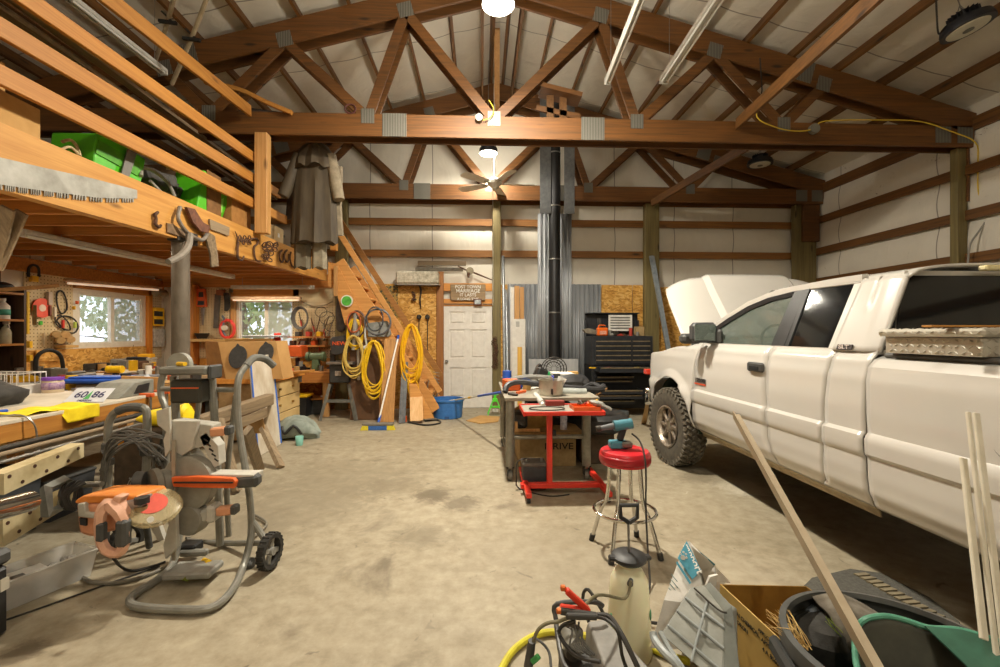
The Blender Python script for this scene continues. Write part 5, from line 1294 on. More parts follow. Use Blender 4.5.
# ---------------------------------------------------------------- workbenches
TOPW = M('bench_top', 'D6CCBA', 'B8AC96', rough=.55, scale=3)
def bench(lab, x0, x1, y0, y1, z, legs, fascia=.10, top=TOPW, fm=None):
    t = thing('workbench', lab, 'workbench', ((x0 + x1) / 2,(y0 + y1) / 2,0)); fm = fm or PINE_Y
    obj('top', MB().span((x0, y0, z - .025), (x1, y1, z), .003), top, t)
    fx = MB().span((x1 - .04, y0, z - .025 - fascia), (x1 - .0, y1, z - .0255)); obj('fascia', fx, fm, t)
    obj('end_rail', MB().span((x0, y0, z - .025 - fascia), (x1 - .041, y0 + .04, z - .0255)), fm, t)
    obj('end_rail', MB().span((x0, y1 - .04, z - .025 - fascia), (x1 - .041, y1, z - .0255)), fm, t)
    for x, y in legs: obj('leg', MB().span((x - .045, y - .045,0), (x + .045, y + .045, z - .026), .003), PINE_Z, t)
    return t
bz = .92
bench('long pine-fronted workbench at the left with a pale top', -4.8,-2.98,.7,4.5, bz, [(-3.1,1.0), (-3.1,4.35), (-4.7,1.0), (-4.7,4.35), (-3.1,2.6)], .11)
bench('cluttered workbench along the left wall under the window', XL_ + .05,-5.2,4.6,7.95,.90, [(-5.3,4.8), (-5.3,7.8)], .10)
bench('broad cluttered table behind the steel column', -4.9,-3.58,4.75,6.9,.86, [(-3.7,4.85), (-3.7,6.8), (-4.8,4.85), (-4.8,6.8)], .08, M('bench_top_brown', 'A98B62', '84683F', rough=.6, scale=3))
t = thing('workbench', 'pine workbench along the back wall under the back window', 'workbench', (-4.2,8.45,0))
BBZ = .80
obj('top', MB().span((XL_ + .4,8.02, BBZ - .04), (-2.66,8.85, BBZ), .004), wood('back_bench', 'C98A48', 'A0642C', 'x'), t)
obj('fascia', MB().span((XL_ + .4,8.0, BBZ - .19), (-2.66,8.04, BBZ - .041)), wood('bench_fascia', 'D08A3E', 'A8662A', 'x'), t)
for x in (-5.6,-4.2,-2.74): obj('leg', MB().span((x - .05,8.05,0), (x + .05,8.15, BBZ - .19), .003), PINE_Z, t)
obj('lower_shelf', MB().span((XL_ + .5,8.2,.28), (-2.85,8.8,.30)), JOIST, t)
# drawer cabinet
t = thing('drawer_cabinet', 'orange-topped cabinet with three pale drawers facing the aisle', 'cabinet', (-3.15,6.75,0))
obj('carcass', MB().span((-3.5,6.15,.04), (-2.90,7.32,.80), .004), M('ply_edge', 'A08058', '86683F'), t)
obj('top', MB().span((-3.56,6.1,.80), (-2.84,7.38,.87), .004), wood('cab_top', 'D48E3E', 'B07028', 'y'), t)
for k in range(3):
    z0 = .10 + k * .232; d_ = obj('drawer', MB().span((-2.90,6.2, z0), (-2.878,7.27, z0 + .218), .004), M('drawer_front', 'E2C68E', 'D2B176', rough=.5, scale=2), t)
    for y in (6.55,6.98): obj('knob', MB().cyl((-2.878, y, z0 + .11), (-2.85, y, z0 + .11), .014,.018,12), M('knob_brass', '9A7638', metal=.5, rough=.4), d_)
obj('corner_bracket', MB().span((-2.878,7.2,.70), (-2.868,7.33,.80)), STEEL, t)
solo('board_offcut', MB().bar(W(284,373, Y=7.0), W(312,371, Y=7.0), .25,.035, bev=.003), PINE_X, 'pale board lying across the corner of the drawer cabinet and back bench', 'board')
# tan box with two oval ports
t = thing('speaker_box', 'big tan particle-board box with two dark oval panels standing on the table', 'box', (-3.6,6.3,.86))
A_, B_, C_, D_ = W(205,342, Y=6.1), W(276,341, Y=6.1), W(283,373, Y=6.1), W(215,375, Y=6.1)
pts = [W(218,342, Y=6.1), B_, C_, W(226,376, Y=6.1)]
pts[2].z = .865; pts[3].z = .865
obj('shell', MB().prism(pts, (.02,.30,.0)), M('mdf', 'C69A60', 'B38650', rough=.7, scale=3), t)
pts2 = [W(205,341, Y=6.35), pts[0] + V((-.002,0,0)), pts[3] + V((-.002,0,0)), V((W(208,376, Y=6.35).x, 6.35,.865))]
obj('side_panel', MB().prism(pts2,(.0,.05,0)), M('mdf_dark', 'A87840', '8E6230', rough=.7, scale=10), t)
for u, v, ru in ((238,357,.115), (266,353,.10)):
    c_ = W(u, v, Y=6.085); m2 = MB(); m2.prism([c_ + V((ru * math.cos(q) + .02 * math.sin(q), 0, ru * 1.3 * math.sin(q))) for q in [2 * PI * k / 24 for k in range(24)]] , (0,-.012,0)); m2.prism([c_ + V((-.03,0, ru * 1.2)), c_ + V((.03,0, ru * 1.25)), c_ + V((.0,0, ru * 1.55))], (0,-.012,0))
    obj('oval_panel', m2, M('felt_dark', '4A4846', '3A3836', rough=.95, scale=25), t)
# leaning whitewashed panel with blue tape
P0, P1 = W(258,457, Z=0.005), W(281,444, Z=0.005)
T0, T1 = W(250,358, X=P0.x - .16), W(272,354, X=P1.x - .16)
t = thing('whitewashed_board', 'whitewashed board with blue-taped edges leaning upright by the drawer cabinet', 'panel', P0)
obj('board', MB().prism([P0, P1, T1, T0], (-.02,0,0)), M('whitewash', 'E0D8C8', 'B9A78C', rough=.75, scale=3.5, st=(1,1,.6)), t)
TAPE = M('blue_tape', '4C7AD6', rough=.6)
for a, b_ in ((P0, T0), (P1, T1)): obj('tape_edge', MB().bar(a + V((.004,0,.01)), b_ + V((.004,0,-.0)), .022,.012,(1,0,0)), TAPE, t)
# saw horse
t = thing('saw_horse', 'rough weathered wooden saw horse beside the whitewashed panel', 'saw horse', (-2.65,5.0,0))
a = W(197,424, Z=.66); b_ = W(270,399, Z=.70)
obj('beam', MB().bar(a, b_, .10,.13, bev=.01), OLD, t); obj('lower_plank', MB().bar(a + V((.05,.3,-.12)), b_ + V((.05,-.2,-.12)), .03,.10), OLD, t)
for p, q in (((252,404), (281,467)), ((247,430), (260,471))):
    obj('leg', MB().bar(W(*p, Z=.64), W(*q, Z=0.02), .045,.09,(0,1,0)), OLDZ, t)
obj('leg', MB().bar(a + V((.05,.25,.0)), (a.x + .3, a.y + .1,.02), .045,.09,(0,1,0)), OLDZ, t); obj('leg', MB().bar(a + V((-.05,.25,0)), (a.x - .25, a.y + .15,.02), .045,.09,(0,1,0)), OLDZ, t)
obj('plywood_brace', MB().prism([W(243,418, Y=5.2), W(262,412, Y=5.2), W(265,433, Y=5.2), W(244,434, Y=5.2)], (0,.015,0)), M('old_ply', 'B08A54', '8A683A', scale=4), t)
obj('forked_stick', MB().bar(W(264,426, Y=5.3), W(270,405, Y=5.3), .03,.03), OLDZ, t)

# clutter on the benches -- each piece its own thing
def clutter_box(name, lab, cat, c, s, mat, rz=0.0, grp=None):
    return solo(name, MB().box((c[0], c[1], c[2] + s[2] / 2), s, .006,(0,0, rz)), mat, lab, cat, grp)
def on(u, v, z): return W(u, v, Z=z)
z1 = bz
# license plate
p = on(62,404, z1 + .0)
t = thing('licence_plate', 'licence plate with green tree and dark digits lying propped on the near bench', 'licence plate', p)
ex = V((1,0,0)); ey = V((0,.14,.11)).normalized(); nz = ex.cross(ey); wd, hd = .305,.155
ctr = V((-3.15,3.70, z1 + .006)) + ey * hd / 2
RM = Matrix((ex, ey, nz)).transposed()
obj('plate', MB().box(ctr, (wd, hd, .004), .002, RM), M('plate_white', 'D9DADF', 'C8CAD2'), t)
obj('tree_emblem', MB().prism([ctr + RM @ V(q) for q in ((-.022,-hd * .3,.0035), (.022,-hd * .3,.0035), (.0, hd * .32,.0035))], nz * .001), M('plate_green', '4FA85A'), t)
PI_ = M('plate_ink', '2E2E5C')
text(t, '60', ctr + RM @ V((-wd * .21,.0,.004)), hd * .62, RM, PI_, .0006); text(t, '86', ctr + RM @ V((wd * .23,.0,.004)), hd * .62, RM, PI_, .0006)
text(t, 'OREGON', ctr + RM @ V((0,-hd * .41,.004)), hd * .17, RM, PI_, .0005)
# yellow cloth over the edge
def clothf(u, v):
    x = -3.3 + .12 * u + (.30 - .12 * u + (.14 if u > .48 else 0)) * v; y = 3.08 + .52 * u + .02 * math.sin(3 * v)
    w_ = .008 * math.sin(14 * u + 5 * v)
    if x > -2.965: d_ = x + 2.965; return V((-2.955 + .006 + w_, y, z1 - d_ + .015))
    return V((x, y, z1 + .014 + w_))
solo('yellow_cloth', MB().grid(clothf, 24,24), M('cloth_yellow', 'F4DA1C', 'E2C40E', rough=.85), 'bright yellow cloth draped over the front edge of the near bench', 'cloth', solid=.004)
solo('black_jacket', MB().loft([[V((-3.85 + .3 * math.cos(q) * s_ + .02 * math.sin(5 * q), 3.3 + k * .07, z1 + .004 + max(0,.11 * s_ * (math.sin(q) + .6)) + .015 * math.sin(7 * q + k) * (math.sin(q) > 0))) for q in [2 * PI * j / 20 for j in range(20)]] for k, s_ in enumerate((.3,.8,1,1.1,1,1.05,.9,.6,.2))]), M('jacket_black', '3E3B38', '2A2826', rough=.8), 'crumpled dark jacket lying on the near bench at the left', 'jacket', sm=1.3)
solo('blue_handle_tool', MB().bar((-3.42,3.0, z1 + .01), (-3.32,3.3, z1 + .01), .03,.02, bev=.006), BLUE, 'flat blue-handled tool on the front of the near bench', 'tool')
solo('air_nozzle', MB().tube([(-3.1,3.0, z1 + .015), (-2.99,3.05, z1 + .02), (-2.93,3.08, z1 - .05), (-2.93,3.1, z1 - .20)], [.006,.006,.006,.006], 6,4).cyl((-2.93,3.1, z1 - .20), (-2.93,3.1, z1 - .27), .014, n=8), STEEL, 'thin air hose with a fitting hanging over the bench edge', 'hose')
# wire basket
t = thing('wire_basket', 'white wire-topped basket on the near bench at the left', 'basket', (-4.4,4.28, z1))
m2 = MB(); x0, x1, y0, y1 = -4.76,-4.1,4.15,4.42
for zz in (z1 + .08, z1 + .19): m2.tube([(x0, y0, zz), (x1, y0, zz), (x1, y1, zz), (x0, y1, zz)], .006,6, closed=True)
for k in range(14):
    x = x0 + (x1 - x0) * k / 13
    for y in (y0, y1): m2.cyl((x, y, z1 + .005), (x, y, z1 + .19), .004, n=5)
obj('wire_frame', m2, WHITE, t); obj('liner', MB().open_box(((x0 + x1) / 2,(y0 + y1) / 2, z1 + .002), (x1 - x0 - .02,.24,.085), .004), M('liner_white', 'D9D6D0'), t)
c = V((-4.0,4.38, z1 + .001))
t = thing('plastic_jar', 'clear jar with a purple lid and purple label on the near bench', 'jar', c)
obj('jar_body', MB().lathe([(0,0), (.075,0), (.078,.01), (.078,.10), (.07,.115)], c, n=24), M('jar_clear', 'CDBBA0', 'BBA88C', rough=.2), t)
obj('lid', MB().cyl(c + V((0,0,.115)), c + V((0,0,.14)), .08, n=24), M('lid_purple', '7A3FB0'), t); obj('label', MB().lathe([(.0795,.03), (.0795,.095)], c, n=24, cap=False), M('label_purple', '7D5A8E', 'B9A0A8', scale=40), t, solid=.001)
c = W(103,378, X=-3.6); 
t = thing('blue_tool_tray', 'royal blue plastic tray on the bench behind the licence plate', 'tray', (-4.0,4.95,.862))
obj('tray', MB().span((-4.32,4.8,.95), (-3.68,5.1,1.0), .015), BLUE, t); obj('ridge', MB().span((-4.28,4.84,1.0), (-3.72,5.06,1.02), .01), BLUE, t)
obj('foot', MB().span((-4.2,4.84,.862), (-3.8,5.06,.95), .01), M('tray_foot', '7A6A52'), t)
a = W(112,396, X=-3.3)
t = thing('grey_bin', 'grey scoop-fronted parts bin behind the licence plate', 'bin', (a.x, a.y, z1))
m2 = MB(); m2.prism([(-3.34,3.9, z1), (-3.34,4.32, z1), (-3.34,4.32, z1 + .13), (-3.34,4.08, z1 + .12)], (.3,0,0)); obj('shell', m2, M('bin_grey', '8B8A80', '6F6E64'), t, bev=.01)
obj('opening', MB().prism([(-3.04,4.07, z1 + .02), (-3.04,4.24, z1 + .02), (-3.04,4.26, z1 + .10), (-3.04,4.12, z1 + .09)], (.003,0,0)), BLACK, t)
solo('board_offcut', MB().bar((-3.4,4.40, z1 + .08), (-3.05,4.44, z1 + .06), .02,.14, bev=.003), PINE_Z, 'wedge of plywood standing at the corner of the near bench', 'board')
t = thing('bar_clamp', 'left one of two orange bar clamps on the end of the near bench', 'clamp', (-2.955,4.15,.6), world=False)
obj('bar', MB().span((-.006,-.012,-.12), (.006,.012,.33)), STEEL, t); obj('jaw', MB().box((-.05,0,.32), (.16,.035,.035), .006), ORANGE, t); obj('jaw', MB().box((-.04,0,-.03), (.13,.035,.05), .006), ORANGE, t)
c_ = copy_tree(t); c_.location = (-2.955,4.36,.6); c_['label'] = 'right one of two orange bar clamps on the end of the near bench'
# random clutter set out by hand positions: (u, v, z, size, material, name, label)
BOX = [
 (108,358,.86,(.30,.16,.10), RED, 'tool_case', 'red flat tool case on the cluttered table, left of the drill', .1),
 (123,357,.86,(.28,.16,.10), M('case_red2', 'D84838'), 'tool_case', 'red flat tool case on the cluttered table, right of the drill', .0),
 (155,368,.86,(.20,.16,.26), M('yellow_box', 'F2B41C', 'E2A410'), 'parts_box', 'upright yellow box on the table left of the steel column', .2),
 (118,348,.9,(.26,.16,.10), BLUE, 'storage_case', 'small blue case on the bench under the left window', .1),
 (135,352,.9,(.40,.22,.16), M('clear_bin', 'BDB6A8', 'A09A8E', rough=.3), 'plastic_bin', 'grey-white plastic bin on the bench under the left window', .0),
 (100,352,.9,(.45,.10,.08), YEL, 'long_level', 'long yellow case on the bench below the left window', .05),
 (90,364,.9,(.32,.26,.17), BLACK, 'black_case', 'black case on the left wall bench', .1),
 (144,390,.86,(.22,.24,.16), M('tub_grey', '6E7074', '55575B'), 'plastic_tub', 'grey plastic tub at the end of the near bench', .1),
 (130,385,.86,(.42,.30,.07), CARD, 'cardboard_tray', 'flattened cardboard tray on the cluttered table', .4),
 (100,391,.92,(.12,.5,.03), STEEL, 'metal_channel', 'grey metal channel lying on the near bench', 1.4),
 (170,380,.86,(.3,.3,.05), M('paper_stack', 'D8CDB4'), 'paper_stack', 'stack of loose papers in front of the steel column', .3),
 (197,362,.86,(.16,.13,.08), M('lime_case', 'C8D83A'), 'tape_measure', 'lime-yellow tool on the table right of the steel column', .2),
 (208,352,.9,(.4,.2,.06), M('clear_bin', 'BDB6A8'), 'clear_cover', 'pale plastic lid on the far bench left of the tan box', .1),
 (186,357,.9,(.3,.22,.08), IRON, 'iron_block', 'dark iron block on the bench right of the column', .3),
 (160,385,.86,(.20,.3,.04), CARD, 'board_scrap', 'brown scrap board beside the grey tub', .6),
 (75,376,.92,(.1,.28,.06), M('knife_case', '8E8E8A'), 'flat_case', 'flat grey case behind the purple-lidded jar', .2),
]
for u, v, z, s, mt, nm, lab, rz in BOX:
    c_ = W(u, v, Z=z); y = min(max(c_.y, 4.45 if z < .91 and z != .92 else 1), 8.0); c_ = V((max(c_.x, XL_ + .3), y, z))
    t = thing(nm, lab, nm.replace('_', ' '), c_); R_ = Euler((0,0, rz)).to_matrix()
    obj('body', MB().box(c_ + V((0,0, s[2] / 2)), s, min(.012, s[2] * .2), (0,0, rz)), mt, t)
    obj('lid_seam', MB().box(c_ + V((0,0, s[2] * .72)), (s[0] + .004, s[1] + .004,.005), 0,(0,0, rz)), M('seam_grey', '5A554C'), t)
# power drill
c = W(116,360, Z=.90); c = V((-4.6,5.6,.862))
c = W(116,365, Y=5.3); c.z = .862
t = thing('power_drill', 'yellow and black cordless drill standing on the cluttered table', 'drill', c)
obj('battery', MB().box(c + V((0,0,.03)), (.13,.09,.06), .01), YEL, t); obj('grip', MB().bar(c + V((0,0,.06)), c + V((-.01,0,.17)), .045,.05,(1,0,0), .012), BLACK, t)
obj('motor_body', MB().cyl(c + V((.07,0,.20)), c + V((-.09,0,.20)), .042), YEL, t); obj('chuck', MB().cyl(c + V((-.09,0,.20)), c + V((-.15,0,.20)), .028,.016), BLACK, t)
c = W(147,374, Y=4.9); c.z = .862
t = thing('water_bottle', 'small white bottle with a red label standing at the table front', 'bottle', c); obj('bottle', MB().lathe([(0,0), (.04,0), (.042,.02), (.042,.13), (.018,.17), (.018,.18)], c), M('bottle_white', 'DDE0E4', 'C8CCD2', rough=.2), t)
obj('label', MB().lathe([(.0435,.04), (.0435,.10)], c, cap=False), M('label_mix', 'D8A0A0', 'A0B0D0', scale=40), t, solid=.001); obj('cap', MB().cyl(c + V((0,0,.18)), c + V((0,0,.20)), .018), WHITE, t)
t = thing('yellow_charger', 'yellow and black charger hanging right of the left window', 'charger', LP(158,320)); a, b_ = LP(152,326,.0), LP(165,308,.06)
obj('body', MB().span(a, b_, .015), YEL, t)
for k in (0,1): obj('slot', MB().span(LP(154,324 - 8 * k, .055), LP(163,319.5 - 8 * k, .065), .003), BLACK, t)
pegbox(152.5,329,165,347,.04, M('tool_card', 'C9C6BE', '8A8880', scale=16), 'white card of small tools below the yellow charger')
c = LP(160,293,.12); solo('can', MB().cyl(c + V((0,-.12,0)), c + V((0,.12,0)), .07), M('tin', 'A89C80', '857A62', metal=.3), 'tin canister lying on its side above the yellow charger', 'can')
# small scattered tools on table tops
SMALL = [RUST, IRON, STEEL, M('tool_red', 'B03A2A'), ORANGE, YEL, M('tool_wood', 'A87A48'), BLUE, WHITE, DARKG, IRON, STEEL, RUST, DARKG, BLACK, OLD, GREY, IRON, CARD, STEEL]
def scatter(k, x0, x1, y0, y1, z, grp, lab, S=1.0):
    for i in range(k):
        c_ = V((rnd(x0, x1), rnd(y0, y1), z)); rz = rnd(0, PI); mt = SMALL[random.randrange(len(SMALL))]; kind = i % 4
        m2 = MB(); d = V((math.cos(rz), math.sin(rz), 0))
        if kind == 0: m2.cyl(c_ + V((0,0,.001)), c_ + V((0,0, rnd(.06,.16) * S)), rnd(.025,.045) * S, n=12); nm = 'small_can'
        elif kind == 1: m2.bar(c_ - d * .1 + V((0,0,.012)), c_ + d * .1 + V((0,0,.012)), .03,.022, bev=.006).bar(c_ + d * .1 + V((0,0,.012)), c_ + d * .2 + V((0,0,.012)), .01,.01); nm = 'hand_tool'
        elif kind == 2: h_ = rnd(.05,.12) * S; m2.box(c_ + V((0,0, h_ / 2)), (rnd(.08,.22) * S, rnd(.06,.15) * S, h_), .01,(0,0, rz)); nm = 'small_box'
        else: m2.tube([c_ + V((.06 * math.cos(q), .06 * math.sin(q), .012)) for q in [2 * PI * j / 10 for j in range(10)]], .011,6, closed=True).box(c_ + V((0.0,0,.02)), (.05,.04,.04), .008); nm = 'hose_clamp'
        solo(nm, m2, mt, lab % nm.replace('_', ' '), nm.replace('_', ' '), grp + ' ' + nm)
scatter(46,-4.8,-3.65,4.85,6.1,.861, 'clutter on the middle table', '%s lying among the clutter on the broad middle table', 1.25)
scatter(38, XL_ + .15,-5.3,5.4,7.85,.901, 'clutter on the left wall bench', '%s lying among the clutter under the left window', 1.3)
scatter(40,-5.4,-2.8,8.08,8.7, BBZ + .001, 'clutter on the back bench', '%s lying among the clutter on the back wall bench', 1.35)
scatter(8,-3.95,-3.7,1.6,3.2, bz + .001, 'clutter on the near bench', '%s lying at the back of the near bench')
# back bench bigger things
c = W(316,352, Y=8.3); t = thing('bench_grinder', 'green bench vise and grinder on the back bench', 'grinder', (c.x, 8.3, BBZ))
GT = M('machine_green', '5F7050', '46563C', rough=.5)
obj('motor', MB().cyl((c.x - .1,8.3, BBZ + .25), (c.x + .1,8.3, BBZ + .25), .07), GT, t); obj('pedestal', MB().span((c.x - .06,8.24, BBZ), (c.x + .06,8.36, BBZ + .2), .01), GT, t)
for s in (-1,1): obj('wheel_guard', MB().cyl((c.x + .11 * s, 8.3, BBZ + .25), (c.x + .16 * s, 8.3, BBZ + .25), .09), GT, t)
a = W(283,341, Y=8.5)
t = thing('red_rack', 'coral-red upright stand in front of the back window', 'stand', (a.x, 8.3, BBZ)); CR = M('coral_red2', 'EE4A3C')
obj('upright', MB().span((a.x - .05,8.25, BBZ), (a.x + .05,8.3, BBZ + .68), .004), CR, t); obj('base', MB().span((a.x - .3,8.2, BBZ), (a.x + .32,8.5, BBZ + .05), .004), CR, t)
obj('crate', MB().span((a.x + .06,8.28, BBZ + .25), (a.x + .42,8.6, BBZ + .45), .01), ORANGE, t)
solo('plastic_cover', MB().span((W(245,340, Y=8.2).x, 8.1,1.40), (W(283,340, Y=8.2).x, 8.5,1.44), .008), M('cover_pale', 'C9CED2', 'B4BABF'), 'pale plastic sheet lying on boxes behind the tan oval-panel box', 'plastic cover')
clutter_box('wooden_crate', 'wooden crate under the pale plastic sheet on the back bench', 'crate', (-4.1,8.3, BBZ), (.8,.4,.58), CARD)
a = W(305,345, Y=8.5)
for k in range(2): solo('wall_shelf', MB().span((a.x - .35,8.55,1.22 + .17 * k), (a.x + .35,8.86,1.245 + .17 * k), .003), JOIST, ('lower', 'upper')[k] + ' little shelf on the back wall behind the grinder', 'shelf')
for k in range(7): clutter_box('small_bin', 'small parts bin on the little back wall shelves', 'bin', (a.x - .3 + .1 * k, 8.7,1.246 + .17 * (k % 2)), (.08,.14,.09), SMALL[k % 10], 0, 'bins on the little back shelves')
# under benches
for k in range(7):
    t = thing('storage_tote', 'dark storage tote pushed under the left benches', 'tote', (-3.6,1.2 + .45 * k, 0), group='totes under the left bench')
    y = 1.0 + .47 * k; s = (.6,.40,.30 + .08 * (k % 3)); obj('tub', MB().open_box((-3.62, y, .0), s, .01,.9), M('tote_dim', '45484C'), t); obj('lid', MB().box((-3.62, y, s[2] + .012), (.62,.42,.025), .008), DARKG, t)
for k in range(5): clutter_box('parts_crate', 'crate stored under the back wall bench', 'crate', (-5.3 + .55 * k, 8.5,.001), (.42,.4,.26), (JOIST, DARKG, CARD)[k % 3], 0, 'crates under the back bench')
t = thing('yellow_bin', 'black bin with a yellow lid on the floor by the drawer cabinet', 'bin', W(302,412, Z=0)); c = W(301,416, Z=0)
obj('tub', MB().open_box(c, (.3,.3,.34), .01,.85), BLACK, t); obj('lid', MB().box(c + V((0,0,.37)), (.33,.33,.05), .015), YEL, t)
c = W(322,413, Z=0); t = thing('plastic_jug', 'clear white plastic jug on the floor under the back bench', 'jug', c); obj('jug_body', MB().lathe([(0,0), (.085,0), (.09,.02), (.09,.2), (.03,.27), (.03,.3)], c), CLEARP, t); obj('cap', MB().cyl(c + V((0,0,.3)), c + V((0,0,.32)), .032), WHITE, t)
# long boards with bolt holes and pipes on the rack below the near bench
CRM = M('cream_beam', 'CFC099', 'A8966C', rough=.8, scale=5)
for i, (ua, va, vb, ub, vc, vd) in enumerate(((4,474,495,84,443,457), (3,519,547,74,489,503))):
    X_ = -2.62
    a0, a1 = W(ua, va, X=X_), W(ua, vb, X=X_); b0, b1 = W(ub, vc, X=X_), W(ub, vd, X=X_)
    t = thing('painted_beam', ('upper', 'lower')[i] + ' cream-painted beam with bolt holes lying under the near bench', 'beam', (X_, a0.y, a1.z))
    obj('beam', MB().prism([a0, a1, b1, b0], (-.09,0,0)), CRM, t)
    m2 = MB()
    for k in range(7):
        s_ = (k + .4) / 7; c_ = (a0.lerp(b0, s_)).lerp(a1.lerp(b1, s_), .22 + .55 * (k % 2)); m2.cyl(c_ + V((-.002,0,0)), c_ + V((.002,0,0)), .011, n=8)
    obj('bolt_holes', m2, M('hole_rust', '4A2E20'), t)
for yy in (2.35,4.0):
    t = thing('beam_stand', ('near', 'far')[yy > 3] + ' wooden stand under the cream beams', 'stand', (-2.7, yy, 0)); obj('upright', MB().span((-2.72, yy, 0), (-2.76, yy + .09,.78)), DKW, t); obj('foot', MB().span((-2.9, yy, 0), (-2.62, yy + .09,.05)), DKW, t)
for i, z in enumerate((.82,.80,.77)):
    solo('steel_tube', MB().cyl((-2.9 + .06 * i, 2.2, z - .05), (-2.86 + .05 * i, 4.3, z - .03), .018 - .004 * i, n=10), (IRON, OLD, STEEL)[i], ('dark', 'weathered', 'shiny')[i] + ' tube lying lengthwise under the edge of the near bench', 'tube')
a = W(-30,518, X=-2.3); b_ = W(31,501, X=-2.3)
solo('chrome_pipe', MB().cyl(a, b_, .05,.05,20), CHROME, 'fat shiny steel pipe end poking in at the left edge', 'pipe')
a = W(48,489, X=-2.35)
t = thing('square_handle', 'grey square frame handle in front of the lower cream beam', 'handle', W(55,500, X=-2.4))
obj('frame', MB().tube([W(47,514, X=-2.4), W(46,488, X=-2.4), W(64,480, X=-2.45), W(68,481, X=-2.45), W(62,507, X=-2.45)], .028,4,0, True), M('handle_grey', '8C8E88', '6C6E68', rough=.4, metal=.4), t)
m2 = MB()
for k in range(5): m2.tube([W(66 + k * 2,482, X=-2.45) + V((.02 * k, .02 * math.sin(k), 0)), W(60 + k * 2,495, X=-2.42), W(66 + 2 * k, 509, X=-2.42), W(74 + 2 * k, 500, X=-2.45), W(76 + k, 485, X=-2.48)], .010,6,4)
solo('cable_coil', m2, CORDK, 'coil of black cable beside the square frame handle', 'cable')
solo('steel_tube', MB().cyl(W(72,485, X=-2.5), W(102,484, X=-2.3), .018), STEEL, 'short steel bar running from the cable coil to the grey saw', 'tube')
# ---------------------------------------------------------------- mitre saw on its grey wheeled stand
TG = M('stand_tube', '8F8D84', '7C7A71', rough=.4, metal=.25)
t = thing('saw_stand', 'grey tubular wheeled stand folded upright with a chop saw on it, beside the near bench', 'saw stand', (-1.75,2.85,0))
fl = lambda u, v, z=.03: W(u, v, Z=z)
T1 = [W(274,366, Y=3.35), W(265,359, Y=3.3), W(254,358, Y=3.2), W(246,366, Y=3.12), W(238,382, Y=3.05), W(238.5,424, Y=3.02), W(245,466, Y=2.98), W(250,500, Y=2.96), W(251,535, Y=2.93), fl(243,567), fl(232,590), fl(215,606), fl(190,610), fl(140,607), fl(130,601), fl(136,593), fl(158,579), W(170,568, Y=2.82), W(176,552, Y=2.9), W(181,520, Y=2.98)]
obj('frame_tube', MB().tube(T1,.021,10,5), TG, t)
obj('hand_grip', MB().tube([p + V((0,0,.0)) for p in T1[:4]], .025,10,5), M('grip_grey', '6E6D66', rough=.8), t)
T2 = [W(178,371, Y=3.25), W(168,371, Y=3.25), W(162,378, Y=3.25), W(161,395, Y=3.25), W(166,412, Y=3.22), W(166,450, Y=3.2), W(168,500, Y=3.25), W(176,536, Y=3.4), W(188,541, Y=3.4)]
obj('frame_tube', MB().tube(T2,.021,10,5), TG, t)
obj('cross_tube', MB().cyl(W(162,389, Y=3.2), W(238,390, Y=3.08), .017), TG, t)
obj('upright', MB().tube([W(212,376, Y=3.1), W(214,410, Y=3.1), W(218,480, Y=3.12), W(220,545, Y=3.15)], .025,10,4), TG, t)
obj('upright', MB().tube([W(174,376, Y=3.12), W(176,415, Y=3.12), W(180,470, Y=3.15)], .025,10,4), TG, t)
obj('upright', MB().tube([W(236,395, Y=3.3), W(232,430, Y=3.3), W(227,480, Y=3.3), W(229,540, Y=3.35)], .019,10,4), TG, t)
obj('upright', MB().tube([W(199,402, Y=3.3), W(196,425, Y=3.3), W(190,470, Y=3.3)], .019,10,3), TG, t)
obj('axle_tube', MB().tube([W(188,541, Y=3.3), W(220,543, Y=3.2), W(262,543, Y=3.0)], .019,10,3), TG, t)
obj('brace_tube', MB().tube([W(251,520, Y=2.95), W(262,535, Y=2.95), W(271,549, Y=2.9)], .020,10,3), TG, t)
# top bracket, dark box
a, b_ = W(164,374.5, Y=3.0), W(211,366.5, Y=3.0)
obj('top_bracket', MB().span((a.x, 2.94, a.z), (b_.x, 3.12, b_.z), .012), M('bracket_grey', '7F7E76', '6A6961', rough=.45), t)
obj('bracket_end', MB().span((b_.x - .005,2.96, a.z - .03), (b_.x + .02,3.1, b_.z + .01), .01), DARKG, t)
obj('wing_disc', MB().lathe([(0,-.02), (.075,-.02), (.075,.02), (0,.02)], W(180,364, Y=3.1), (0,1,0), 28), M('disc_grey', 'A19F95', '8C8A80', rough=.4), t)
kn = obj('knob', MB().cyl(W(178,364, Y=3.02), W(185,364, Y=2.98), .014), YEL, t)
a, b_ = W(176,402, Y=3.05), W(207,379, Y=3.05)
bx_ = obj('control_box', MB().span((a.x, 2.98, a.z), (b_.x, 3.12, b_.z), .015), M('box_dark', '3A382F', '2A2822', rough=.5), t)
obj('orange_stripe', MB().span((a.x + .015,2.976, b_.z - .055), (b_.x - .01,2.98, b_.z - .047)), ORANGE, bx_)
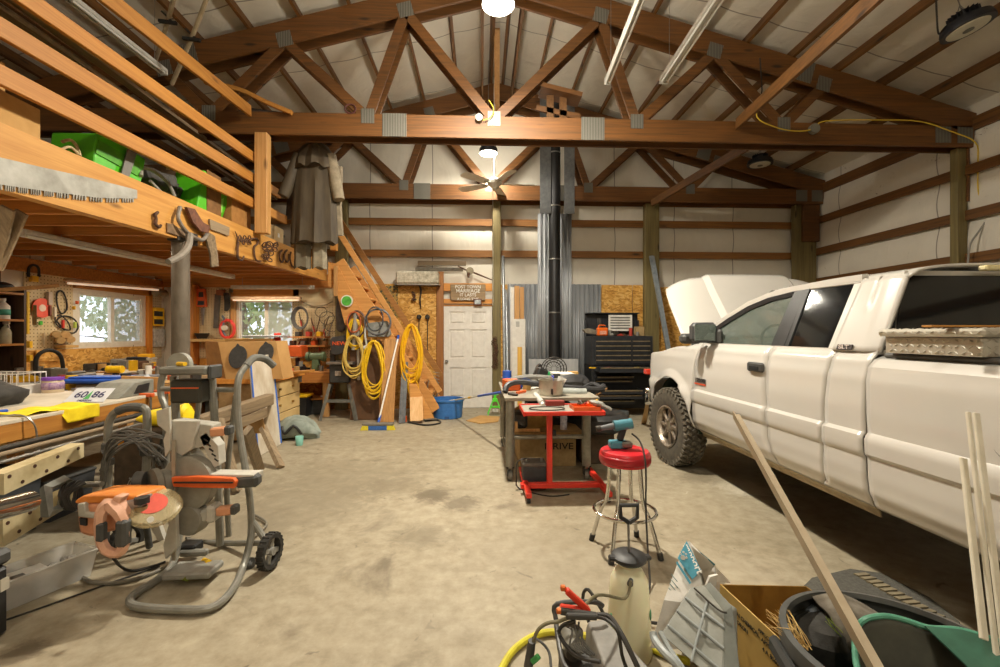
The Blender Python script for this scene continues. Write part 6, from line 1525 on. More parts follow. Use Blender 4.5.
# wheels
def cart_wheel(c, r, ax, nm):
    w = obj(nm, MB().lathe([(r * .72,-.022), (r * .95,-.024), (r, -.012), (r, .012), (r * .95,.024), (r * .72,.022), (r * .72,-.022)], c, ax, 28, cap=False), RUBBER, t)
    m2 = MB(); c = V(c); A = V(ax).normalized(); p = A.orthogonal().normalized(); q = A.cross(p)
    for k in range(4):
        a_ = PI * k / 2 + .5; d = p * math.cos(a_) + q * math.sin(a_); m2.bar(c + d * .02, c + d * r * .74,.03,.022, A, .004)
    m2.cyl(c - A * .028, c + A * .028, r * .22, n=12)
    obj('wheel_spokes', m2, M('spoke_grey', '8D8C86'), w)
    m2 = MB()
    for k in range(22):
        a_ = 2 * PI * k / 22; d = p * math.cos(a_) + q * math.sin(a_); m2.bar(c + d * r - A * .022, c + d * r + A * .022,.012,.008, d)
    obj('tread', m2, RUBBER, w)
cart_wheel(W(270,551, Y=2.84), .108,(1,-.15,0), 'wheel')
cart_wheel(W(126,541, Y=3.2), .115,(1,-.3,0), 'wheel')
obj('foot_block', MB().box(W(190,547, Y=3.0), (.12,.1,.06), .01), BLACK, t)
obj('foot_block', MB().box(W(250,566, Y=2.9), (.05,.07,.09), .01,(.3,0,0)), DARKG, t)
obj('foot_plate', MB().bar(W(170,571, Y=2.75), W(217,569, Y=2.75), .16,.04, bev=.01), M('plate_grey', 'A3A199', '8D8B82', rough=.35, metal=.3), t)
obj('release_lever', MB().bar(W(180,553, Y=2.95), W(208,552, Y=2.95), .04,.04, bev=.01), GREY, t)
obj('lever_tip', MB().cyl(W(204,561, Y=2.85), W(209,563, Y=2.8), .018), YEL, t)
obj('lever_tip', MB().cyl(W(183,577, Y=2.7), W(188,578, Y=2.68), .018), M('olive_green', '7E8A2E'), t)
# the chop saw itself
s = thing('chop_saw', 'orange and grey chop saw mounted upright on the grey stand', 'saw', (-1.9,2.8,.5))
Y0 = 2.82
C = lambda u, v, y=Y0: W(u, v, Y=y)
gc = C(190,482); GR = .165
obj('blade_guard', MB().lathe([(0,-.045), (GR * .85,-.045), (GR, -.03), (GR, .03), (GR * .85,.045), (0,.045)], gc, (.15,1,0), 40), M('guard_grey', '99958A', '858176', rough=.45, metal=.2), s)
m2 = MB(); m2.prism([C(170,420), C(212,425), C(213,437), C(209,446), C(188,450), C(205,472), C(215,478), C(240,476), C(256,474), C(256,482), C(240,488), C(205,488), C(181,470), C(181,440), C(170,432)], (0,.10,0)); obj('arm_casting', m2, GREYL, s, bev=.008)
m2 = MB(); m2.prism([C(171,477.5, Y0 - .09), C(195,476.5, Y0 - .09), C(233,478.5, Y0 - .09), C(236,482, Y0 - .09), C(234,488.5, Y0 - .09), C(195,488, Y0 - .09), C(173,487, Y0 - .09)], (0,.03,0)); ol = obj('orange_label', m2, ORANGE, s, bev=.004)
obj('dark_line', MB().bar(C(174,482.5, Y0 - .094), C(233,482.5, Y0 - .094), .012,.008), INK, ol)
obj('arm_grip', MB().bar(C(237,481, Y0 - .02), C(260,479.5, Y0 - .02), .08,.075, bev=.018), DARKG, s)
obj('arm_tray', MB().bar(C(204,473), C(258,474), .10,.02, bev=.004), M('cast_light', 'C2BEB2'), s)
m2 = MB(); m2.prism([C(172,421, Y0 - .03), C(198,421, Y0 - .03), C(192,449, Y0 - .03), C(182,456, Y0 - .03), C(172,450, Y0 - .03)], (0,.03,0)); obj('fence_plate', m2, M('cast_light', 'C2BEB2'), s, bev=.004)
m2 = MB(); m2.prism([C(156,411, Y0 - .06), C(169,407, Y0 - .06), C(170,432, Y0 - .06), C(170,450, Y0 - .06), C(165,457, Y0 - .06), C(163,440, Y0 - .06), C(166,432, Y0 - .06), C(157,425, Y0 - .06)], (0,.02,0)); obj('left_fence', m2, M('cast_light', 'C2BEB2'), s, bev=.004)
obj('table_rail', MB().bar(C(174,440, Y0 - .06), C(174,560, Y0 - .04), .02,.012,(0,1,0)), M('rail_metal', 'AFA99B', metal=.4, rough=.4), s)
m2 = MB(); m2.prism([C(199,437, Y0 + .0), C(206,432, Y0), C(218,446, Y0), C(219,465, Y0), C(214,468, Y0), C(207,455, Y0)], (0,.08,0)); sc_ = obj('mitre_scale', m2, M('cast_light', 'C2BEB2'), s, bev=.004)
m2 = MB()
for k in range(5): m2.box(C(206 + 2.6 * k, 440 + 5 * k, Y0 - .003), (.03,.008,.006), 0,(0,.6,0))
obj('scale_marks', m2, INK, sc_)
obj('motor', MB().lathe([(0,-.10), (.07,-.10), (.085,-.08), (.085,.03), (.10,.04), (.10,.07), (0,.07)], C(166,483, Y0 - .02), (-.6,-.8,0), 28), M('motor_grey', '7F7B70', '6B675D', rough=.5), s)
obj('motor_cap', MB().lathe([(0,0), (.055,0), (.06,.05), (0,.05)], C(146,481, Y0 - .05), (-1,-.2,0), 20), DARKG, s)
obj('turntable', MB().lathe([(0,-.05), (.085,-.05), (.095,-.03), (.095,.03), (0,.03)], C(192,518), (.1,1,0), 30), M('turret_grey', '8E897D', '79756A', rough=.5), s)
obj('turntable_arm', MB().bar(C(196,517), C(218,511), .09,.07, bev=.012), GREYL, s)
obj('front_bracket', MB().box(C(214,512), (.05,.1,.10), .012), M('cast_light', 'C2BEB2'), s)
for (u, v) in ((226,511), (220,432)):
    pc_ = obj('lock_lever', MB().bar(C(u - 8, v, Y0 - .03), C(u + 7, v - 1.5, Y0 - .03), .06,.05, bev=.008), M('faded_orange', 'D89A72', 'C48560'), s)
    obj('lever_grip', MB().box(C(u + 9, v - 2, Y0 - .03), (.04,.06,.055), .01), DARKG, pc_)
obj('base_wing', MB().prism([C(163,545, Y0 - .1), C(175,500, Y0 - .1), C(177,548, Y0 - .1), C(165,560, Y0 - .1)], (0,.03,0)), M('cast_light', 'C2BEB2'), s, bev=.004)
obj('base_wing', MB().prism([C(149,525, Y0), C(158,523, Y0), C(164,540, Y0), C(158,541, Y0)], (0,.03,0)), M('cast_light', 'C2BEB2'), s)
# circular-saw like head with its translucent guard
h = thing('circular_saw', 'faded orange corded saw with a big D-handle and clear guard before the stand', 'saw', (-2.05,2.55,.6))
Yh = 2.50
H = lambda u, v, y=Yh: W(u, v, Y=y)
FO = M('faded_orange_body', 'D2926E', 'BC7C58', rough=.5)
obj('orange_cover', MB().prism([H(74,501), H(82,496), H(95,495), H(120,495), H(136,496), H(139,503), H(75,504)], (.04,.17,.0)), M('orange_cover', 'E08A3C', 'C97428', rough=.5), h, bev=.012)
obj('motor_body', MB().prism([H(75,503), H(120,503), H(118,530), H(90,538), H(78,534)], (0,.2,0)), FO, h, bev=.02)
obj('rear_cap', MB().prism([H(77,504, Yh - .02), H(84,503, Yh - .02), H(86,513, Yh - .02), H(100,514, Yh - .02), H(108,511, Yh - .02), H(106,516, Yh - .02), H(92,519, Yh - .02), H(78,517, Yh - .02)], (0,.04,0)), GREYL, h, bev=.006)
obj('vent_panel', MB().prism([H(79,518, Yh - .012), H(86,519, Yh - .012), H(86,526, Yh - .012), H(80,525, Yh - .012)], (0,.01,0)), BLACK, h)
hd = MB().tube([H(108,504, Yh - .06), H(101,514, Yh - .08), H(100,535, Yh - .08), H(106,550, Yh - .08), H(118,553, Yh - .08), H(124,545, Yh - .08), H(123,520, Yh - .08), H(114,508, Yh - .07)], [.034,.027,.024,.025,.025,.027,.028,.032], 6,2, True)
hd_ = obj('d_handle', hd, M('pale_orange', 'E0B096', 'CC987C', rough=.5), h)
obj('handle_grip', MB().bar(H(123.5,519, Yh - .085), H(123.5,546, Yh - .085), .062,.055,(1,0,0), .014), DARKG, hd_)
obj('handle_grip', MB().bar(H(101.5,522, Yh - .085), H(101.5,541, Yh - .085), .045,.04,(1,0,0), .01), DARKG, hd_)
obj('shroud', MB().prism([H(108,504, Yh - .07), H(114,496, Yh - .07), H(122,497, Yh - .07), H(118,504, Yh - .07), H(126,516, Yh - .07), H(124,520, Yh - .07)], (0,.06,0)), M('pale_orange', 'E0B096'), h, bev=.008)
obj('gear_case', MB().prism([H(118,503, Yh - .02), H(138,499, Yh - .02), H(142,515, Yh - .02), H(138,526, Yh - .02), H(124,522, Yh - .02)], (0,.12,0)), M('steel_cast', 'AFACA6', '908D86', rough=.35, metal=.5), h, bev=.01)
gc = H(154,507, Yh + .05); nrm = V((.35,-.45,1)).normalized()
obj('clear_guard', MB().lathe([(.0,.022), (.09,.022), (.122,.013), (.13,.0), (.125,-.018), (.11,-.022)], gc, nrm, 36, cap=False), M('amber_clear', 'D9C9A0', 'C9B88C', rough=.25, alpha=.38), h, solid=.004)
obj('blade_washer', MB().lathe([(0,.026), (.07,.026), (.07,.03), (0,.03)], gc + V((-.01,0,0)), nrm, 28), M('blade_red', 'D85A48', 'C24A3A'), h)
obj('arbor', MB().cyl(H(142,497, Yh), H(142,503, Yh), .035), BLACK, h)
obj('spindle_knob', MB().cyl(H(141,506, Yh), H(141,513, Yh), .03), M('brass_dull', '9A8862', metal=.4), h)
obj('guard_screw', MB().cyl(H(150.5,519.5, Yh - .09), H(150.5,519.5, Yh - .11), .016), WHITE, h)
obj('power_cord', MB().tube([H(108,545, Yh), H(112,555, Yh), W(120,566, Z=.05), W(132,571, Z=.02), W(150,567, Z=.02), W(165,562, Z=.04)], .008,6,5), CORDK, h)
solo('power_cable', MB().tube([W(83,577, Z=.012), W(92,582, Z=.012), W(115,583, Z=.012), W(145,576, Z=.012), W(168,566, Z=.012)], .011,7,5), M('cord_grey', '7B766A'), 'grey cable lying on the floor from the clear bin to the saw stand', 'cable')
solo('power_cable', MB().tube([W(0,622, Z=.006), W(60,601, Z=.006), W(110,583, Z=.006), W(160,566, Z=.006)], .005,6,5), CORDK, 'thin dark cord lying straight across the floor at lower left', 'cable')
solo('power_cable', MB().tube([W(186,538, Y=3.3), W(215,538, Y=3.5), W(240,543, Z=.02), W(262,530, Z=.02), W(266,522, Z=.02), W(255,515, Z=.02)], .009,6,5), M('cord_grey', '7B766A'), 'grey cable looping behind the saw stand wheel', 'cable')
# grey roll-over frame with brake cables
t = thing('handle_frame', 'grey bent-tube handle frame with tangled cables behind the orange saw', 'frame', (-2.45,3.0,0))
Yb_ = 3.1; B = lambda u, v, y=Yb_: W(u, v, Y=y)
obj('handle_tube', MB().tube([B(106,500), B(108,470), B(108,432), B(111,418), B(118,411), B(135,407), B(144,408), B(147,415), B(147,440), B(146,475), B(144,510)], .024,9,5), TG, t)
obj('foam_grip', MB().tube([B(118,411), B(126,408), B(135,407), B(143,408)], .029,10,4), M('foam_grip', '5C5B57', rough=.9), t)
for k, (u, v) in enumerate(((108,446), (108,462), (146,452))): obj('clamp', MB().box(B(u, v), (.06,.06,.05), .01), DARKG, t)
obj('cross_bar', MB().tube([B(106,452), B(126,440), B(148,437)], .035,8,3), M('bar_black', '55565A', '3E3F43', rough=.4), t)
obj('side_grip', MB().tube([B(141,446), B(152,452), B(163,463)], [.03,.026,.03], 8,3), DARKG, t)
m2 = MB()
for k in range(12):
    m2.tube([B(100 + rnd(0,8), 470 + rnd(-15,30)), B(112 + rnd(-5,5), 445 + rnd(-8,8), 3.0), B(130 + rnd(-8,8), 432 + rnd(-6,10), 2.98), B(150 + rnd(-6,14), 440 + rnd(-6,20), 3.0), B(158 + rnd(-10,12), 455 + rnd(-6,20), 3.1)], .007,5,4)
obj('cables', m2, M('cable_grey', '77756F', '4E4C48', rough=.5), t)
m2 = MB()
for k in range(14): m2.cyl(B(132 + rnd(-3,3), 478,3.2), B(118 + k * 2.6,500 + rnd(-4,4), 3.2), .003, n=4)
obj('spokes', m2, STEEL, t)
obj('orange_reflector', MB().box(B(121,443,3.04), (.03,.02,.03), .004), M('amber', 'F0A020'), t)
m2 = MB(); m2.tube([B(106,500), B(120,520,3.2), B(140,515,3.3), B(144,510)], .02,8,3); m2.cyl(B(106,500), (B(106,500).x, 3.1,.02), .02); m2.cyl(B(144,510), (B(144,510).x, 3.15,.02), .02); obj('lower_frame', m2, DARKG, t)
solo('yellow_jug', MB().loft([[V((W(u, 425, Y=3.7).x, 3.7 + .08 * math.cos(q), .80 + h_ * math.sin(q))) for q in [2 * PI * k / 14 for k in range(14)]] for u, h_ in ((143,.02), (150,.06), (165,.08), (178,.09), (186,.12), (189,.08))]), M('bright_yellow', 'F6DC1E', 'E8C80E', rough=.6), 'bright yellow bag bundled behind the saw stand under the bench edge', 'bag')
solo('dark_crate', MB().span((-2.85,3.6,0), (-2.45,3.95,.73), .02), M('crate_dark', '5A4A38', '3F3428', rough=.8), 'dark crate under the yellow bag by the bench end', 'crate')
# clear bin and black box at lower left
bc = W(52,588, Z=0); 
t = thing('plastic_bin', 'clear plastic bin of papers and parts on the floor at lower left', 'bin', (-2.36,2.72,0))
R_ = Euler((0,0,1.18)).to_matrix()
c = V((-2.54,2.66,.003))
obj('tub', MB().open_box(c, (.50,.23,.155), .006,.88, R_), CLEARP, t)
obj('rim', MB().tube([c + R_ @ V((x * .253, y * .118,.155)) for x, y in ((-1,-1), (1,-1), (1,1), (-1,1))], .009,6, closed=True), CLEARP, t)
pp = thing('paper_sheet', 'printed white leaflet lying in the clear bin', 'paper', c + R_ @ V((-.06,0,.11)))
obj('sheet', MB().box(c + R_ @ V((-.06,0,.115)), (.26,.17,.003), 0, R_.to_4x4().to_3x3() @ Euler((.1,.05,0)).to_matrix()), PAPER, pp); obj('printed_box', MB().box(c + R_ @ V((-.06,0,.118)), (.06,.06,.002), 0, R_ @ Euler((.1,.05,0)).to_matrix()), M('print_grey', '7A7874'), pp)
m2 = MB()
for k in range(8): m2.box(c + R_ @ V((.1 + rnd(-.02,.09), rnd(-.05,.05), .06 + rnd(0,.05))), (.09,.04,.03), .006,(rnd(0,1), rnd(0,1), rnd(0,3)))
solo('parts_pile', m2, M('foil', 'C9C7C0', '6C6A66', scale=30, rough=.4), 'pile of wrapped small parts at the far end of the clear bin', 'parts', kind='stuff')
solo('inner_tray', MB().box(c + V((0,0,.03)), (.38,.16,.045), .008,(0,0,1.18)), M('fill_dark', '5B5A5C', '47464A'), 'dark tray at the bottom of the clear bin', 'tray')
t = thing('tool_case', 'black upright tool case with latches at the lower left corner', 'tool case', (-2.42,2.15,0))
a = W(-40,700, X=-2.26); 
obj('case', MB().span((-2.62,2.12,.0), (-2.32,2.32,.34), .02), BLACK, t); obj('case_lid', MB().span((-2.63,2.11,.345), (-2.31,2.33,.42), .02), DARKG, t)
for z in (.12,.30): obj('latch', MB().span((-2.322,2.15, z), (-2.30,2.25, z + .08), .006), DARKG, t)
obj('latch_label', MB().span((-2.32,2.27,.22), (-2.316,2.31,.28)), M('label_tan', 'B9B2A0'), t)

# grey canvas bag and box near the drawer cabinet
t = thing('duffel_bag', 'crumpled grey-green bag with black straps on the floor by the whitewashed board', 'bag', W(300,440, Z=0)); c = W(297,438, Z=0)
rings = []
for k in range(13):
    s_ = k / 12; w_ = math.sin(PI * min(.97, max(.06, s_))) ** .5
    rings.append([V((c.x - .30 + .60 * s_ + .02 * math.sin(3 * q), c.y + .22 * w_ * math.cos(q), max(0.002,.15 * w_ + .16 * w_ * math.sin(q) + .02 * math.sin(4 * q + 7 * s_)))) for q in [2 * PI * j / 20 for j in range(20)]])
obj('bag_body', MB().loft(rings), M('bag_canvas', '97A096', '747D74', rough=.85, scale=8, bmp=.4), t)
obj('strap', MB().tube([c + V((-.12,-.2,.2)), c + V((-.05,-.28,.12)), c + V((.05,-.24,.22)), c + V((.15,-.22,.1))], .018,6,4), BLACK, t)
solo('paper_cup', MB().lathe([(0,0), (.04,0), (.05,.12)], c + V((.2,-.42,0)), cap=False), M('mint', '7FB8A8'), 'small mint-coloured cup on the floor beside the grey bag', 'cup', solid=.003)

# ---------------------------------------------------------------- band saw, hoses, cords and boards by the stairs
t = thing('band_saw', 'black machine with an orange marking on a grey metal leg stand', 'band saw', (-2.45,7.95,0))
SG = M('stand_grey', '77766F', '5E5D57', rough=.5)
bl_, br_ = W(331,380, Y=7.9), W(355,380, Y=7.9)
for u0, v0, u1, v1, y in ((330,384,320,417,7.75), (349,384,356,418,7.75), (332,384,324,414,8.15), (350,384,354,414,8.15)):
    a = W(u0, v0, Y=y); b_ = W(u1, v1, Y=y - .05 if y < 8 else y + .05); b_.z = .005
    obj('leg', MB().bar(a, b_, .05,.05), SG, t)
obj('stretcher', MB().bar(W(326,401, Y=7.75), W(353,401, Y=7.75), .04,.05), SG, t)
obj('lower_housing', MB().span(W(329,383, Y=7.7), W(350,364, Y=7.7) + V((0,.45,0)), .02), M('machine_black', '3C3B3A', '2C2B2A', rough=.5), t)
obj('table', MB().span(W(326,364.5, Y=7.6), W(353,362, Y=7.6) + V((0,.5,0)), .004), STEEL, t)
uh = obj('upper_housing', MB().prism([W(331,354, Y=7.7), W(330,340, Y=7.7), W(332,337, Y=7.7), W(347,335, Y=7.7), W(348,352, Y=7.7), W(336,355, Y=7.7)], (0,.35,0)), M('machine_black', '3C3B3A'), t, bev=.01)
text(uh, 'NEW', W(339,343.5, Y=7.69), .09, FACE, M('orange_glyph', 'F0642A'), .001, 'machine_marking', 1.1)
obj('column', MB().span(W(330,364, Y=7.8), W(334,350, Y=7.8) + V((0,.1,0))), IRON, t)
obj('badge', MB().span(W(335,376, Y=7.69), W(341,371, Y=7.69), .002), M('badge_pale', 'A89888', '6A5A50', scale=40), t)
# jack
t = thing('floor_jack', 'rusty red floor jack standing with its handle upright under the hanging cords', 'jack', W(367,418, Z=0)); c = W(365,418, Z=0)
JR = M('jack_red', '8A4A3C', '5E352B', rough=.7, scale=15)
obj('frame', MB().span((c.x - .16, c.y, .05), (c.x + .16, c.y + .4,.14), .01).span((c.x - .16, c.y + .1,.14), (c.x - .12, c.y + .35,.24)).span((c.x + .12, c.y + .1,.14), (c.x + .16, c.y + .35,.24)), JR, t)
for sx in (-1,1): obj('wheel', MB().cyl((c.x + .15 * sx, c.y + .02,.05), (c.x + .19 * sx, c.y + .02,.05), .05), IRON, t)
obj('handle', MB().cyl((c.x + .01, c.y + .12,.12), W(361,372, Y=c.y + .15), .025), JR, t)
def coil(name, lab, u, vt, vb, w, mat, y, turns, r=.011, sag=.0):
    """cord hung over a peg, wound in long loose loops"""
    top = W(u, vt, Y=y); bot_ = W(u, vb, Y=y); hx = w / 450 * y / 2; m2 = MB(); pts = []
    for k in range(turns):
        H_ = (top.z - bot_.z) * rnd(.72,1.0) / 2; cx_ = top.x + rnd(-.03,.03) * hx * 4; wx = hx * rnd(.72,1.0); yy = y - .012 * (k % 7) - .01
        cz = top.z - H_ + rnd(-.02,0.02); tw = rnd(-.12,.12)
        for j in range(16):
            q = PI / 2 + 2 * PI * j / 16 + .001 * k
            pts.append(V((cx_ + wx * math.cos(q) * (1 - .25 * math.sin(q)) + tw * hx * math.sin(2 * q), yy + .01 * math.sin(3 * q + k), cz + H_ * math.sin(q))))
    m2.tube(pts, r, 6,2)
    return solo(name, m2, mat, lab, 'cord')
def peg(u, v, y, lab): solo('wall_peg', MB().cyl(W(u, v, Y=y) + V((0,.35,0)), W(u, v, Y=y) + V((0,-.06,0)), .013, n=8), IRON, lab, 'peg')
YH = 7.62
PALE = M('cord_pale', 'E0C368', 'C4A54C', rough=.6)
coil('extension_cord', 'pale yellow hose coil hanging leftmost beside the band saw', 355,336,378,20, PALE, YH, 11,.012)
peg(355,337, YH, 'iron peg under the pale yellow hose coil')
coil('extension_cord', 'short bright yellow cord loop above the pale coil', 355.5,319,352,15, CORDY, YH + .05,4,.014)
coil('extension_cord', 'long bright yellow cord coil hanging in the middle, lowest of the coils', 374,341,402,21, CORDY, YH - .04,11,.011)
coil('extension_cord', 'golden yellow cord coil hanging nearest the door', 412,325,384,21, M('cord_gold', 'F2BC14', 'DDA50C', rough=.5), YH, 14,.011)
peg(412,326, YH, 'iron peg under the golden cord coil')
solo('extension_cord', MB().tube([W(410,375, Y=7.55), W(408,388, Y=7.54), W(412,396, Y=7.53), W(418,394, Y=7.53), W(418,385, Y=7.54), W(414,378, Y=7.55)], .009,6,5), M('cord_gold', 'F2BC14'), 'loose tail loop of the golden cord below its coil', 'cord')
def ring_(u, v, rx, rz, y, k, r=.012):
    c_ = W(u, v, Y=y); m2 = MB()
    for i in range(k): m2.tube([c_ + V(((rx - .012 * i) / 450 * y * math.cos(q), -.015 * i, rz / 450 * y * math.sin(q) * (1 - .02 * i))) for q in [2 * PI * j / 22 for j in range(22)]], r, 6, closed=True)
    return m2
solo('air_hose', ring_(357,324,8.5,13, YH + .02,3,.014), M('hose_brown', '6A4A3A', '4A342A'), 'dark coiled hose hanging at the top of the left peg', 'hose')
solo('air_hose', ring_(354,322,6.5,10, YH - .02,1,.012), M('hose_orange', 'C8683A'), 'thin orange hose ring inside the dark coiled hose', 'hose')
solo('cable_ring', ring_(378,322,12.5,13, YH - .03,3,.014), M('cable_slate', '6A6C70', '4A4C50', rough=.45), 'large grey cable ring hanging left of the pushbroom handle', 'cable')
solo('cable_ring', ring_(375,319,8,12, YH - .08,2,.010), M('cable_slate2', '44464A'), 'smaller dark cable ring inside the large grey one', 'cable')
solo('cable_lead', MB().tube([W(366,324, Y=7.58), W(365,335, Y=7.57), W(367,346, Y=7.56)], .016,7,4).cyl(W(364,348, Y=7.55), W(369,346, Y=7.55), .035), M('plug_white', 'CFCFCB', 'A8A8A4'), 'white plug end hanging from the grey cable ring', 'plug')
solo('grey_satchel', MB().prism([W(367,323, Y=7.68), W(387,321, Y=7.68), W(391,334, Y=7.68), W(388,337, Y=7.68), W(368,337, Y=7.68)], (0,.08,0)), M('bag_grey', '9A9B98', '77786F', rough=.6), 'grey satchel hanging behind the cable rings', 'satchel', bev=.01)
solo('backer_board', MB().span(W(350,420, Y=7.74), W(386,340, Y=7.74), .003), M('dark_backer', '6A4A30', '4A3222', scale=5), 'dark board standing behind the hanging cords', 'board')
solo('tube_bundle', MB().cyl(W(354,350, Y=7.66), W(356,312, Y=7.66), .045).cyl(W(359,380, Y=7.68), W(358,330, Y=7.68), .03), M('duct', 'B9B5AC', '96928A', rough=.35, metal=.4), 'pale duct tube standing behind the left coils', 'tube')
# leaning planks
solo('leaning_plank', MB().bar(W(387,422, Y=7.38), W(391,339, Y=7.66), .035,.22,(1,0,0), .003), wood('plank_old', 'BE8E52', '97693A', 'z'), 'wide brown plank leaning upright beside the hanging cords', 'plank')
solo('leaning_strip', MB().bar(W(381,418, Y=7.5), W(383,348, Y=7.66), .03,.07,(1,0,0)), wood('plank_dark', '9A6A3A', '70482A', 'z'), 'narrow dark plank behind the wide brown plank', 'plank')
solo('steel_channel', MB().bar(W(401,423, Y=7.42), W(404,368, Y=7.6), .05,.07,(1,0,0)).bar(W(404,423, Y=7.42), W(407,362, Y=7.6), .02,.04,(1,0,0)), M('channel_grey', '84878C', '64676C', rough=.4, metal=.4), 'grey steel channel leaning by the golden cord', 'channel')
for i, (u0, u1, v) in enumerate(((410,419,386), (410.5,423,397))):
    solo('pine_offcut', MB().bar(W((u0 + u1) / 2,421, Y=7.48 - .07 * i) , W((u0 + u1) / 2 - .5, v, Y=7.56 - .06 * i), .035,(u1 - u0) / 450 * 7.5,(1,0,0), .003), wood('pine_pale', 'E8C090', 'D2A268', 'z'), ('taller rear', 'shorter front')[i] + ' pale pine offcut standing at the foot of the stairs', 'board')
for u in (391,405): solo('orange_clamp', MB().box(W(u, 419, Y=7.5), (.06,.06,.10), .01), ORANGE, ('left' if u < 400 else 'right') + ' orange clamp on the floor between the leaning boards', 'clamp')
solo('garden_hose', MB().tube([W(408,422, Z=.015), W(425,425, Z=.015), W(440,423, Z=.015), W(437,420, Z=.015), W(425,421, Z=.015)], .014,7,5), CORDK, 'loop of black hose on the floor before the pine offcuts', 'hose')
# push broom
t = thing('push_broom', 'push broom with a white handle and blue and yellow bristles leaning on the boards', 'broom', W(378,429, Z=0)); c = W(378,428, Z=.03)
obj('handle', MB().cyl(c + V((.0,.03,.08)), W(398,338, Y=7.56), .014), WHITE, t)
obj('handle_sleeve', MB().cyl(c + V((.0,.03,.08)), c.lerp(W(398,338, Y=7.56), .09) + V((0,.03,.06)), .019), BLUE, t); obj('handle_tip', MB().cyl(W(397,342, Y=7.55), W(398.6,335, Y=7.57), .020), BLUE, t)
obj('head_block', MB().box(c + V((0,0,.06)), (.47,.08,.045), .01), M('broom_block', '7A7468'), t)
obj('blue_bristles', MB().box(c + V((0,0,.005)), (.28,.07,.065), .004), M('bristle_blue', '3A6AB0', '2A5494', scale=80, bmp=.5), t)
for s_ in (-1,1): m2 = MB(); m2.prism([c + V((.14 * s_, -.035,.04)), c + V((.23 * s_, -.035,.04)), c + V((.26 * s_, -.035,-.028)), c + V((.14 * s_, -.035,-.028))], (0,.07,0)); obj('yellow_bristles', m2, M('bristle_yellow', 'E8D83A', 'CDBB20', scale=80, bmp=.5), t)
# bucket, jack stand, extension pole, cardboard by the door
c = W(448,417, Z=0); t = thing('plastic_tub', 'round blue plastic tub on the floor in front of the white door', 'tub', c)
obj('tub', MB().lathe([(0,0), (.23,0), (.245,.01), (.27,.29), (.29,.30), (.29,.33), (.262,.33), (.24,.02), (0,.02)], c, n=36), M('tub_blue', '3F7CC4', '336AAE', rough=.45), t)
obj('drain_notch', MB().box(c + V((0,-.245,.03)), (.08,.02,.05), .004), M('tub_notch_blue', '2A568E'), t)  # notch in a deeper blue than the tub
t = thing('roller_pole', 'paint roller pole laid from the blue tub up onto the workbench', 'pole', c)
a, b_ = c + V((.05,-.05,.36)), W(508,391, Y=5.5); a = W(455,400, Y=7.75); b_ = W(506,391.5, Y=5.3)
obj('pole', MB().cyl(a, b_, .013), M('pole_white', 'D8D5C8'), t); obj('pole_section', MB().cyl(a.lerp(b_, .55), b_, .016), BLUE, t); obj('collar', MB().cyl(a.lerp(b_, .35), a.lerp(b_, .40), .017), YEL, t); obj('paddle', MB().cyl(a, a + V((-.12,0,-.03)), .02), M('paddle_pale', 'C9C2A4'), t)
c = W(495,415, Z=0); t = thing('jack_stand', 'bright green jack stand on the floor right of the white door', 'jack stand', c)
JG = M('jack_green', '5FE03A', '46C828', rough=.4)
for sx, sy in ((-1,-1), (1,-1), (1,1), (-1,1)): obj('leg', MB().bar(c + V((.13 * sx, .1 * sy, .015)), c + V((.035 * sx, .03 * sy, .27)), .05,.012,(sy, 0,0)), JG, t)
obj('collar', MB().box(c + V((0,0,.15)), (.15,.12,.02), .003).box(c + V((0,0,.27)), (.09,.08,.06), .008), JG, t); obj('ratchet_post', MB().box(c + V((0,0,.30)), (.045,.045,.12), .004), JG, t); obj('saddle', MB().box(c + V((0,0,.37)), (.12,.06,.02), .006), JG, t)
obj('label_plate', MB().box(c + V((0,-.085,.1)), (.10,.005,.06)), M('jack_label', 'D8D8D0', '5A5A58', scale=60), t)
solo('cardboard_sheet', MB().prism([W(466,421, Z=.002), W(480,416, Z=.002), W(500,417, Z=.002), W(498,422, Z=.002), W(480,424, Z=.002)], (0,0,.012)), CARD, 'flat piece of cardboard on the floor between the tub and the jack stand', 'cardboard')
# wall tools left of door
for i, (u, v0, v1) in enumerate(((419,318,345), (427.5,318,352))):
    t = thing('golf_club', ('left', 'right')[i] + ' dark club hanging on the strand board left of the door', 'club', W(u, v1, Y=8.85)); obj('shaft', MB().cyl(W(u, v0, Y=8.877), W(u, v1, Y=8.877), .009), IRON, t); obj('head', MB().box(W(u, v0 - 1, Y=8.82), (.09,.05,.09), .02,(0,.5,0)), IRON, t)
solo('wall_hook', MB().tube([W(412,292, Y=8.86), W(415,296, Y=8.82), W(412,300, Y=8.82), W(416,299, Y=8.80)], .022,6,3), RUST, 'rusty iron hook high on the strand board left of the door', 'hook')
solo('old_pick', MB().tube([W(418,283, Y=8.84), W(421,290, Y=8.83), W(420,300, Y=8.83), W(421,309, Y=8.84)], [.02,.022,.016,.008], 6,3), IRON, 'long rusty blade hanging above the clubs', 'tool')
m2 = MB(); a = W(397,285, Y=8.75); b_ = W(439,272, Y=8.75); m2.span((a.x, 8.6, a.z + .01), (b_.x, 8.88, b_.z), .03)
solo('plaster_beam', m2, M('crusty_white', 'CFC8B6', '8E8774', rough=.9, scale=18, bmp=.6), 'crusty white weathered block on a ledge above the strand board', 'block')
solo('metal_ledge', MB().span((a.x - .02,8.62, a.z - .01), (b_.x + .02,8.89, a.z + .008)), STEEL, 'thin metal ledge carrying the crusty white block', 'ledge')
solo('dark_grille', MB().span(W(380,318, Y=8.86), W(398,286, Y=8.86), .004), M('grille_green', '3D4A38', 'A8843E', scale=22, lo=.45, hi=.5), 'dark green patterned grille behind the stair rails', 'grille')
m2 = MB()
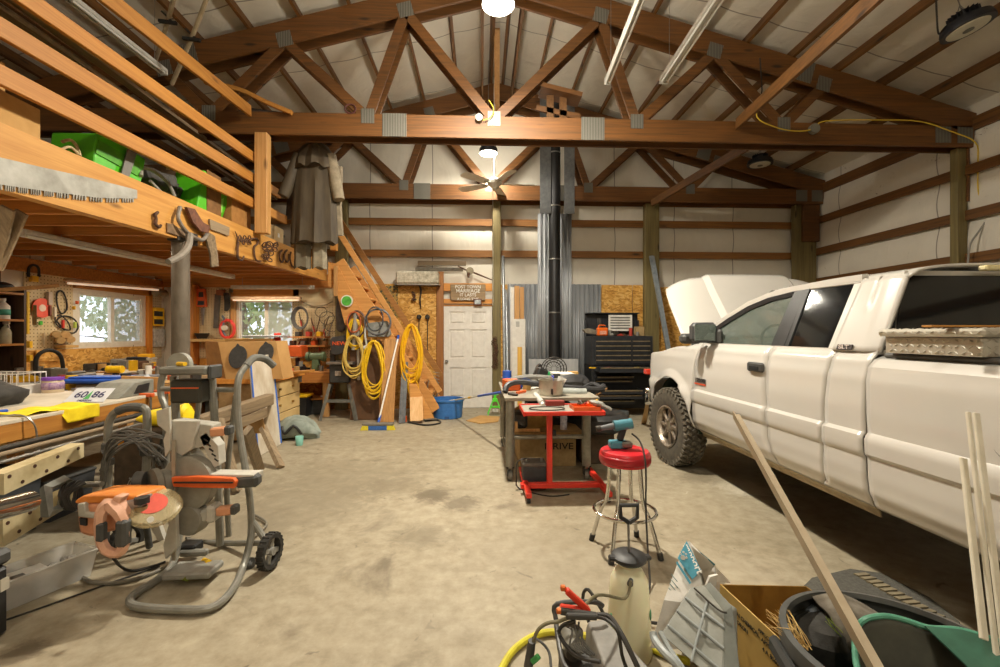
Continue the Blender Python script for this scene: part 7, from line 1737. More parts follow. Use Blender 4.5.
for k in range(26): 
    c_ = W(495 + rnd(-2.2,2.2), 338 + k * 1.2, Y=8.74); m2.tube([c_ + V((.03 * math.cos(q), .01 * math.sin(2 * q), .022 * math.sin(q))) for q in [2 * PI * j / 8 for j in range(8)]], .007,5, closed=True)
solo('chain_bundle', m2, RUST, 'rusty chain hung on the timber post beside the white door', 'chain')
m2 = MB()
c_ = W(433,388, Y=8.3)
for k in range(7): m2.tube([c_ + V((.02 * k, -.03,.3 - .06 * k)), c_ + V((.12,-.05,.28 - .06 * k))], .006,5)
solo('fan_guard', m2.tube([c_ + V((.10 * math.cos(q), 0,.20 * math.sin(q))) for q in [2 * PI * j / 14 for j in range(14)]], .012,6, closed=True), STEEL, 'oval wire guard leaning at the stair foot by the door stud', 'guard')
# things leaning right of the door post
GP = M('pipe_galv', 'A5AAAE', '83888C', rough=.35, metal=.6)
for i, (p, q) in enumerate((((505,400,8.2), (503,256,8.8)), ((508,400,8.2), (506,290,8.85)))):
    solo('leaning_pipe', MB().cyl(W(p[0], p[1], Y=p[2]), W(q[0], q[1], Y=q[2]), .028), GP, ('tall', 'shorter')[i] + ' galvanized pipe leaning on the wall right of the door post', 'pipe')
solo('pine_plank', MB().span(W(514.5,400, Y=8.75), W(519.5,286, Y=8.75) + V((0,.04,0))), PINE_Z, 'tall pine stick standing left in the pair behind the white panel', 'plank')
solo('pine_plank', MB().span(W(520,400, Y=8.75), W(524,287, Y=8.75) + V((0,.04,0))), PINE_Z, 'tall pine stick standing right in the pair behind the white panel', 'plank')
solo('white_trim', MB().span(W(510.5,400, Y=8.80), W(514,287, Y=8.8) + V((0,.02,0))), WHITE, 'narrow tall white strip against the corrugated wall', 'strip')
t = thing('white_slab', 'white door-like panel standing in front of the pine sticks', 'panel', W(519,400, Y=8.65)); a, b_ = W(512,400, Y=8.6), W(525.5,319, Y=8.6)
obj('panel', MB().span((a.x, 8.6,.05), (b_.x, 8.64, b_.z), .004), WHITE, t); obj('sticker', MB().span(W(516,327, Y=8.597), W(519.5,321.5, Y=8.597) + V((0,.002,0))), M('sticker_grey', 'B8B6B0'), t)
solo('yellow_board', MB().span(W(517.5,411, Y=8.5), W(522,347, Y=8.5) + V((0,.02,0))), wood('slat_y', 'E0B45A', 'C8963E', 'z'), 'short yellowish slat leaning before the white panel', 'slat')
a = W(667,346, Y=8.6); solo('leaning_channel', MB().bar(W(677,398, Y=8.18), W(651,256, Y=8.72), .04,.07,(1,0,0)).bar(W(679,398, Y=8.15), W(653.5,256, Y=8.70), .01,.03,(1,0,0)), M('alu', 'A9B4BC', '8C98A2', rough=.4, metal=.5), 'long aluminium channel leaning against the post behind the tool chest', 'channel')
solo('metal_sheet', MB().span(W(529,416, Y=7.9), W(578,359, Y=7.9) + V((0,.01,0))), GALV_L, 'flat galvanized sheet standing behind the cluttered workbench', 'metal sheet')
# ---------------------------------------------------------------- rolling workbench in the middle
t = thing('rolling_workbench', 'pipe-legged rolling workbench heaped with parts in the middle of the floor', 'workbench', (.68,5.1,0))
PL = M('pipe_leg', '9E9B90', '7E7B70', rough=.45, metal=.5)
wx0, wx1, wy0, wy1, wz = .29,1.06,4.5,5.85,.835
obj('top', MB().span((wx0 - .06, wy0 - .06, wz - .035), (wx1 + .12, wy1 + .06, wz), .004), M('bench_grey', 'A39C8B', '7F786A', rough=.6, scale=6), t)
for x in (wx0, wx1):
    for y in (wy0, wy1):
        l = obj('leg', MB().cyl((x, y, .13), (x, y, wz - .035), .045, n=18), PL, t)
        obj('caster_fork', MB().span((x - .03, y - .035,.05), (x - .024, y + .035,.14)).span((x + .024, y - .035,.05), (x + .03, y + .035,.14)).span((x - .04, y - .04,.13), (x + .04, y + .04,.142)), IRON, l)
        obj('caster_wheel', MB().cyl((x - .02, y, .05), (x + .02, y, .05), .05), M('caster', '77746C', '55524B'), l)
obj('shelf_rail', MB().cyl((wx0, wy0,.43), (wx1, wy0,.43), .022, n=12), PL, t); obj('shelf_rail', MB().cyl((wx0, wy1,.43), (wx1, wy1,.43), .022, n=12), PL, t)
obj('lower_shelf', MB().span((wx0 + .02, wy0 + .02,.445), (wx1 - .02, wy1,.47), .003), M('shelf_wood', '9C7A48', '7A5C34'), t)
obj('low_rail', MB().cyl((wx0, wy0 + .05,.1), (wx0, wy1,.1), .016), PL, t)
# under it
A_ = W(515,474, Z=0)
t = thing('cardboard_box', 'big cardboard box with dark lettering on the floor under the rolling bench', 'box', (.75,5.25,0))
cb = (.42,4.95,0); ce = (1.05,5.6,.38)
obj('carton', MB().span(cb, ce, .004), M('carton_tan', 'B49A6C', '9A8158', rough=.85), t); obj('top_flap', MB().span((.41,4.94,.38), (.74,5.6,.388)).span((.75,4.94,.38), (1.06,5.6,.388)), M('carton_tan', 'B49A6C'), t)
text(t, 'DRIVE', (.86,4.945,.22), .10, Euler((PI / 2,0,0)), INK, .001, 'lettering', 1.2)
c = W(532,490, Z=0); c = V((.50,4.28,0))
t = thing('car_battery', 'black car battery with cables on the floor beside the red table foot', 'battery', c)
obj('case', MB().box(c + V((0,0,.12)), (.22,.19,.22), .008), M('battery_black', '3A3D40', '2A2C2F', rough=.5), t); obj('top_cover', MB().box(c + V((0,0,.24)), (.23,.20,.035), .008), M('battery_top', '6B6258', '4A443E'), t)
for s_ in (-1,1): obj('terminal', MB().cyl(c + V((.07 * s_, -.04,.255)), c + V((.07 * s_, -.04,.285)), .014), STEEL, t)
solo('battery_cable', MB().tube([c + V((-.07,-.04,.29)), c + V((-.16,-.06,.26)), c + V((-.17,-.08,.12)), c + V((-.14,-.05,.01)), c + V((.1,-.25,.008)), c + V((.3,-.22,.008))], .006,6,5), CORDK, 'black cable running from the car battery across the floor', 'cable')
t = thing('brown_bag', 'slumped brown paper sack on the lower shelf of the rolling bench', 'bag', (.52,4.85,.471))
obj('sack', MB().loft([[V((.55 + w_ * .22 * math.cos(q), 4.85 + .14 * math.sin(q) * w_, .473 + z)) for q in [2 * PI * k / 16 for k in range(16)]] for z, w_ in ((0,.85), (.06,1.0), (.14,.95), (.2,.8), (.22,.4))]), M('brown_paper', 'B08A4C', '8C6A34', rough=.8, bmp=.4), t)
c = V((.86,4.66,.471)); t = thing('aerosol_can', 'white aerosol can on the lower shelf of the rolling bench', 'spray can', c)
obj('can', MB().lathe([(0,0), (.036,0), (.036,.16), (.022,.18)], c), M('aerosol', 'D5D2D6', '8A88A0', scale=30), t); obj('cap', MB().cyl(c + V((0,0,.18)), c + V((0,0,.205)), .02), WHITE, t)
solo('engine_part', MB().box((.40,4.72,.57), (.16,.2,.18), .03).box((.38,4.66,.53), (.1,.1,.1), .02,(.3,.4,0)), IRON, 'dark greasy machine part at the left of the lower shelf', 'machine part')
solo('engine_part', MB().box((.76,5.15,.61), (.5,.35,.25), .05).box((.8,4.98,.54), (.2,.2,.12), .02,(.2,.4,0)), BLACK, 'large black machine part at the back of the lower shelf', 'machine part')
solo('timber_scrap', MB().span((.33,4.56,.471), (.37,4.60,.57)).span((.33,4.56,.471), (.6,4.59,.50)), PINE_Z, 'short wood scrap at the front of the lower shelf', 'board')
# on top of it
zt_ = wz + .001
def OB(u, v, z): return W(u, v, Z=z)
BP_ = M('black_trim_piece', '3A3A3C', '28282A', rough=.45)
def arcbar(name, lab, pts, r, mat=BP_): return solo(name, MB().tube(pts, r, 8,5), mat, lab, 'car part')
arcbar('car_fender_trim', 'long curved black trim strip lying across the front of the rolling bench', [W(505,392, Y=4.75), W(508,385, Y=4.8), W(520,382, Y=4.85), W(545,385, Y=4.85), W(575,388, Y=4.85), W(598,389, Y=4.9), W(604,386, Y=4.95)], .032)
arcbar('car_fender_trim', 'grey curved trim strip arching at the back of the heap', [W(506,388, Y=5.1), W(512,380, Y=5.1), W(530,377, Y=5.15), W(548,378, Y=5.2)], .030, M('trim_greyish', '8B8982', '6C6A63'))
arcbar('car_bumper_cover', 'thick black padded cover lying at the right of the bench heap', [W(560,382, Y=5.25), W(572,381, Y=5.25), W(582,382, Y=5.25), W(588,385, Y=5.2)], [.06,.085,.085,.04])
arcbar('car_fender_trim', 'black wiper-like arm reaching beyond the right end of the bench', [W(584,388, Y=4.95), W(592,384, Y=5.0), W(600,387, Y=4.95), W(603,391, Y=4.9)], .026)
solo('grey_tube', MB().cyl(W(562,392, Y=4.75) , W(586,392.5, Y=4.75), .045), M('tube_pale', 'A9ADA8', '8C908B', rough=.4), 'pale grey tube lying at the front right of the bench top', 'tube')
c = W(551,394, Y=4.62); c.z = zt_
t = thing('divided_pan', 'round silver divided pan standing on the front edge of the rolling bench', 'pan', c)
PN = M('pan_silver', 'CFC8B8', 'ADA697', rough=.3, metal=.55)
obj('pan', MB().lathe([(0,0), (.115,0), (.122,.02), (.128,.155), (.136,.16), (.124,.158), (.117,.02), (0,.01)], c, n=36), PN, t)
obj('divider', MB().span(c + V((-.11,-.004,.015)), c + V((.11,.004,.15))).span(c + V((-.004,-.11,.015)), c + V((.004,.11,.19))), PN, t)
obj('handle_tab', MB().box(c + V((-.01,-.13,.05)), (.02,.03,.06), .006), IRON, t)
solo('plastic_cup', MB().lathe([(.03,0), (.045,.11), (.047,.11), (.032,0), (0,0)], c + V((.075,-.03,.08)), (.4,0,1)), CLEARP, 'clear plastic cup with blue marks standing in the silver pan', 'cup')
solo('blue_marker', MB().bar(c + V((.0,-.02,.10)), c + V((.02,.0,.20)), .028,.014, bev=.004), M('marker_blue', '4A58D0'), 'blue marker standing in the silver pan', 'marker')
t = thing('plastic_bottle', 'clear plastic bottle lying tipped over the front of the bench', 'bottle', W(539,396, Y=4.5)); obj('bottle', MB().cyl(W(535,394, Y=4.6), W(542,403, Y=4.35), .025,.03), CLEARP, t); obj('bottle_cap', MB().cyl(W(542,403, Y=4.35), W(543,405, Y=4.32), .018), WHITE, t)
c = W(549,375, Y=5.4); c.z = zt_
t = thing('green_cap_bottle', 'white bottle with a green cap standing at the back of the bench heap', 'bottle', c); obj('bottle', MB().lathe([(0,0), (.05,0), (.05,.10), (.03,.13)], c), WHITE, t); obj('cap', MB().cyl(c + V((0,0,.13)), c + V((0,0,.17)), .032), M('cap_green', '38B868'), t)
solo('black_wedge', MB().prism([W(533,378, Y=5.5), W(538,366, Y=5.5), W(541,364, Y=5.5), W(547,376, Y=5.5)], (0,.15,0)), BLACK, 'black pointed bracket standing up at the back of the bench heap', 'bracket')
m2 = MB(); c_ = W(554,369, Y=5.6)
for k in range(3): m2.tube([c_ + V((.16 * (1 - .2 * k) * math.cos(q), 0.02 * k, .15 * (1 - .2 * k) * math.sin(q))) for q in [2 * PI * j / 18 for j in range(18)]], .007,5, closed=True)
for k in range(16): q = 2 * PI * k / 16; m2.cyl(c_ + V((.03 * math.cos(q), 0,.03 * math.sin(q))), c_ + V((.16 * math.cos(q), 0,.15 * math.sin(q))), .004, n=4)
m2.cyl(c_ + V((0,0,-.15)), V((c_.x, c_.y, zt_)), .02).box((c_.x, c_.y, zt_ + .015), (.16,.12,.03), .01)
solo('desk_fan', m2, IRON, 'dark wire-caged fan standing at the back of the rolling bench', 'fan')
solo('engine_part', MB().box(W(541,374, Y=5.35), (.14,.1,.14), .02,(0,.4,.3)), BLACK, 'black block beside the caged fan', 'machine part')
solo('yellow_rag', MB().ball(W(575,376, Y=5.35), (.06,.05,.03), 10), YEL, 'small yellow lump at the back right of the bench heap', 'rag')
clutter_box('tan_box', 'small tan box at the back right of the bench heap', 'box', (W(573,374, Y=5.6).x, 5.6, zt_), (.12,.1,.16), CARD)
solo('orange_pliers', MB().bar(W(516,393, Y=4.6), W(526,391, Y=4.65), .02,.03, bev=.006), ORANGE, 'orange-handled pliers at the front left of the bench top', 'pliers')
solo('dark_wrench', MB().bar(W(508,393.5, Y=4.58), W(518,395, Y=4.55), .03,.025, bev=.006), IRON, 'dark wrench beside the orange pliers', 'wrench')
solo('papers', MB().box(W(563,374, Y=5.35), (.28,.16,.03), .004,(.1,.05,.3)), PAPER, 'white papers lying at the back of the bench heap', 'papers')
scatter(30,.3,1.05,4.95,5.8, zt_, 'clutter on the rolling bench', '%s lying in the heap on the rolling workbench', 1.3)
solo('wood_stick', MB().bar(W(592,398, Y=4.9), W(607,388.5, Y=5.0), .015,.015), M('tool_wood', 'A87A48'), 'thin stick poking out at the right of the rolling bench', 'stick')
# padded cover under right end
solo('moulded_tray', MB().loft([[V((1.32 + .38 * w_ * math.cos(q), 5.2 + .42 * w_ * math.sin(q), z)) for q in [2 * PI * k / 18 for k in range(18)]] for z, w_ in ((.36,.8), (.40,1), (.52,1.0), (.56,.85))]), BLACK, 'black moulded plastic tray on a stool right of the rolling bench', 'tray')
solo('dark_crate', MB().span((1.12,5.0,0), (1.5,5.4,.355), .02), M('crate_dark', '5A4A38'), 'dark crate under the black moulded tray', 'crate')
c = V((1.42,4.86,.56)); solo('white_jar', MB().lathe([(0,0), (.05,0), (.05,.13), (.0,.13)], V((1.3,5.1,.562))), WHITE, 'white tub standing on the black moulded tray', 'tub')

# ---------------------------------------------------------------- red adjustable tool table
RD = M('bright_red', 'E23C2C', 'CC3224', rough=.35, scale=4)
t = thing('tool_table', 'red single-post rolling tool table in front of the rolling bench', 'tool table', (.72,4.15,0))
tx0, tx1, ty0, ty1, tz = .38,1.08,3.92,4.36,.775
obj('tray_floor', MB().span((tx0, ty0, tz - .02), (tx1, ty1, tz)), M('tray_mat', '9C968A', '7C776C', rough=.7, scale=9), t)
obj('tray_rim', MB().span((tx0, ty0 - .012, tz - .025), (tx1, ty0, tz + .012), .004).span((tx0 - .012, ty0 - .012, tz - .03), (tx0, ty1 + .012, tz + .012), .004).span((tx1, ty0 - .012, tz - .025), (tx1 + .012, ty1 + .012, tz + .012), .004).span((tx0, ty1, tz - .025), (tx1, ty1 + .012, tz + .012), .004), RD, t)
px_ = W(550,450, Y=4.08).x
obj('post', MB().span((px_ - .025,4.09,.10), (px_ + .025,4.14, tz - .02), .004), RD, t); obj('height_knob', MB().cyl((px_ + .03,4.1,.56), (px_ + .055,4.1,.56), .03), BLACK, t)
obj('base_bar', MB().span((.36,4.08,.055), (1.12,4.14,.10), .005), RD, t)
for x in (.41,1.11):
    f_ = obj('foot_rail', MB().span((x - .025,3.84,.055), (x + .025,4.62,.10), .005), RD, t)
    for y in (3.88,4.58): obj('caster', MB().cyl((x - .015, y, .027), (x + .015, y, .027), .026), BLACK, f_)
solo('steel_hoop', MB().tube([V((.60 + .16 * math.cos(q), 4.08 + .10 * math.sin(q), tz + .012)) for q in [2 * PI * j / 24 for j in range(24)]], .006,6, closed=True), IRON, 'thin dark steel hoop lying on the red table', 'hoop')
solo('red_strip', MB().span((.62,4.28, tz + .001), (.80,4.35, tz + .05), .004), M('dark_red', '8E2C22'), 'dark red strip at the back of the red table', 'strip')
t = thing('parts_tray', 'orange tray of small hand tools at the right end of the red table', 'tray', (.95,4.1, tz)); obj('tray', MB().open_box((.95,4.1, tz + .001), (.24,.22,.035), .006), ORANGE, t)
for k in range(7):
    a_ = V((.88 + .022 * k, 4.02 + rnd(0,.08), tz + .05)); solo('hand_tool', MB().bar(a_, a_ + V((rnd(-.05,.1), rnd(.0,.12), rnd(0,.03))), .014,.014, bev=.003), SMALL[k % 10], 'small hand tool lying in the orange tray on the red table', 'tool', 'tools in the orange tray')
solo('grey_glove', MB().ball((1.06,4.06, tz + .055), (.09,.06,.03), 12,(0,.3,.5)).bar((1.08,4.0, tz + .05), (1.17,3.98, tz + .01), .03,.02, bev=.008).bar((1.08,4.05, tz + .05), (1.18,4.04, tz + .015), .03,.02, bev=.008), M('glove_grey', 'A9A79F', '6F6D66', scale=20), 'pair of grey gloves over the right corner of the red table', 'gloves')

# ---------------------------------------------------------------- red stool with an impact tool
c = V((.975,3.02,0)); t = thing('shop_stool', 'round red-topped stool with chrome legs and foot ring', 'stool', c)
sz = .68
obj('seat', MB().lathe([(0, sz - .09), (.16, sz - .09), (.167, sz - .08), (.167, sz - .018), (.157, sz - .002), (.14, sz + .005), (0, sz + .006)], c, n=48), M('seat_red', 'D22630', 'B81E28', rough=.3, scale=3), t)
obj('seat_band', MB().lathe([(.168, sz - .075), (.171, sz - .065), (.171, sz - .035), (.168, sz - .025)], c, n=48, cap=False), M('seat_band', 'A81C26', rough=.35), t, solid=.002)
for k in range(4):
    a_ = PI / 4 + PI / 2 * k + .12; d = V((math.cos(a_), math.sin(a_), 0))
    l = obj('leg', MB().tube([c + d * .105 + V((0,0, sz - .10)), c + d * .125 + V((0,0,.34)), c + d * .17 + V((0,0,.24)), c + d * .235 + V((0,0,.03))], .0135,12,5), CHROME, t)
    obj('rubber_foot', MB().cyl(c + d * .243 + V((0,0,.001)), c + d * .232 + V((0,0,.045)), .019), BLACK, l)
obj('foot_ring', MB().tube([c + V((.205 * math.cos(q), .205 * math.sin(q), .27)) for q in [2 * PI * j / 40 for j in range(40)]], .011,10, closed=True), CHROME, t)
i0 = c + V((-.03,.02, sz + .008))
MK = M('teal_shell', '4C8FA0', '3A7485', rough=.45)
t = thing('impact_driver', 'teal blue cordless driver standing on the red stool', 'driver', i0)
obj('battery', MB().box(i0 + V((-.01,0,.025)), (.12,.08,.05), .008), MK, t); obj('battery_plate', MB().box(i0 + V((.04,-.02,.03)), (.07,.07,.04), .008), STEEL, t)
obj('grip', MB().bar(i0 + V((0,0,.05)), i0 + V((.03,0,.145)), .035,.045,(1,0,0), .01), BLACK, t); obj('body', MB().cyl(i0 + V((.085,0,.165)), i0 + V((-.04,.0,.150)), .036), MK, t)
obj('nose', MB().cyl(i0 + V((-.04,0,.150)), i0 + V((-.13,0,.135)), .022,.016), M('nose_grey', '6A6C70'), t); obj('collar', MB().cyl(i0 + V((-.13,0,.135)), i0 + V((-.16,0,.13)), .02), IRON, t)
solo('air_line', MB().tube([i0 + V((.08,-.02,.10)), i0 + V((.11,-.1,.06)), i0 + V((.10,-.22,-.05)), i0 + V((.09,-.25,-.3)), i0 + V((.07,-.33,-.50)), i0 + V((.02,-.5,-.672)), i0 + V((-.08,-.65,-.678)), i0 + V((-.13,-.75,-.678))], .006,7,5), CORDK, 'dark cord hanging from the driver over the edge of the red stool', 'cord')

# ---------------------------------------------------------------- tool chest
t = thing('tool_chest', 'tall black tool chest with open lid and drawers against the back wall', 'tool chest', (2.55,8.35,0))
TB = M('chest_black', '34363A', '26282B', rough=.35); TE = M('chest_edge', 'A8977A', '857658', rough=.35, metal=.4)
cx0, cx1, cyf, cyb = 1.98,3.1,8.0,8.55
ZT = W(600,336, Y=cyf).z
obj('top_cabinet', MB().span((cx0, cyf, .90), (cx1, cyb, ZT), .008), TB, t)
obj('lower_cabinet', MB().span((cx0, cyf + .02,.12), (cx1 + .02, cyb, .90), .008), M('chest_dark', '1E1F21', '151617', rough=.6), t)
lid = obj('lid', MB().span((cx0, cyb - .03, ZT), (cx1 - .1, cyb, W(600,313, Y=cyb).z), .006).span((cx0, cyb - .16, W(600,313, Y=cyb).z - .02), (cx1 - .1, cyb, W(600,313, Y=cyb).z), .005).span((cx0, cyb - .12, ZT), (cx0 + .02, cyb, ZT + .3)).span((cx1 - .12, cyb - .12, ZT), (cx1 - .1, cyb, ZT + .3)), TB, t)
sg = obj('paper_note', MB().span(W(608.5,331, Y=8.36), W(632,315, Y=8.37), .001), PAPER, t)
zz = [ .93 + k * (ZT - 1.0) / 5 for k in range(6)]
for k in range(5):
    z0, z1_ = zz[k], zz[k + 1] - .012
    for xa, xb in ((cx0 + .07, cx0 + .72), (cx0 + .735, cx1 - .05)):
        d_ = obj('drawer', MB().span((xa, cyf - .015, z0), (xb, cyf, z1_), .003), TB, t); obj('drawer_pull', MB().span((xa + .01, cyf - .028, z1_ - .022), (xb - .01, cyf - .014, z1_ - .004), .003), TE, d_)
# opened drawers of the lower cabinet
for k, (z0, h_, out, wr, ed) in enumerate(((.80,.09,.38,1.10,0), (.66,.05,.12,.74,0), (.58,.05,.06,.74,0), (.42,.07,.30,.84,0), (.33,.07,.26,.84,0), (.22,.07,.16,.74,0))):
    d_ = obj('drawer', MB().open_box(((cx0 + .05 + cx0 + wr) / 2, cyf - out / 2 + .06, z0), (wr - .05, out + .12, h_), .012), TB, t)
    obj('drawer_pull', MB().span((cx0 + .07, cyf - out - .012, z0 + h_ - .022), (cx0 + wr - .02, cyf - out, z0 + h_ - .004), .003), TE, d_)
obj('side_tray', MB().span((cx1 - .28, cyf - .1,.44), (cx1 - .02, cyf + .02,.455)), TB, t)
for x in (cx0 + .1, cx1 - .1): obj('caster', MB().cyl((x - .02, cyf + .1,.06), (x + .02, cyf + .1,.06), .06), BLACK, t)
for (u, col, nm, lab) in ((589, 'F0C020', 'screwdriver', 'yellow-handled screwdriver in the open top drawer of the chest'), (604, 'D83A2A', 'red_wrench', 'red tool in the open top drawer of the chest'), (634, 'F2D020', 'yellow_tool', 'yellow flat tool at the right of the open top drawer')):
    a = W(u, 368, Y=7.72); a.z = .875; solo(nm, MB().bar(a, a + V((.12,0,0)), .03,.02, bev=.005), M('tool_' + col, col), lab, 'tool')
c = W(602,336, Y=8.1); c.z = ZT + .001
t = thing('orange_jug', 'bright orange plastic jug with a handle on top of the tool chest', 'jug', c)
obj('jug_body', MB().box(c + V((0,0,.075)), (.19,.14,.15), .02), M('jug_orange', 'F0701E', 'DC6014', rough=.4), t); obj('jug_handle', MB().tube([c + V((-.06,0,.15)), c + V((-.05,0,.19)), c + V((.05,0,.19)), c + V((.06,0,.15))], .012,8,3), M('jug_orange', 'F0701E'), t)
obj('jug_label', MB().span(c + V((-.06,-.073,.03)), c + V((.06,-.07,.09))), M('jug_label', 'E8A890', 'C88068', scale=50), t); obj('jug_cap', MB().cyl(c + V((.05,0,.15)), c + V((.05,0,.18)), .02), BLACK, t)
clutter_box('tan_box', 'small tan carton on the top right of the tool chest', 'box', (W(639,334, Y=8.2).x, 8.2, ZT + .001), (.15,.14,.17), M('carton_tan', 'B49A6C'))
m2 = MB(); a = W(586,333, Y=8.1); m2.prism([a, a + V((.25,0,-.03)), a + V((.25,0,.03)), a + V((.05,0,.09)), a + V((-.05,0,.06))], (0,.12,0))
solo('leather_holster', m2, M('leather_grey', '8C8474', '5E574A', rough=.8), 'grey leather pouch hanging off the top left corner of the tool chest', 'pouch')
scatter(9, cx0 + .4, cx1 - .15,8.08,8.3, ZT + .001, 'tools on the tool chest', '%s lying on top of the black tool chest')
for k in range(7):
    m2 = MB(); m2.tube([W(598 + k * 1.4,332, Y=8.42) + V((0,0,0)), W(598 + k * 1.4,318, Y=8.5)], .006,5)
    if k < 3: solo('long_screwdriver', m2, STEEL, 'slim steel rod leaning in the open lid of the tool chest', 'rod', 'rods in the chest lid')
m2 = MB()
for k in range(6): m2.span((2.13 + k * .0,8.353,0), (2.14,8.353,.001))
t_note = sg
for k in range(5): obj('ink_line', MB().span(W(610.5,328.5 - 2.6 * k, Y=8.352), W(630,327.6 - 2.6 * k, Y=8.3525)), M('ink_grey', '5A5854'), sg)
solo('plastic_case', MB().span(W(614,416, Y=7.8) , W(629,411, Y=7.8) + V((0,.15,0)), .01), M('case_greyblack', '55595A'), 'small grey case on the floor before the tool chest', 'case')
solo('plywood_scrap', MB().prism([W(641,424, Z=.003), W(645,424, Z=.003), W(648,400, Y=6.5), W(646,402, Y=6.5)], (.03,.01,0)), M('ply_tan', 'CBA878'), 'triangular plywood scrap leaning between the chest and the truck wheel', 'board')

# ---------------------------------------------------------------- foreground: sprayer
c = V((.585,1.98,0)); c = W(629,653, Z=0)
t = thing('pump_sprayer', 'tall translucent white pump sprayer with a black handle', 'sprayer', c)
TW = M('sprayer_tank', 'E2DEC0', 'CFC9A4', rough=.35, scale=2)
TW.node_tree.nodes['Principled BSDF'].inputs['Subsurface Weight'].default_value = .15
obj('tank', MB().lathe([(0,0), (.095,0), (.103,.02), (.098,.12), (.088,.30), (.082,.345), (.062,.385), (.04,.40), (.038,.425), (0,.425)], c, n=40), TW, t)
obj('collar', MB().lathe([(0,.42), (.06,.42), (.078,.435), (.080,.45), (.06,.462), (.03,.465), (0,.465)], c, n=36), BLACK, t)
for s_ in (-1,1): obj('collar_lug', MB().box(c + V((.072 * s_, -.01,.444)), (.05,.035,.022), .006), BLACK, t)
obj('pump_rod', MB().cyl(c + V((0,0,.46)), c + V((0,.01,.60)), .006), M('rod_steel', '8C8B88', metal=.7, rough=.3), t)
hz = .60
obj('pump_handle', MB().tube([c + V((0,0, hz)), c + V((-.038,0, hz + .025)), c + V((-.04,0, hz + .08)), c + V((.04,.0, hz + .08)), c + V((.038,0, hz + .025)), c + V((0,0, hz))], .011,8), BLACK, t)
obj('hose_fitting', MB().cyl(c + V((-.02,-.075,.36)), c + V((-.025,-.10,.39)), .014,.01), BLACK, t)
obj('emblem', MB().lathe([(0,0), (.022,0)], c + V((.085,-.042,.20)), (.9,-.45,.1), 20, cap=False), M('emblem_green', '3C8A5C'), t, solid=.002)
for k in range(3): obj('level_mark', MB().box(c + V((-.093,-.035,.20 - .03 * k)), (.004,.01,.012)), M('emblem_green', '3C8A5C'), t)
hs = [c + V((-.025,-.10,.39)), c + V((-.06,-.13,.33)), W(598,595, Y=1.75), W(578,612, Y=1.65), W(560,621, Y=1.6), W(548,623, Y=1.6), W(538,630, Y=1.6), W(532,645, Y=1.6)]
obj('spray_hose', MB().tube(hs, .0065,8,5), M('hose_olive', '7A7358', '5F5942', rough=.5), t)
wnd = obj('spray_wand', MB().cyl(W(532,641, Y=1.6), W(527,676, Y=1.62), .014,.018), DARKG, t); obj('trigger', MB().bar(W(532,662, Y=1.58), W(539,656, Y=1.56), .014,.02, bev=.004), M('trigger_green', '3E9C50'), wnd)
solo('black_hose', MB().tube([c + V((-.1,.02,.15)), c + V((-.17,.08,.25)), c + V((-.19,.1,.18)), c + V((-.13,.1,.04)), c + V((.05,.16,.01)), c + V((.14,.2,.01)), c + V((.25,.12,.05)), c + V((.33,.2,.06)), c + V((.42,.2,.02))], .008,7,5), CORDK, 'black cord looping around behind the pump sprayer', 'cord')
# yellow hose on the floor
solo('yellow_hose', MB().tube([W(500,672, Z=.02), W(512,652, Z=.02), W(530,638, Z=.02), W(552,632, Z=.02), W(590,636, Z=.02), W(625,645, Z=.02) + V((0,.1,0)), W(660,652, Z=.02), W(690,662, Z=.02)], .016,10,6), M('hose_yellow', 'D8CF3A', 'BDB22A', rough=.5), 'thick yellow hose curving over the floor in the foreground', 'hose')
# battery charger with jumper clamps
ax, ay = W(585,617, Z=.30), W(601,617, Z=.30)
t = thing('battery_charger', 'grey metal box charger on the floor in the foreground with cables around it', 'charger', W(615,650, Z=0))
p0, p1 = W(586,620, Z=.27), W(604,617, Z=.27); p3, p2 = W(612,690, Z=.27), W(654,672, Z=.27)
q = [p0, p1, p2, p3]
m2 = MB(); m2.loft([[V((p.x + (.015 if i in (1,2) else -.015), p.y, .02)) for i, p in enumerate(q)], [V((p.x, p.y, .24)) for p in q], [p.lerp((p0 + p2) / 2,.07) for p in q]])
obj('case', m2, M('charger_grey', '8F8C86', '7A7771', rough=.5), t, bev=.006)
obj('reel', MB().cyl(W(569,633, Z=.22), W(573,652, Z=.22), .035, n=20), M('reel_grey', '7A776C', '5C5A50'), t)
obj('reel_hub', MB().cyl(W(573,652, Z=.22), W(573.5,655, Z=.22), .028, n=20), IRON, t)
HBK = M('charger_frame', '4A4946', '363532', rough=.45)
obj('carry_frame', MB().tube([W(603,606, Z=.33), W(593,602, Z=.35), W(557,604, Z=.35), W(556,620, Z=.30), W(560,650, Z=.26), W(566,668, Z=.26), W(585,682, Z=.26)], .010,9,4), HBK, t)
solo('lead_box', MB().span(V((min(p.x for p in q) - .12, min(p.y for p in q) + .02,0)), V((min(p.x for p in q) + .02, max(p.y for p in q) - .03,.17)), .01), M('charger_side', '3A3835'), 'dark box of leads beside the grey charger', 'box')
RC = M('clamp_red', 'D83A22', 'C23018', rough=.4); KC = M('clamp_black', '3C3B38', rough=.45)
t = thing('jumper_clamp', 'red jumper cable clamp sticking up over the grey charger', 'clamp', W(580,605, Y=1.72))
j0, j1, jt = W(589,611, Y=1.66), W(566,590, Y=1.66), W(563,588, Y=1.66)
obj('upper_jaw', MB().bar(j0, j1,.02,.028,(0,1,0), .004), RC, t); obj('lower_jaw', MB().bar(j0, W(560,607, Y=1.66), .02,.022,(0,1,0), .004), RC, t); obj('copper_tip', MB().box(jt, (.02,.018,.02), .004), M('copper', 'D0703A', metal=.6, rough=.4), t)
t = thing('jumper_clamp', 'black jumper cable clamp lying across the grey charger', 'clamp', W(575,612, Y=1.62))
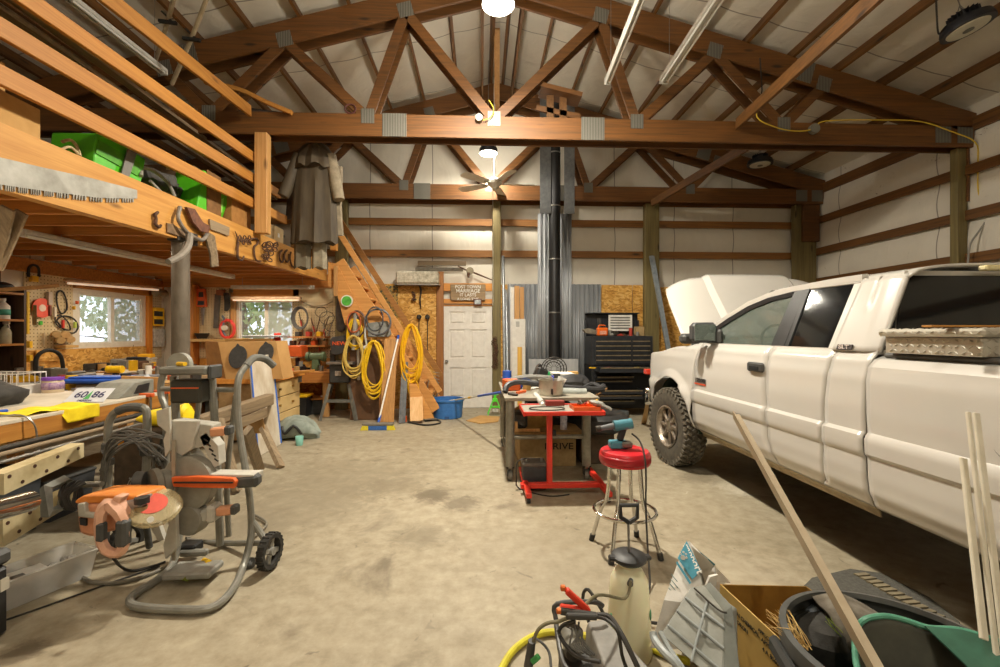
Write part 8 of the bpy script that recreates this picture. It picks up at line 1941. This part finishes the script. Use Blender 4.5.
obj('upper_jaw', MB().bar(W(560,611, Y=1.62), W(597,616, Y=1.62), .022,.02,(0,1,0), .004), KC, t); obj('lower_jaw', MB().bar(W(566,616, Y=1.6), W(597,617, Y=1.6), .02,.018,(0,1,0), .004), KC, t); obj('copper_tip', MB().box(W(559,611, Y=1.62), (.02,.018,.018), .004), M('copper', 'D0703A'), t)
m2 = MB()
m2.tube([W(597,615, Y=1.63), W(610,617, Y=1.6), W(622,635, Y=1.5), W(632,655, Y=1.45), W(640,672, Y=1.42)], .009,8,5)
m2.tube([W(597,617, Y=1.6), W(607,620, Y=1.55), W(618,632, Y=1.5), W(622,655, Y=1.5), W(628,672, Y=1.5)], .006,8,5)
m2.tube([W(575,621, Y=1.6), W(562,626, Y=1.62), W(560,636, Y=1.62), W(575,655, Y=1.55), W(600,662, Y=1.5)], .007,8,5)
solo('jumper_cable', m2, CORDK, 'pair of black jumper cables falling over the grey charger', 'cable')
m2 = MB()
for k in range(9): m2.tube([W(566 + k * 1.6,622 + rnd(-2,4), Y=1.64), W(572 + rnd(0,10), 632 + rnd(-4,4), Y=1.6), W(570 + k * 2,645, Y=1.58), W(580 + 2 * k, 655 + rnd(-3,3), Y=1.55)], .004,6,4)
solo('lead_tangle', m2, M('lead_grey', '6E6C66', '4C4A46'), 'tangle of thin grey leads beside the charger', 'leads')
solo('grey_cable', MB().tube([W(533,638, Z=.1), W(541,642, Z=.12), W(549,652, Z=.1), W(551,668, Z=.1)], .006,7,4), DARKG, 'short grey cable arc left of the charger', 'cable')
# pet-food style bag
t = thing('paper_sack', 'crumpled white and teal paper sack standing open in the foreground', 'bag', W(690,640, Z=0))
BGW = M('sack_white', 'E6E3DC', 'CFCBC2', rough=.7, scale=9, bmp=.35); BGT = M('sack_teal', '3E8FA6', '2F7A90', rough=.6); BGI = M('sack_inside', 'B9B2A2', 'A39C8C', rough=.8)
yb_ = 1.95
P = lambda u, v, y=yb_: W(u, v, Y=y)
def poly_panel(pts, mat, name, vec, **k): return obj(name, MB().prism(pts, vec), mat, t, **k)
pk = P(688,540,2.0)
m2 = MB(); m2.loft([[P(650,648,1.75), P(705,650,1.75), P(745,650,2.1), P(690,640,2.2)], [P(664,600,1.80), P(702,605,1.78), P(735,605,2.1), P(695,592,2.15)], [P(677,565,1.9), P(701,571,1.86), P(719,572,2.06), P(697,558,2.1)], [P(685,543,1.98), P(689,548,1.96), P(692,546,2.02), P(689,541,2.02)]])
obj('sack_body', m2, BGW, t, sm=.3)
f = (0,-.003,0)
poly_panel([P(686.5,541,1.95), P(701,570,1.845), P(692,579,1.83), P(677.5,558,1.90)], BGT, 'teal_panel', f)
poly_panel([P(677,561,1.885), P(691,582,1.82), P(689.5,584,1.815), P(676,563,1.88)], BGT, 'teal_stripe', f)
poly_panel([P(691,546,1.95), P(716,565,2.0), P(712,568,1.97), P(706,588,1.84), P(701,571,1.84)], BGI, 'open_side', f)
poly_panel([P(697,549,1.98), P(715,564,1.99), P(712.5,567,1.97)], M('sack_teal_dark', '2F6A72', '24555C'), 'teal_fold', f)
for (pts, mt, nm) in (([P(704,592,1.8), P(710,577,1.8), P(718,575,1.8), P(716,587,1.8)], BGW, 'crumple'), ([P(703,594,1.78), P(717,590,1.78), P(718,606,1.78), P(706,600,1.78)], BGT, 'teal_crumple'), ([P(716,567,1.9), P(731,583,1.9), P(716,582,1.9)], BGW, 'crumple')): obj(nm, MB().prism(pts, (0,.012,.0)), mt, t)
for k, (u, v, r) in enumerate(((682.5,557.5,.010), (680,553.5,.0045), (683,552,.0045), (685.5,554,.0045), (686,557.5,.0045))):
    cc = P(u + .4, v, 1.893); obj('paw_mark', MB().lathe([(0,0), (r, 0), (r, .003), (0,.003)], cc, (-.2,-1,.25), 12), BGW, t)
ex = (P(699,569,1.85) - P(686.5,545,1.94)).normalized(); nz = V((-.25,-1,.15)); nz = (nz - ex * nz.dot(ex)).normalized(); ey = nz.cross(ex)
RM = Matrix((ex, ey, nz)).transposed(); text(t, 'rapport', P(692.7,558.5,1.885), .042, RM, BGW, .001, 'lettering')
m2 = MB()
for k in range(7): a = P(671 - .8 * k, 574 + 4.6 * k, 1.855 - .008 * k); m2.bar(a, a + (P(690,596,1.80) - P(671,574,1.855)) * (.35 + .08 * (k % 3)), .002,.003,(0,0,1))
obj('text_lines', m2, M('ink_teal', '8FA9A8'), t)
# grey tote tilted in front of the sack
t = thing('grey_tote', 'grey ribbed plastic tote tipped on its side in the foreground', 'tote', W(690,660, Z=0))
TG2 = M('tote_grey', '93948D', '77786F', rough=.5); TG3 = M('tote_light', 'A0A6A6', '8B9191', rough=.45)
yq = 1.62
A1, A2, A3, A4 = W(690,587, Y=1.72), W(724,612, Y=1.60), W(724,690, Y=1.42), W(660,634, Y=1.55)
obj('tub_side', MB().prism([A1, A2, A3, A4], (.08,.05,-.02)), TG2, t, bev=.006)
for s_ in (.22,.5,.8): obj('rib', MB().bar(A1.lerp(A4, s_) + V((0,-.006,0)), A2.lerp(A3, s_) + V((0,-.003,0)), .012,.008,(0,1,0), .004), TG3, t)
obj('rib', MB().bar(A1.lerp(A2,.5) + V((0,-.008,0)), A4.lerp(A3,.5) + V((0,-.004,0)), .012,.008,(0,1,0), .004), TG3, t)
obj('wire_handle', MB().tube([A1.lerp(A2,.1) + V((0,-.01,.01)), A1.lerp(A2,.7) + V((.0,-.03,-.0)), A2 + V((0,-.02,.01))], .0035,6,4), IRON, t)
obj('dark_end', MB().prism([A2 + V((.001,0,0)), A2 + V((.03,0,.02)), A3 + V((.06,0,0)), A3], (.0,.16,0)), M('tote_end_grey', '6F726A', '585B54'), t)  # end wall in a darker grey than the side
obj('rim_handle', MB().tube([W(653,632, Y=1.5), W(655,640, Y=1.48), W(664,652, Y=1.42), W(676,664, Y=1.38), W(684,676, Y=1.36)], .013,8,4), TG3, t)
obj('rim', MB().tube([W(660,632, Y=1.55), W(670,650, Y=1.5), W(685,672, Y=1.42)], .010,8,4), TG3, t)
# cardboard box, open
t = thing('cardboard_box', 'open yellowish cardboard box with dark printing in the foreground', 'box', (1.05,1.75,.16))
zt2 = .42; P0 = W(721,584, Z=zt2); P1_ = W(806,586, Z=zt2); P3_ = W(783,641, Z=zt2); 
P2_ = P1_ + (P3_ - P0)
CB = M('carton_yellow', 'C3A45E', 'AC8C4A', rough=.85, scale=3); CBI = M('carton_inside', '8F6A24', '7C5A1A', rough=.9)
zb2 = .17
def wall_(a, b_, mt, nm):
    d = V(((b_ - a).y, -(b_ - a).x, 0)).normalized() * .005
    return obj(nm, MB().prism([V((a.x, a.y, zb2)), V((b_.x, b_.y, zb2)), b_, a], d), mt, t)
pside = wall_(P0, P3_, CB, 'printed_side'); wall_(P0 + V((.0,-.002,0)), P1_, CBI, 'back_side'); wall_(P1_, P2_, CBI, 'right_side'); wall_(P3_, P2_, CB, 'front_side')
obj('bottom', MB().prism([V((p.x, p.y, zb2)) for p in (P0, P1_, P2_, P3_)], (0,0,.005)), CBI, t)
ex = (P3_ - P0); ex.z = 0; ex.normalize(); nz = V((ex.y, -ex.x, 0)); nz = nz if nz.x < 0 else -nz
ex2 = ex if ex.cross(nz).z < 0 else ex
ey = nz.cross(ex); RM = Matrix((ex, ey, nz)).transposed()
off = nz * .0065
L_ = (P3_ - P0).length
for s_, z_, tx, sz_ in ((.42, zt2 - .055, 'BORON CHEMICAL', .022), (.40, zt2 - .085, 'BORON', .022), (.83, zt2 - .035, 'APPLICATION', .018), (.85, zt2 - .06, 'APPLE 8-1', .022), (.85, zt2 - .09, '4 A 8060', .022)):
    text(pside, tx, P0.lerp(P3_, s_) * 1 + off + V((0,0, z_ - zt2)), sz_, RM, INK, .0004)
obj('printed_square', MB().prism([P0.lerp(P3_, .06) + off + V((0,0,-.20)), P0.lerp(P3_, .18) + off + V((0,0,-.20)), P0.lerp(P3_, .18) + off + V((0,0,-.14)), P0.lerp(P3_, .06) + off + V((0,0,-.14))], nz * .001), M('print_brown', '8A6E3C', '6E5630', scale=60), pside)
solo('red_packet', MB().box((P2_ + P0) / 2 + V((.05,.0,-.22)), (.12,.08,.05), .006,(0,.2,.6)), M('packet_red', 'C8402E', '8A3020', scale=20), 'red printed packet inside the open cardboard box', 'packet')
solo('dark_crate', MB().span(((P0.x + .03), P3_.y + .05,0), (P1_.x - .05, P0.y - .06,.168), .01), M('crate_dark', '5A4A38'), 'low dark crate under the open cardboard box', 'crate')
# trash can with contents
tc_ = V((1.16,1.19,0)); tr_ = .285; tz_ = .60
t = thing('trash_can', 'large round black rubbish can full of odds and ends at the lower right', 'trash can', tc_)
CANM = M('can_black', '2F302F', '232423', rough=.5, scale=6)
obj('can', MB().lathe([(0,0), (.22,0), (.225,.02), (tr_ - .012, tz_ - .05), (tr_ - .018, tz_ - .05), (.215,.03), (0,.02)], tc_, n=56), CANM, t)
obj('rim', MB().lathe([(tr_ - .018, tz_ - .055), (tr_ + .004, tz_ - .055), (tr_ + .010, tz_ - .035), (tr_ + .006, tz_), (tr_ - .012, tz_ + .004), (tr_ - .018, tz_ - .01)], tc_, n=56, cap=False), M('can_rim', '4A4B49', '3B3C3A', rough=.4), t)
for a_ in (2.9,-.3): d = V((math.cos(a_), math.sin(a_), 0)); obj('handle', MB().box(tc_ + d * (tr_ + .012) + V((0,0,.53)), (.03,.16,.05), .01,(0,0, a_)), CANM, t)
def lump(name, lab, cat, c, r, mat, amp=.12, n_=16, R=None, seed=0.0):
    m2 = MB(); m2.ball(c, r, n_, R); c = V(c)
    m2.v = [tuple(c + (V(p) - c) * (1 + amp * math.sin(p[0] * 37 + seed) * math.cos(p[1] * 29 + seed) + amp * .6 * math.sin(p[2] * 51 + seed))) for p in m2.v]
    return solo(name, m2, mat, lab, cat)
lump('rubbish_fill', 'dark rubbish filling the black can', 'rubbish', tc_ + V((0,0,.32)), (.23,.23,.12), M('rubbish_dark', '3B3A37', '26251F', rough=.9), .05)
lump('felt_cloth', 'crumpled dark grey cloth in the front of the black can', 'cloth', W(795,638, Z=.50) + V((.1,-.0,-.03)), (.10,.09,.10), M('cloth_char', '403E3B', '32302C', rough=.95, scale=30, bmp=.3), .10)
m2 = MB(); k0 = [W(845,600, Z=.56), W(861,592, Z=.6), W(905,622, Z=.58), W(880,640, Z=.53), W(845,628, Z=.5)]
m2.grid(lambda u, v: V((1.10 + .26 * u, 1.45 - .13 * v - .05 * u, .60 - .10 * v + .035 * math.sin(3 * u + 1) - .02 * math.cos(5 * v) - .05 * abs(u - .3))), 12,10)
solo('grey_cloth', m2, M('cloth_taupe', '7B7468', '625B50', rough=.95, scale=30, bmp=.3), 'grey-brown cloth draped inside the far rim of the black can', 'cloth', solid=.012)
t2 = thing('oil_bottle', 'dark bottle with a yellow and white label stuck in the black can', 'bottle', W(815,612, Z=.55)); a, b_ = W(800,626, Z=.50), W(824,606, Z=.56)
obj('bottle', MB().cyl(a, b_, .022, n=16), M('bottle_dark', '3A3D44'), t2); obj('label', MB().cyl(a.lerp(b_, .25), a.lerp(b_, .75), .0235, n=16), M('bottle_label', '9AA0A8', '3A4450', scale=60), t2); obj('cap', MB().cyl(a.lerp(b_, -.15), a.lerp(b_, .05), .023), M('yellow_dk', 'E8B820'), t2)
m2 = MB()
for k in range(34):
    a = W(812 - rnd(0,14), 655 - rnd(0,12), Z=.55); e_ = W(765 + rnd(0,22), 603 + rnd(0,25), Z=.60); m_ = a.lerp(e_, .5) + V((rnd(-.02,.02), rnd(-.02,.02), rnd(-.01,.03))); m2.tube([a, m_, e_], [.0016,.0012,.0006], 4,2)
solo('straw_bunch', m2, M('straw', 'D8B878', 'B89252', rough=.8), 'bunch of dry straw sticking out over the rim of the black can', 'straw')
m2 = MB()
for k in range(16):
    a = W(862 + rnd(-6,8), 672, Z=.45); e_ = W(826 + rnd(-2,6), 612 + rnd(-4,12), Z=.58); m2.tube([a, a.lerp(e_, .5) + V((rnd(-.015,.015), 0,.01)), e_], [.0022,.0018,.0008], 4,2)
solo('green_stalks', m2, M('stalk', 'A8B850', '7C9038', rough=.7), 'bundle of green stalks standing in the black can beside the long strip', 'stalks')
# green scoop / barrow tray on the right of the can
GT2 = M('tray_green', '35604F', '274C3D', rough=.4, coat=.3)
ce = V((1.30,1.03,.0))
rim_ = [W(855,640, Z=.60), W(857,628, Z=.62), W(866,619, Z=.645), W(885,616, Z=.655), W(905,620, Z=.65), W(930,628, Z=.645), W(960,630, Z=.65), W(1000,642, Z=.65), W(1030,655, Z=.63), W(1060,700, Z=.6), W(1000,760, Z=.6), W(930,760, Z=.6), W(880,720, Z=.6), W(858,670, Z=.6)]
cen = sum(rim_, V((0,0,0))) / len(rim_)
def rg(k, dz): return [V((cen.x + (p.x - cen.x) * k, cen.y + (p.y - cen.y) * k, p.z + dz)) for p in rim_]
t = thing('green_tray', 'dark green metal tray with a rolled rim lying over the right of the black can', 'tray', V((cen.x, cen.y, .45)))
obj('tray', MB().loft([rg(1.0,0), rg(.93,-.02), rg(.80,-.12), rg(.5,-.16), rg(.05,-.17)], cap=False), M('tray_shaded_inside', '4A4A3E', '33302A', rough=.8, scale=9), t, solid=.004, sm=1.2)  # shadow in the tray's hollow put into its dark brown colour
obj('outer_skin', MB().loft([rg(1.0,-.002), rg(.95,-.03), rg(.84,-.13)], cap=False), GT2, t, sm=1.2)
obj('corner_plate', MB().prism([W(925,627, Z=.652), W(962,631, Z=.652), W(1000,643, Z=.652), W(1030,656, Z=.64), W(1010,690, Z=.62), W(975,675, Z=.62)], (0,0,.004)), GT2, t)
obj('rolled_rim', MB().tube(rim_, .008,8,4, closed=True), M('rim_green', '5C9A80', '44806A', rough=.35), t)
# long strip and trim sticks
BEAD = M('bead_tan', 'A3937A', '95856C', rough=.5)
a, b_ = W(733.5,415, Y=2.15), W(878,680, Y=1.05)
solo('corner_bead', MB().bar(a, b_, .042,.004,(-.2,1,.3)).bar(a + V((.02,.01,0)), b_ + V((.02,.01,0)), .004,.03,(-.2,1,.3)), BEAD, 'long tan angle strip leaning diagonally out of the black can', 'strip')
TRW = M('trim_offwhite', 'D9D2C0', 'C9C1AD', rough=.5)
for i, (p, q, w_) in enumerate((((963,458), (984,640), .020), ((968,412), (997,660), .012), ((976,413), (1006,660), .018))):
    a, b_ = W(p[0], p[1], Y=1.28), W(q[0], q[1], Y=1.10)
    solo('trim_stick', MB().bar(a, b_, w_, .010,(0,1,0), .002), TRW, ('shortest, leftmost', 'tallest middle', 'rightmost')[i] + ' of three off-white trim sticks standing at the right edge', 'stick')
# rubber mats on the floor
m2 = MB(); mp = [W(800,592, Z=.0), W(812,580, Z=.0), W(850,571, Z=.0), W(880,575, Z=.0), W(930,600, Z=0), W(960,625, Z=0), W(930,640, Z=0), W(860,640, Z=0), W(805,610, Z=0)]
solo('floor_mat', MB().prism([p + V((0,0,.002)) for p in mp], (0,0,.012)), M('mat_dark', '5B5952', '47453F', rough=.95, scale=60, bmp=.4), 'dark rubber mat on the floor behind the black can', 'mat')
m2 = MB(); a, b_ = W(860,574, Z=.016), W(990,648, Z=.016)
for k in range(16): p = a.lerp(b_, k / 16); q = a.lerp(b_, (k + .62) / 16); s = V((-(b_ - a).y, (b_ - a).x, 0)).normalized() * .045; m2.prism([p - s, q - s * .8, q + s, p + s * .8], (0,0,.008))
solo('tread_strip', m2, M('tread_tan', '8E8268', '6E644E', rough=.9), 'row of tan rubber tread blocks along the edge of the floor mat', 'tread')
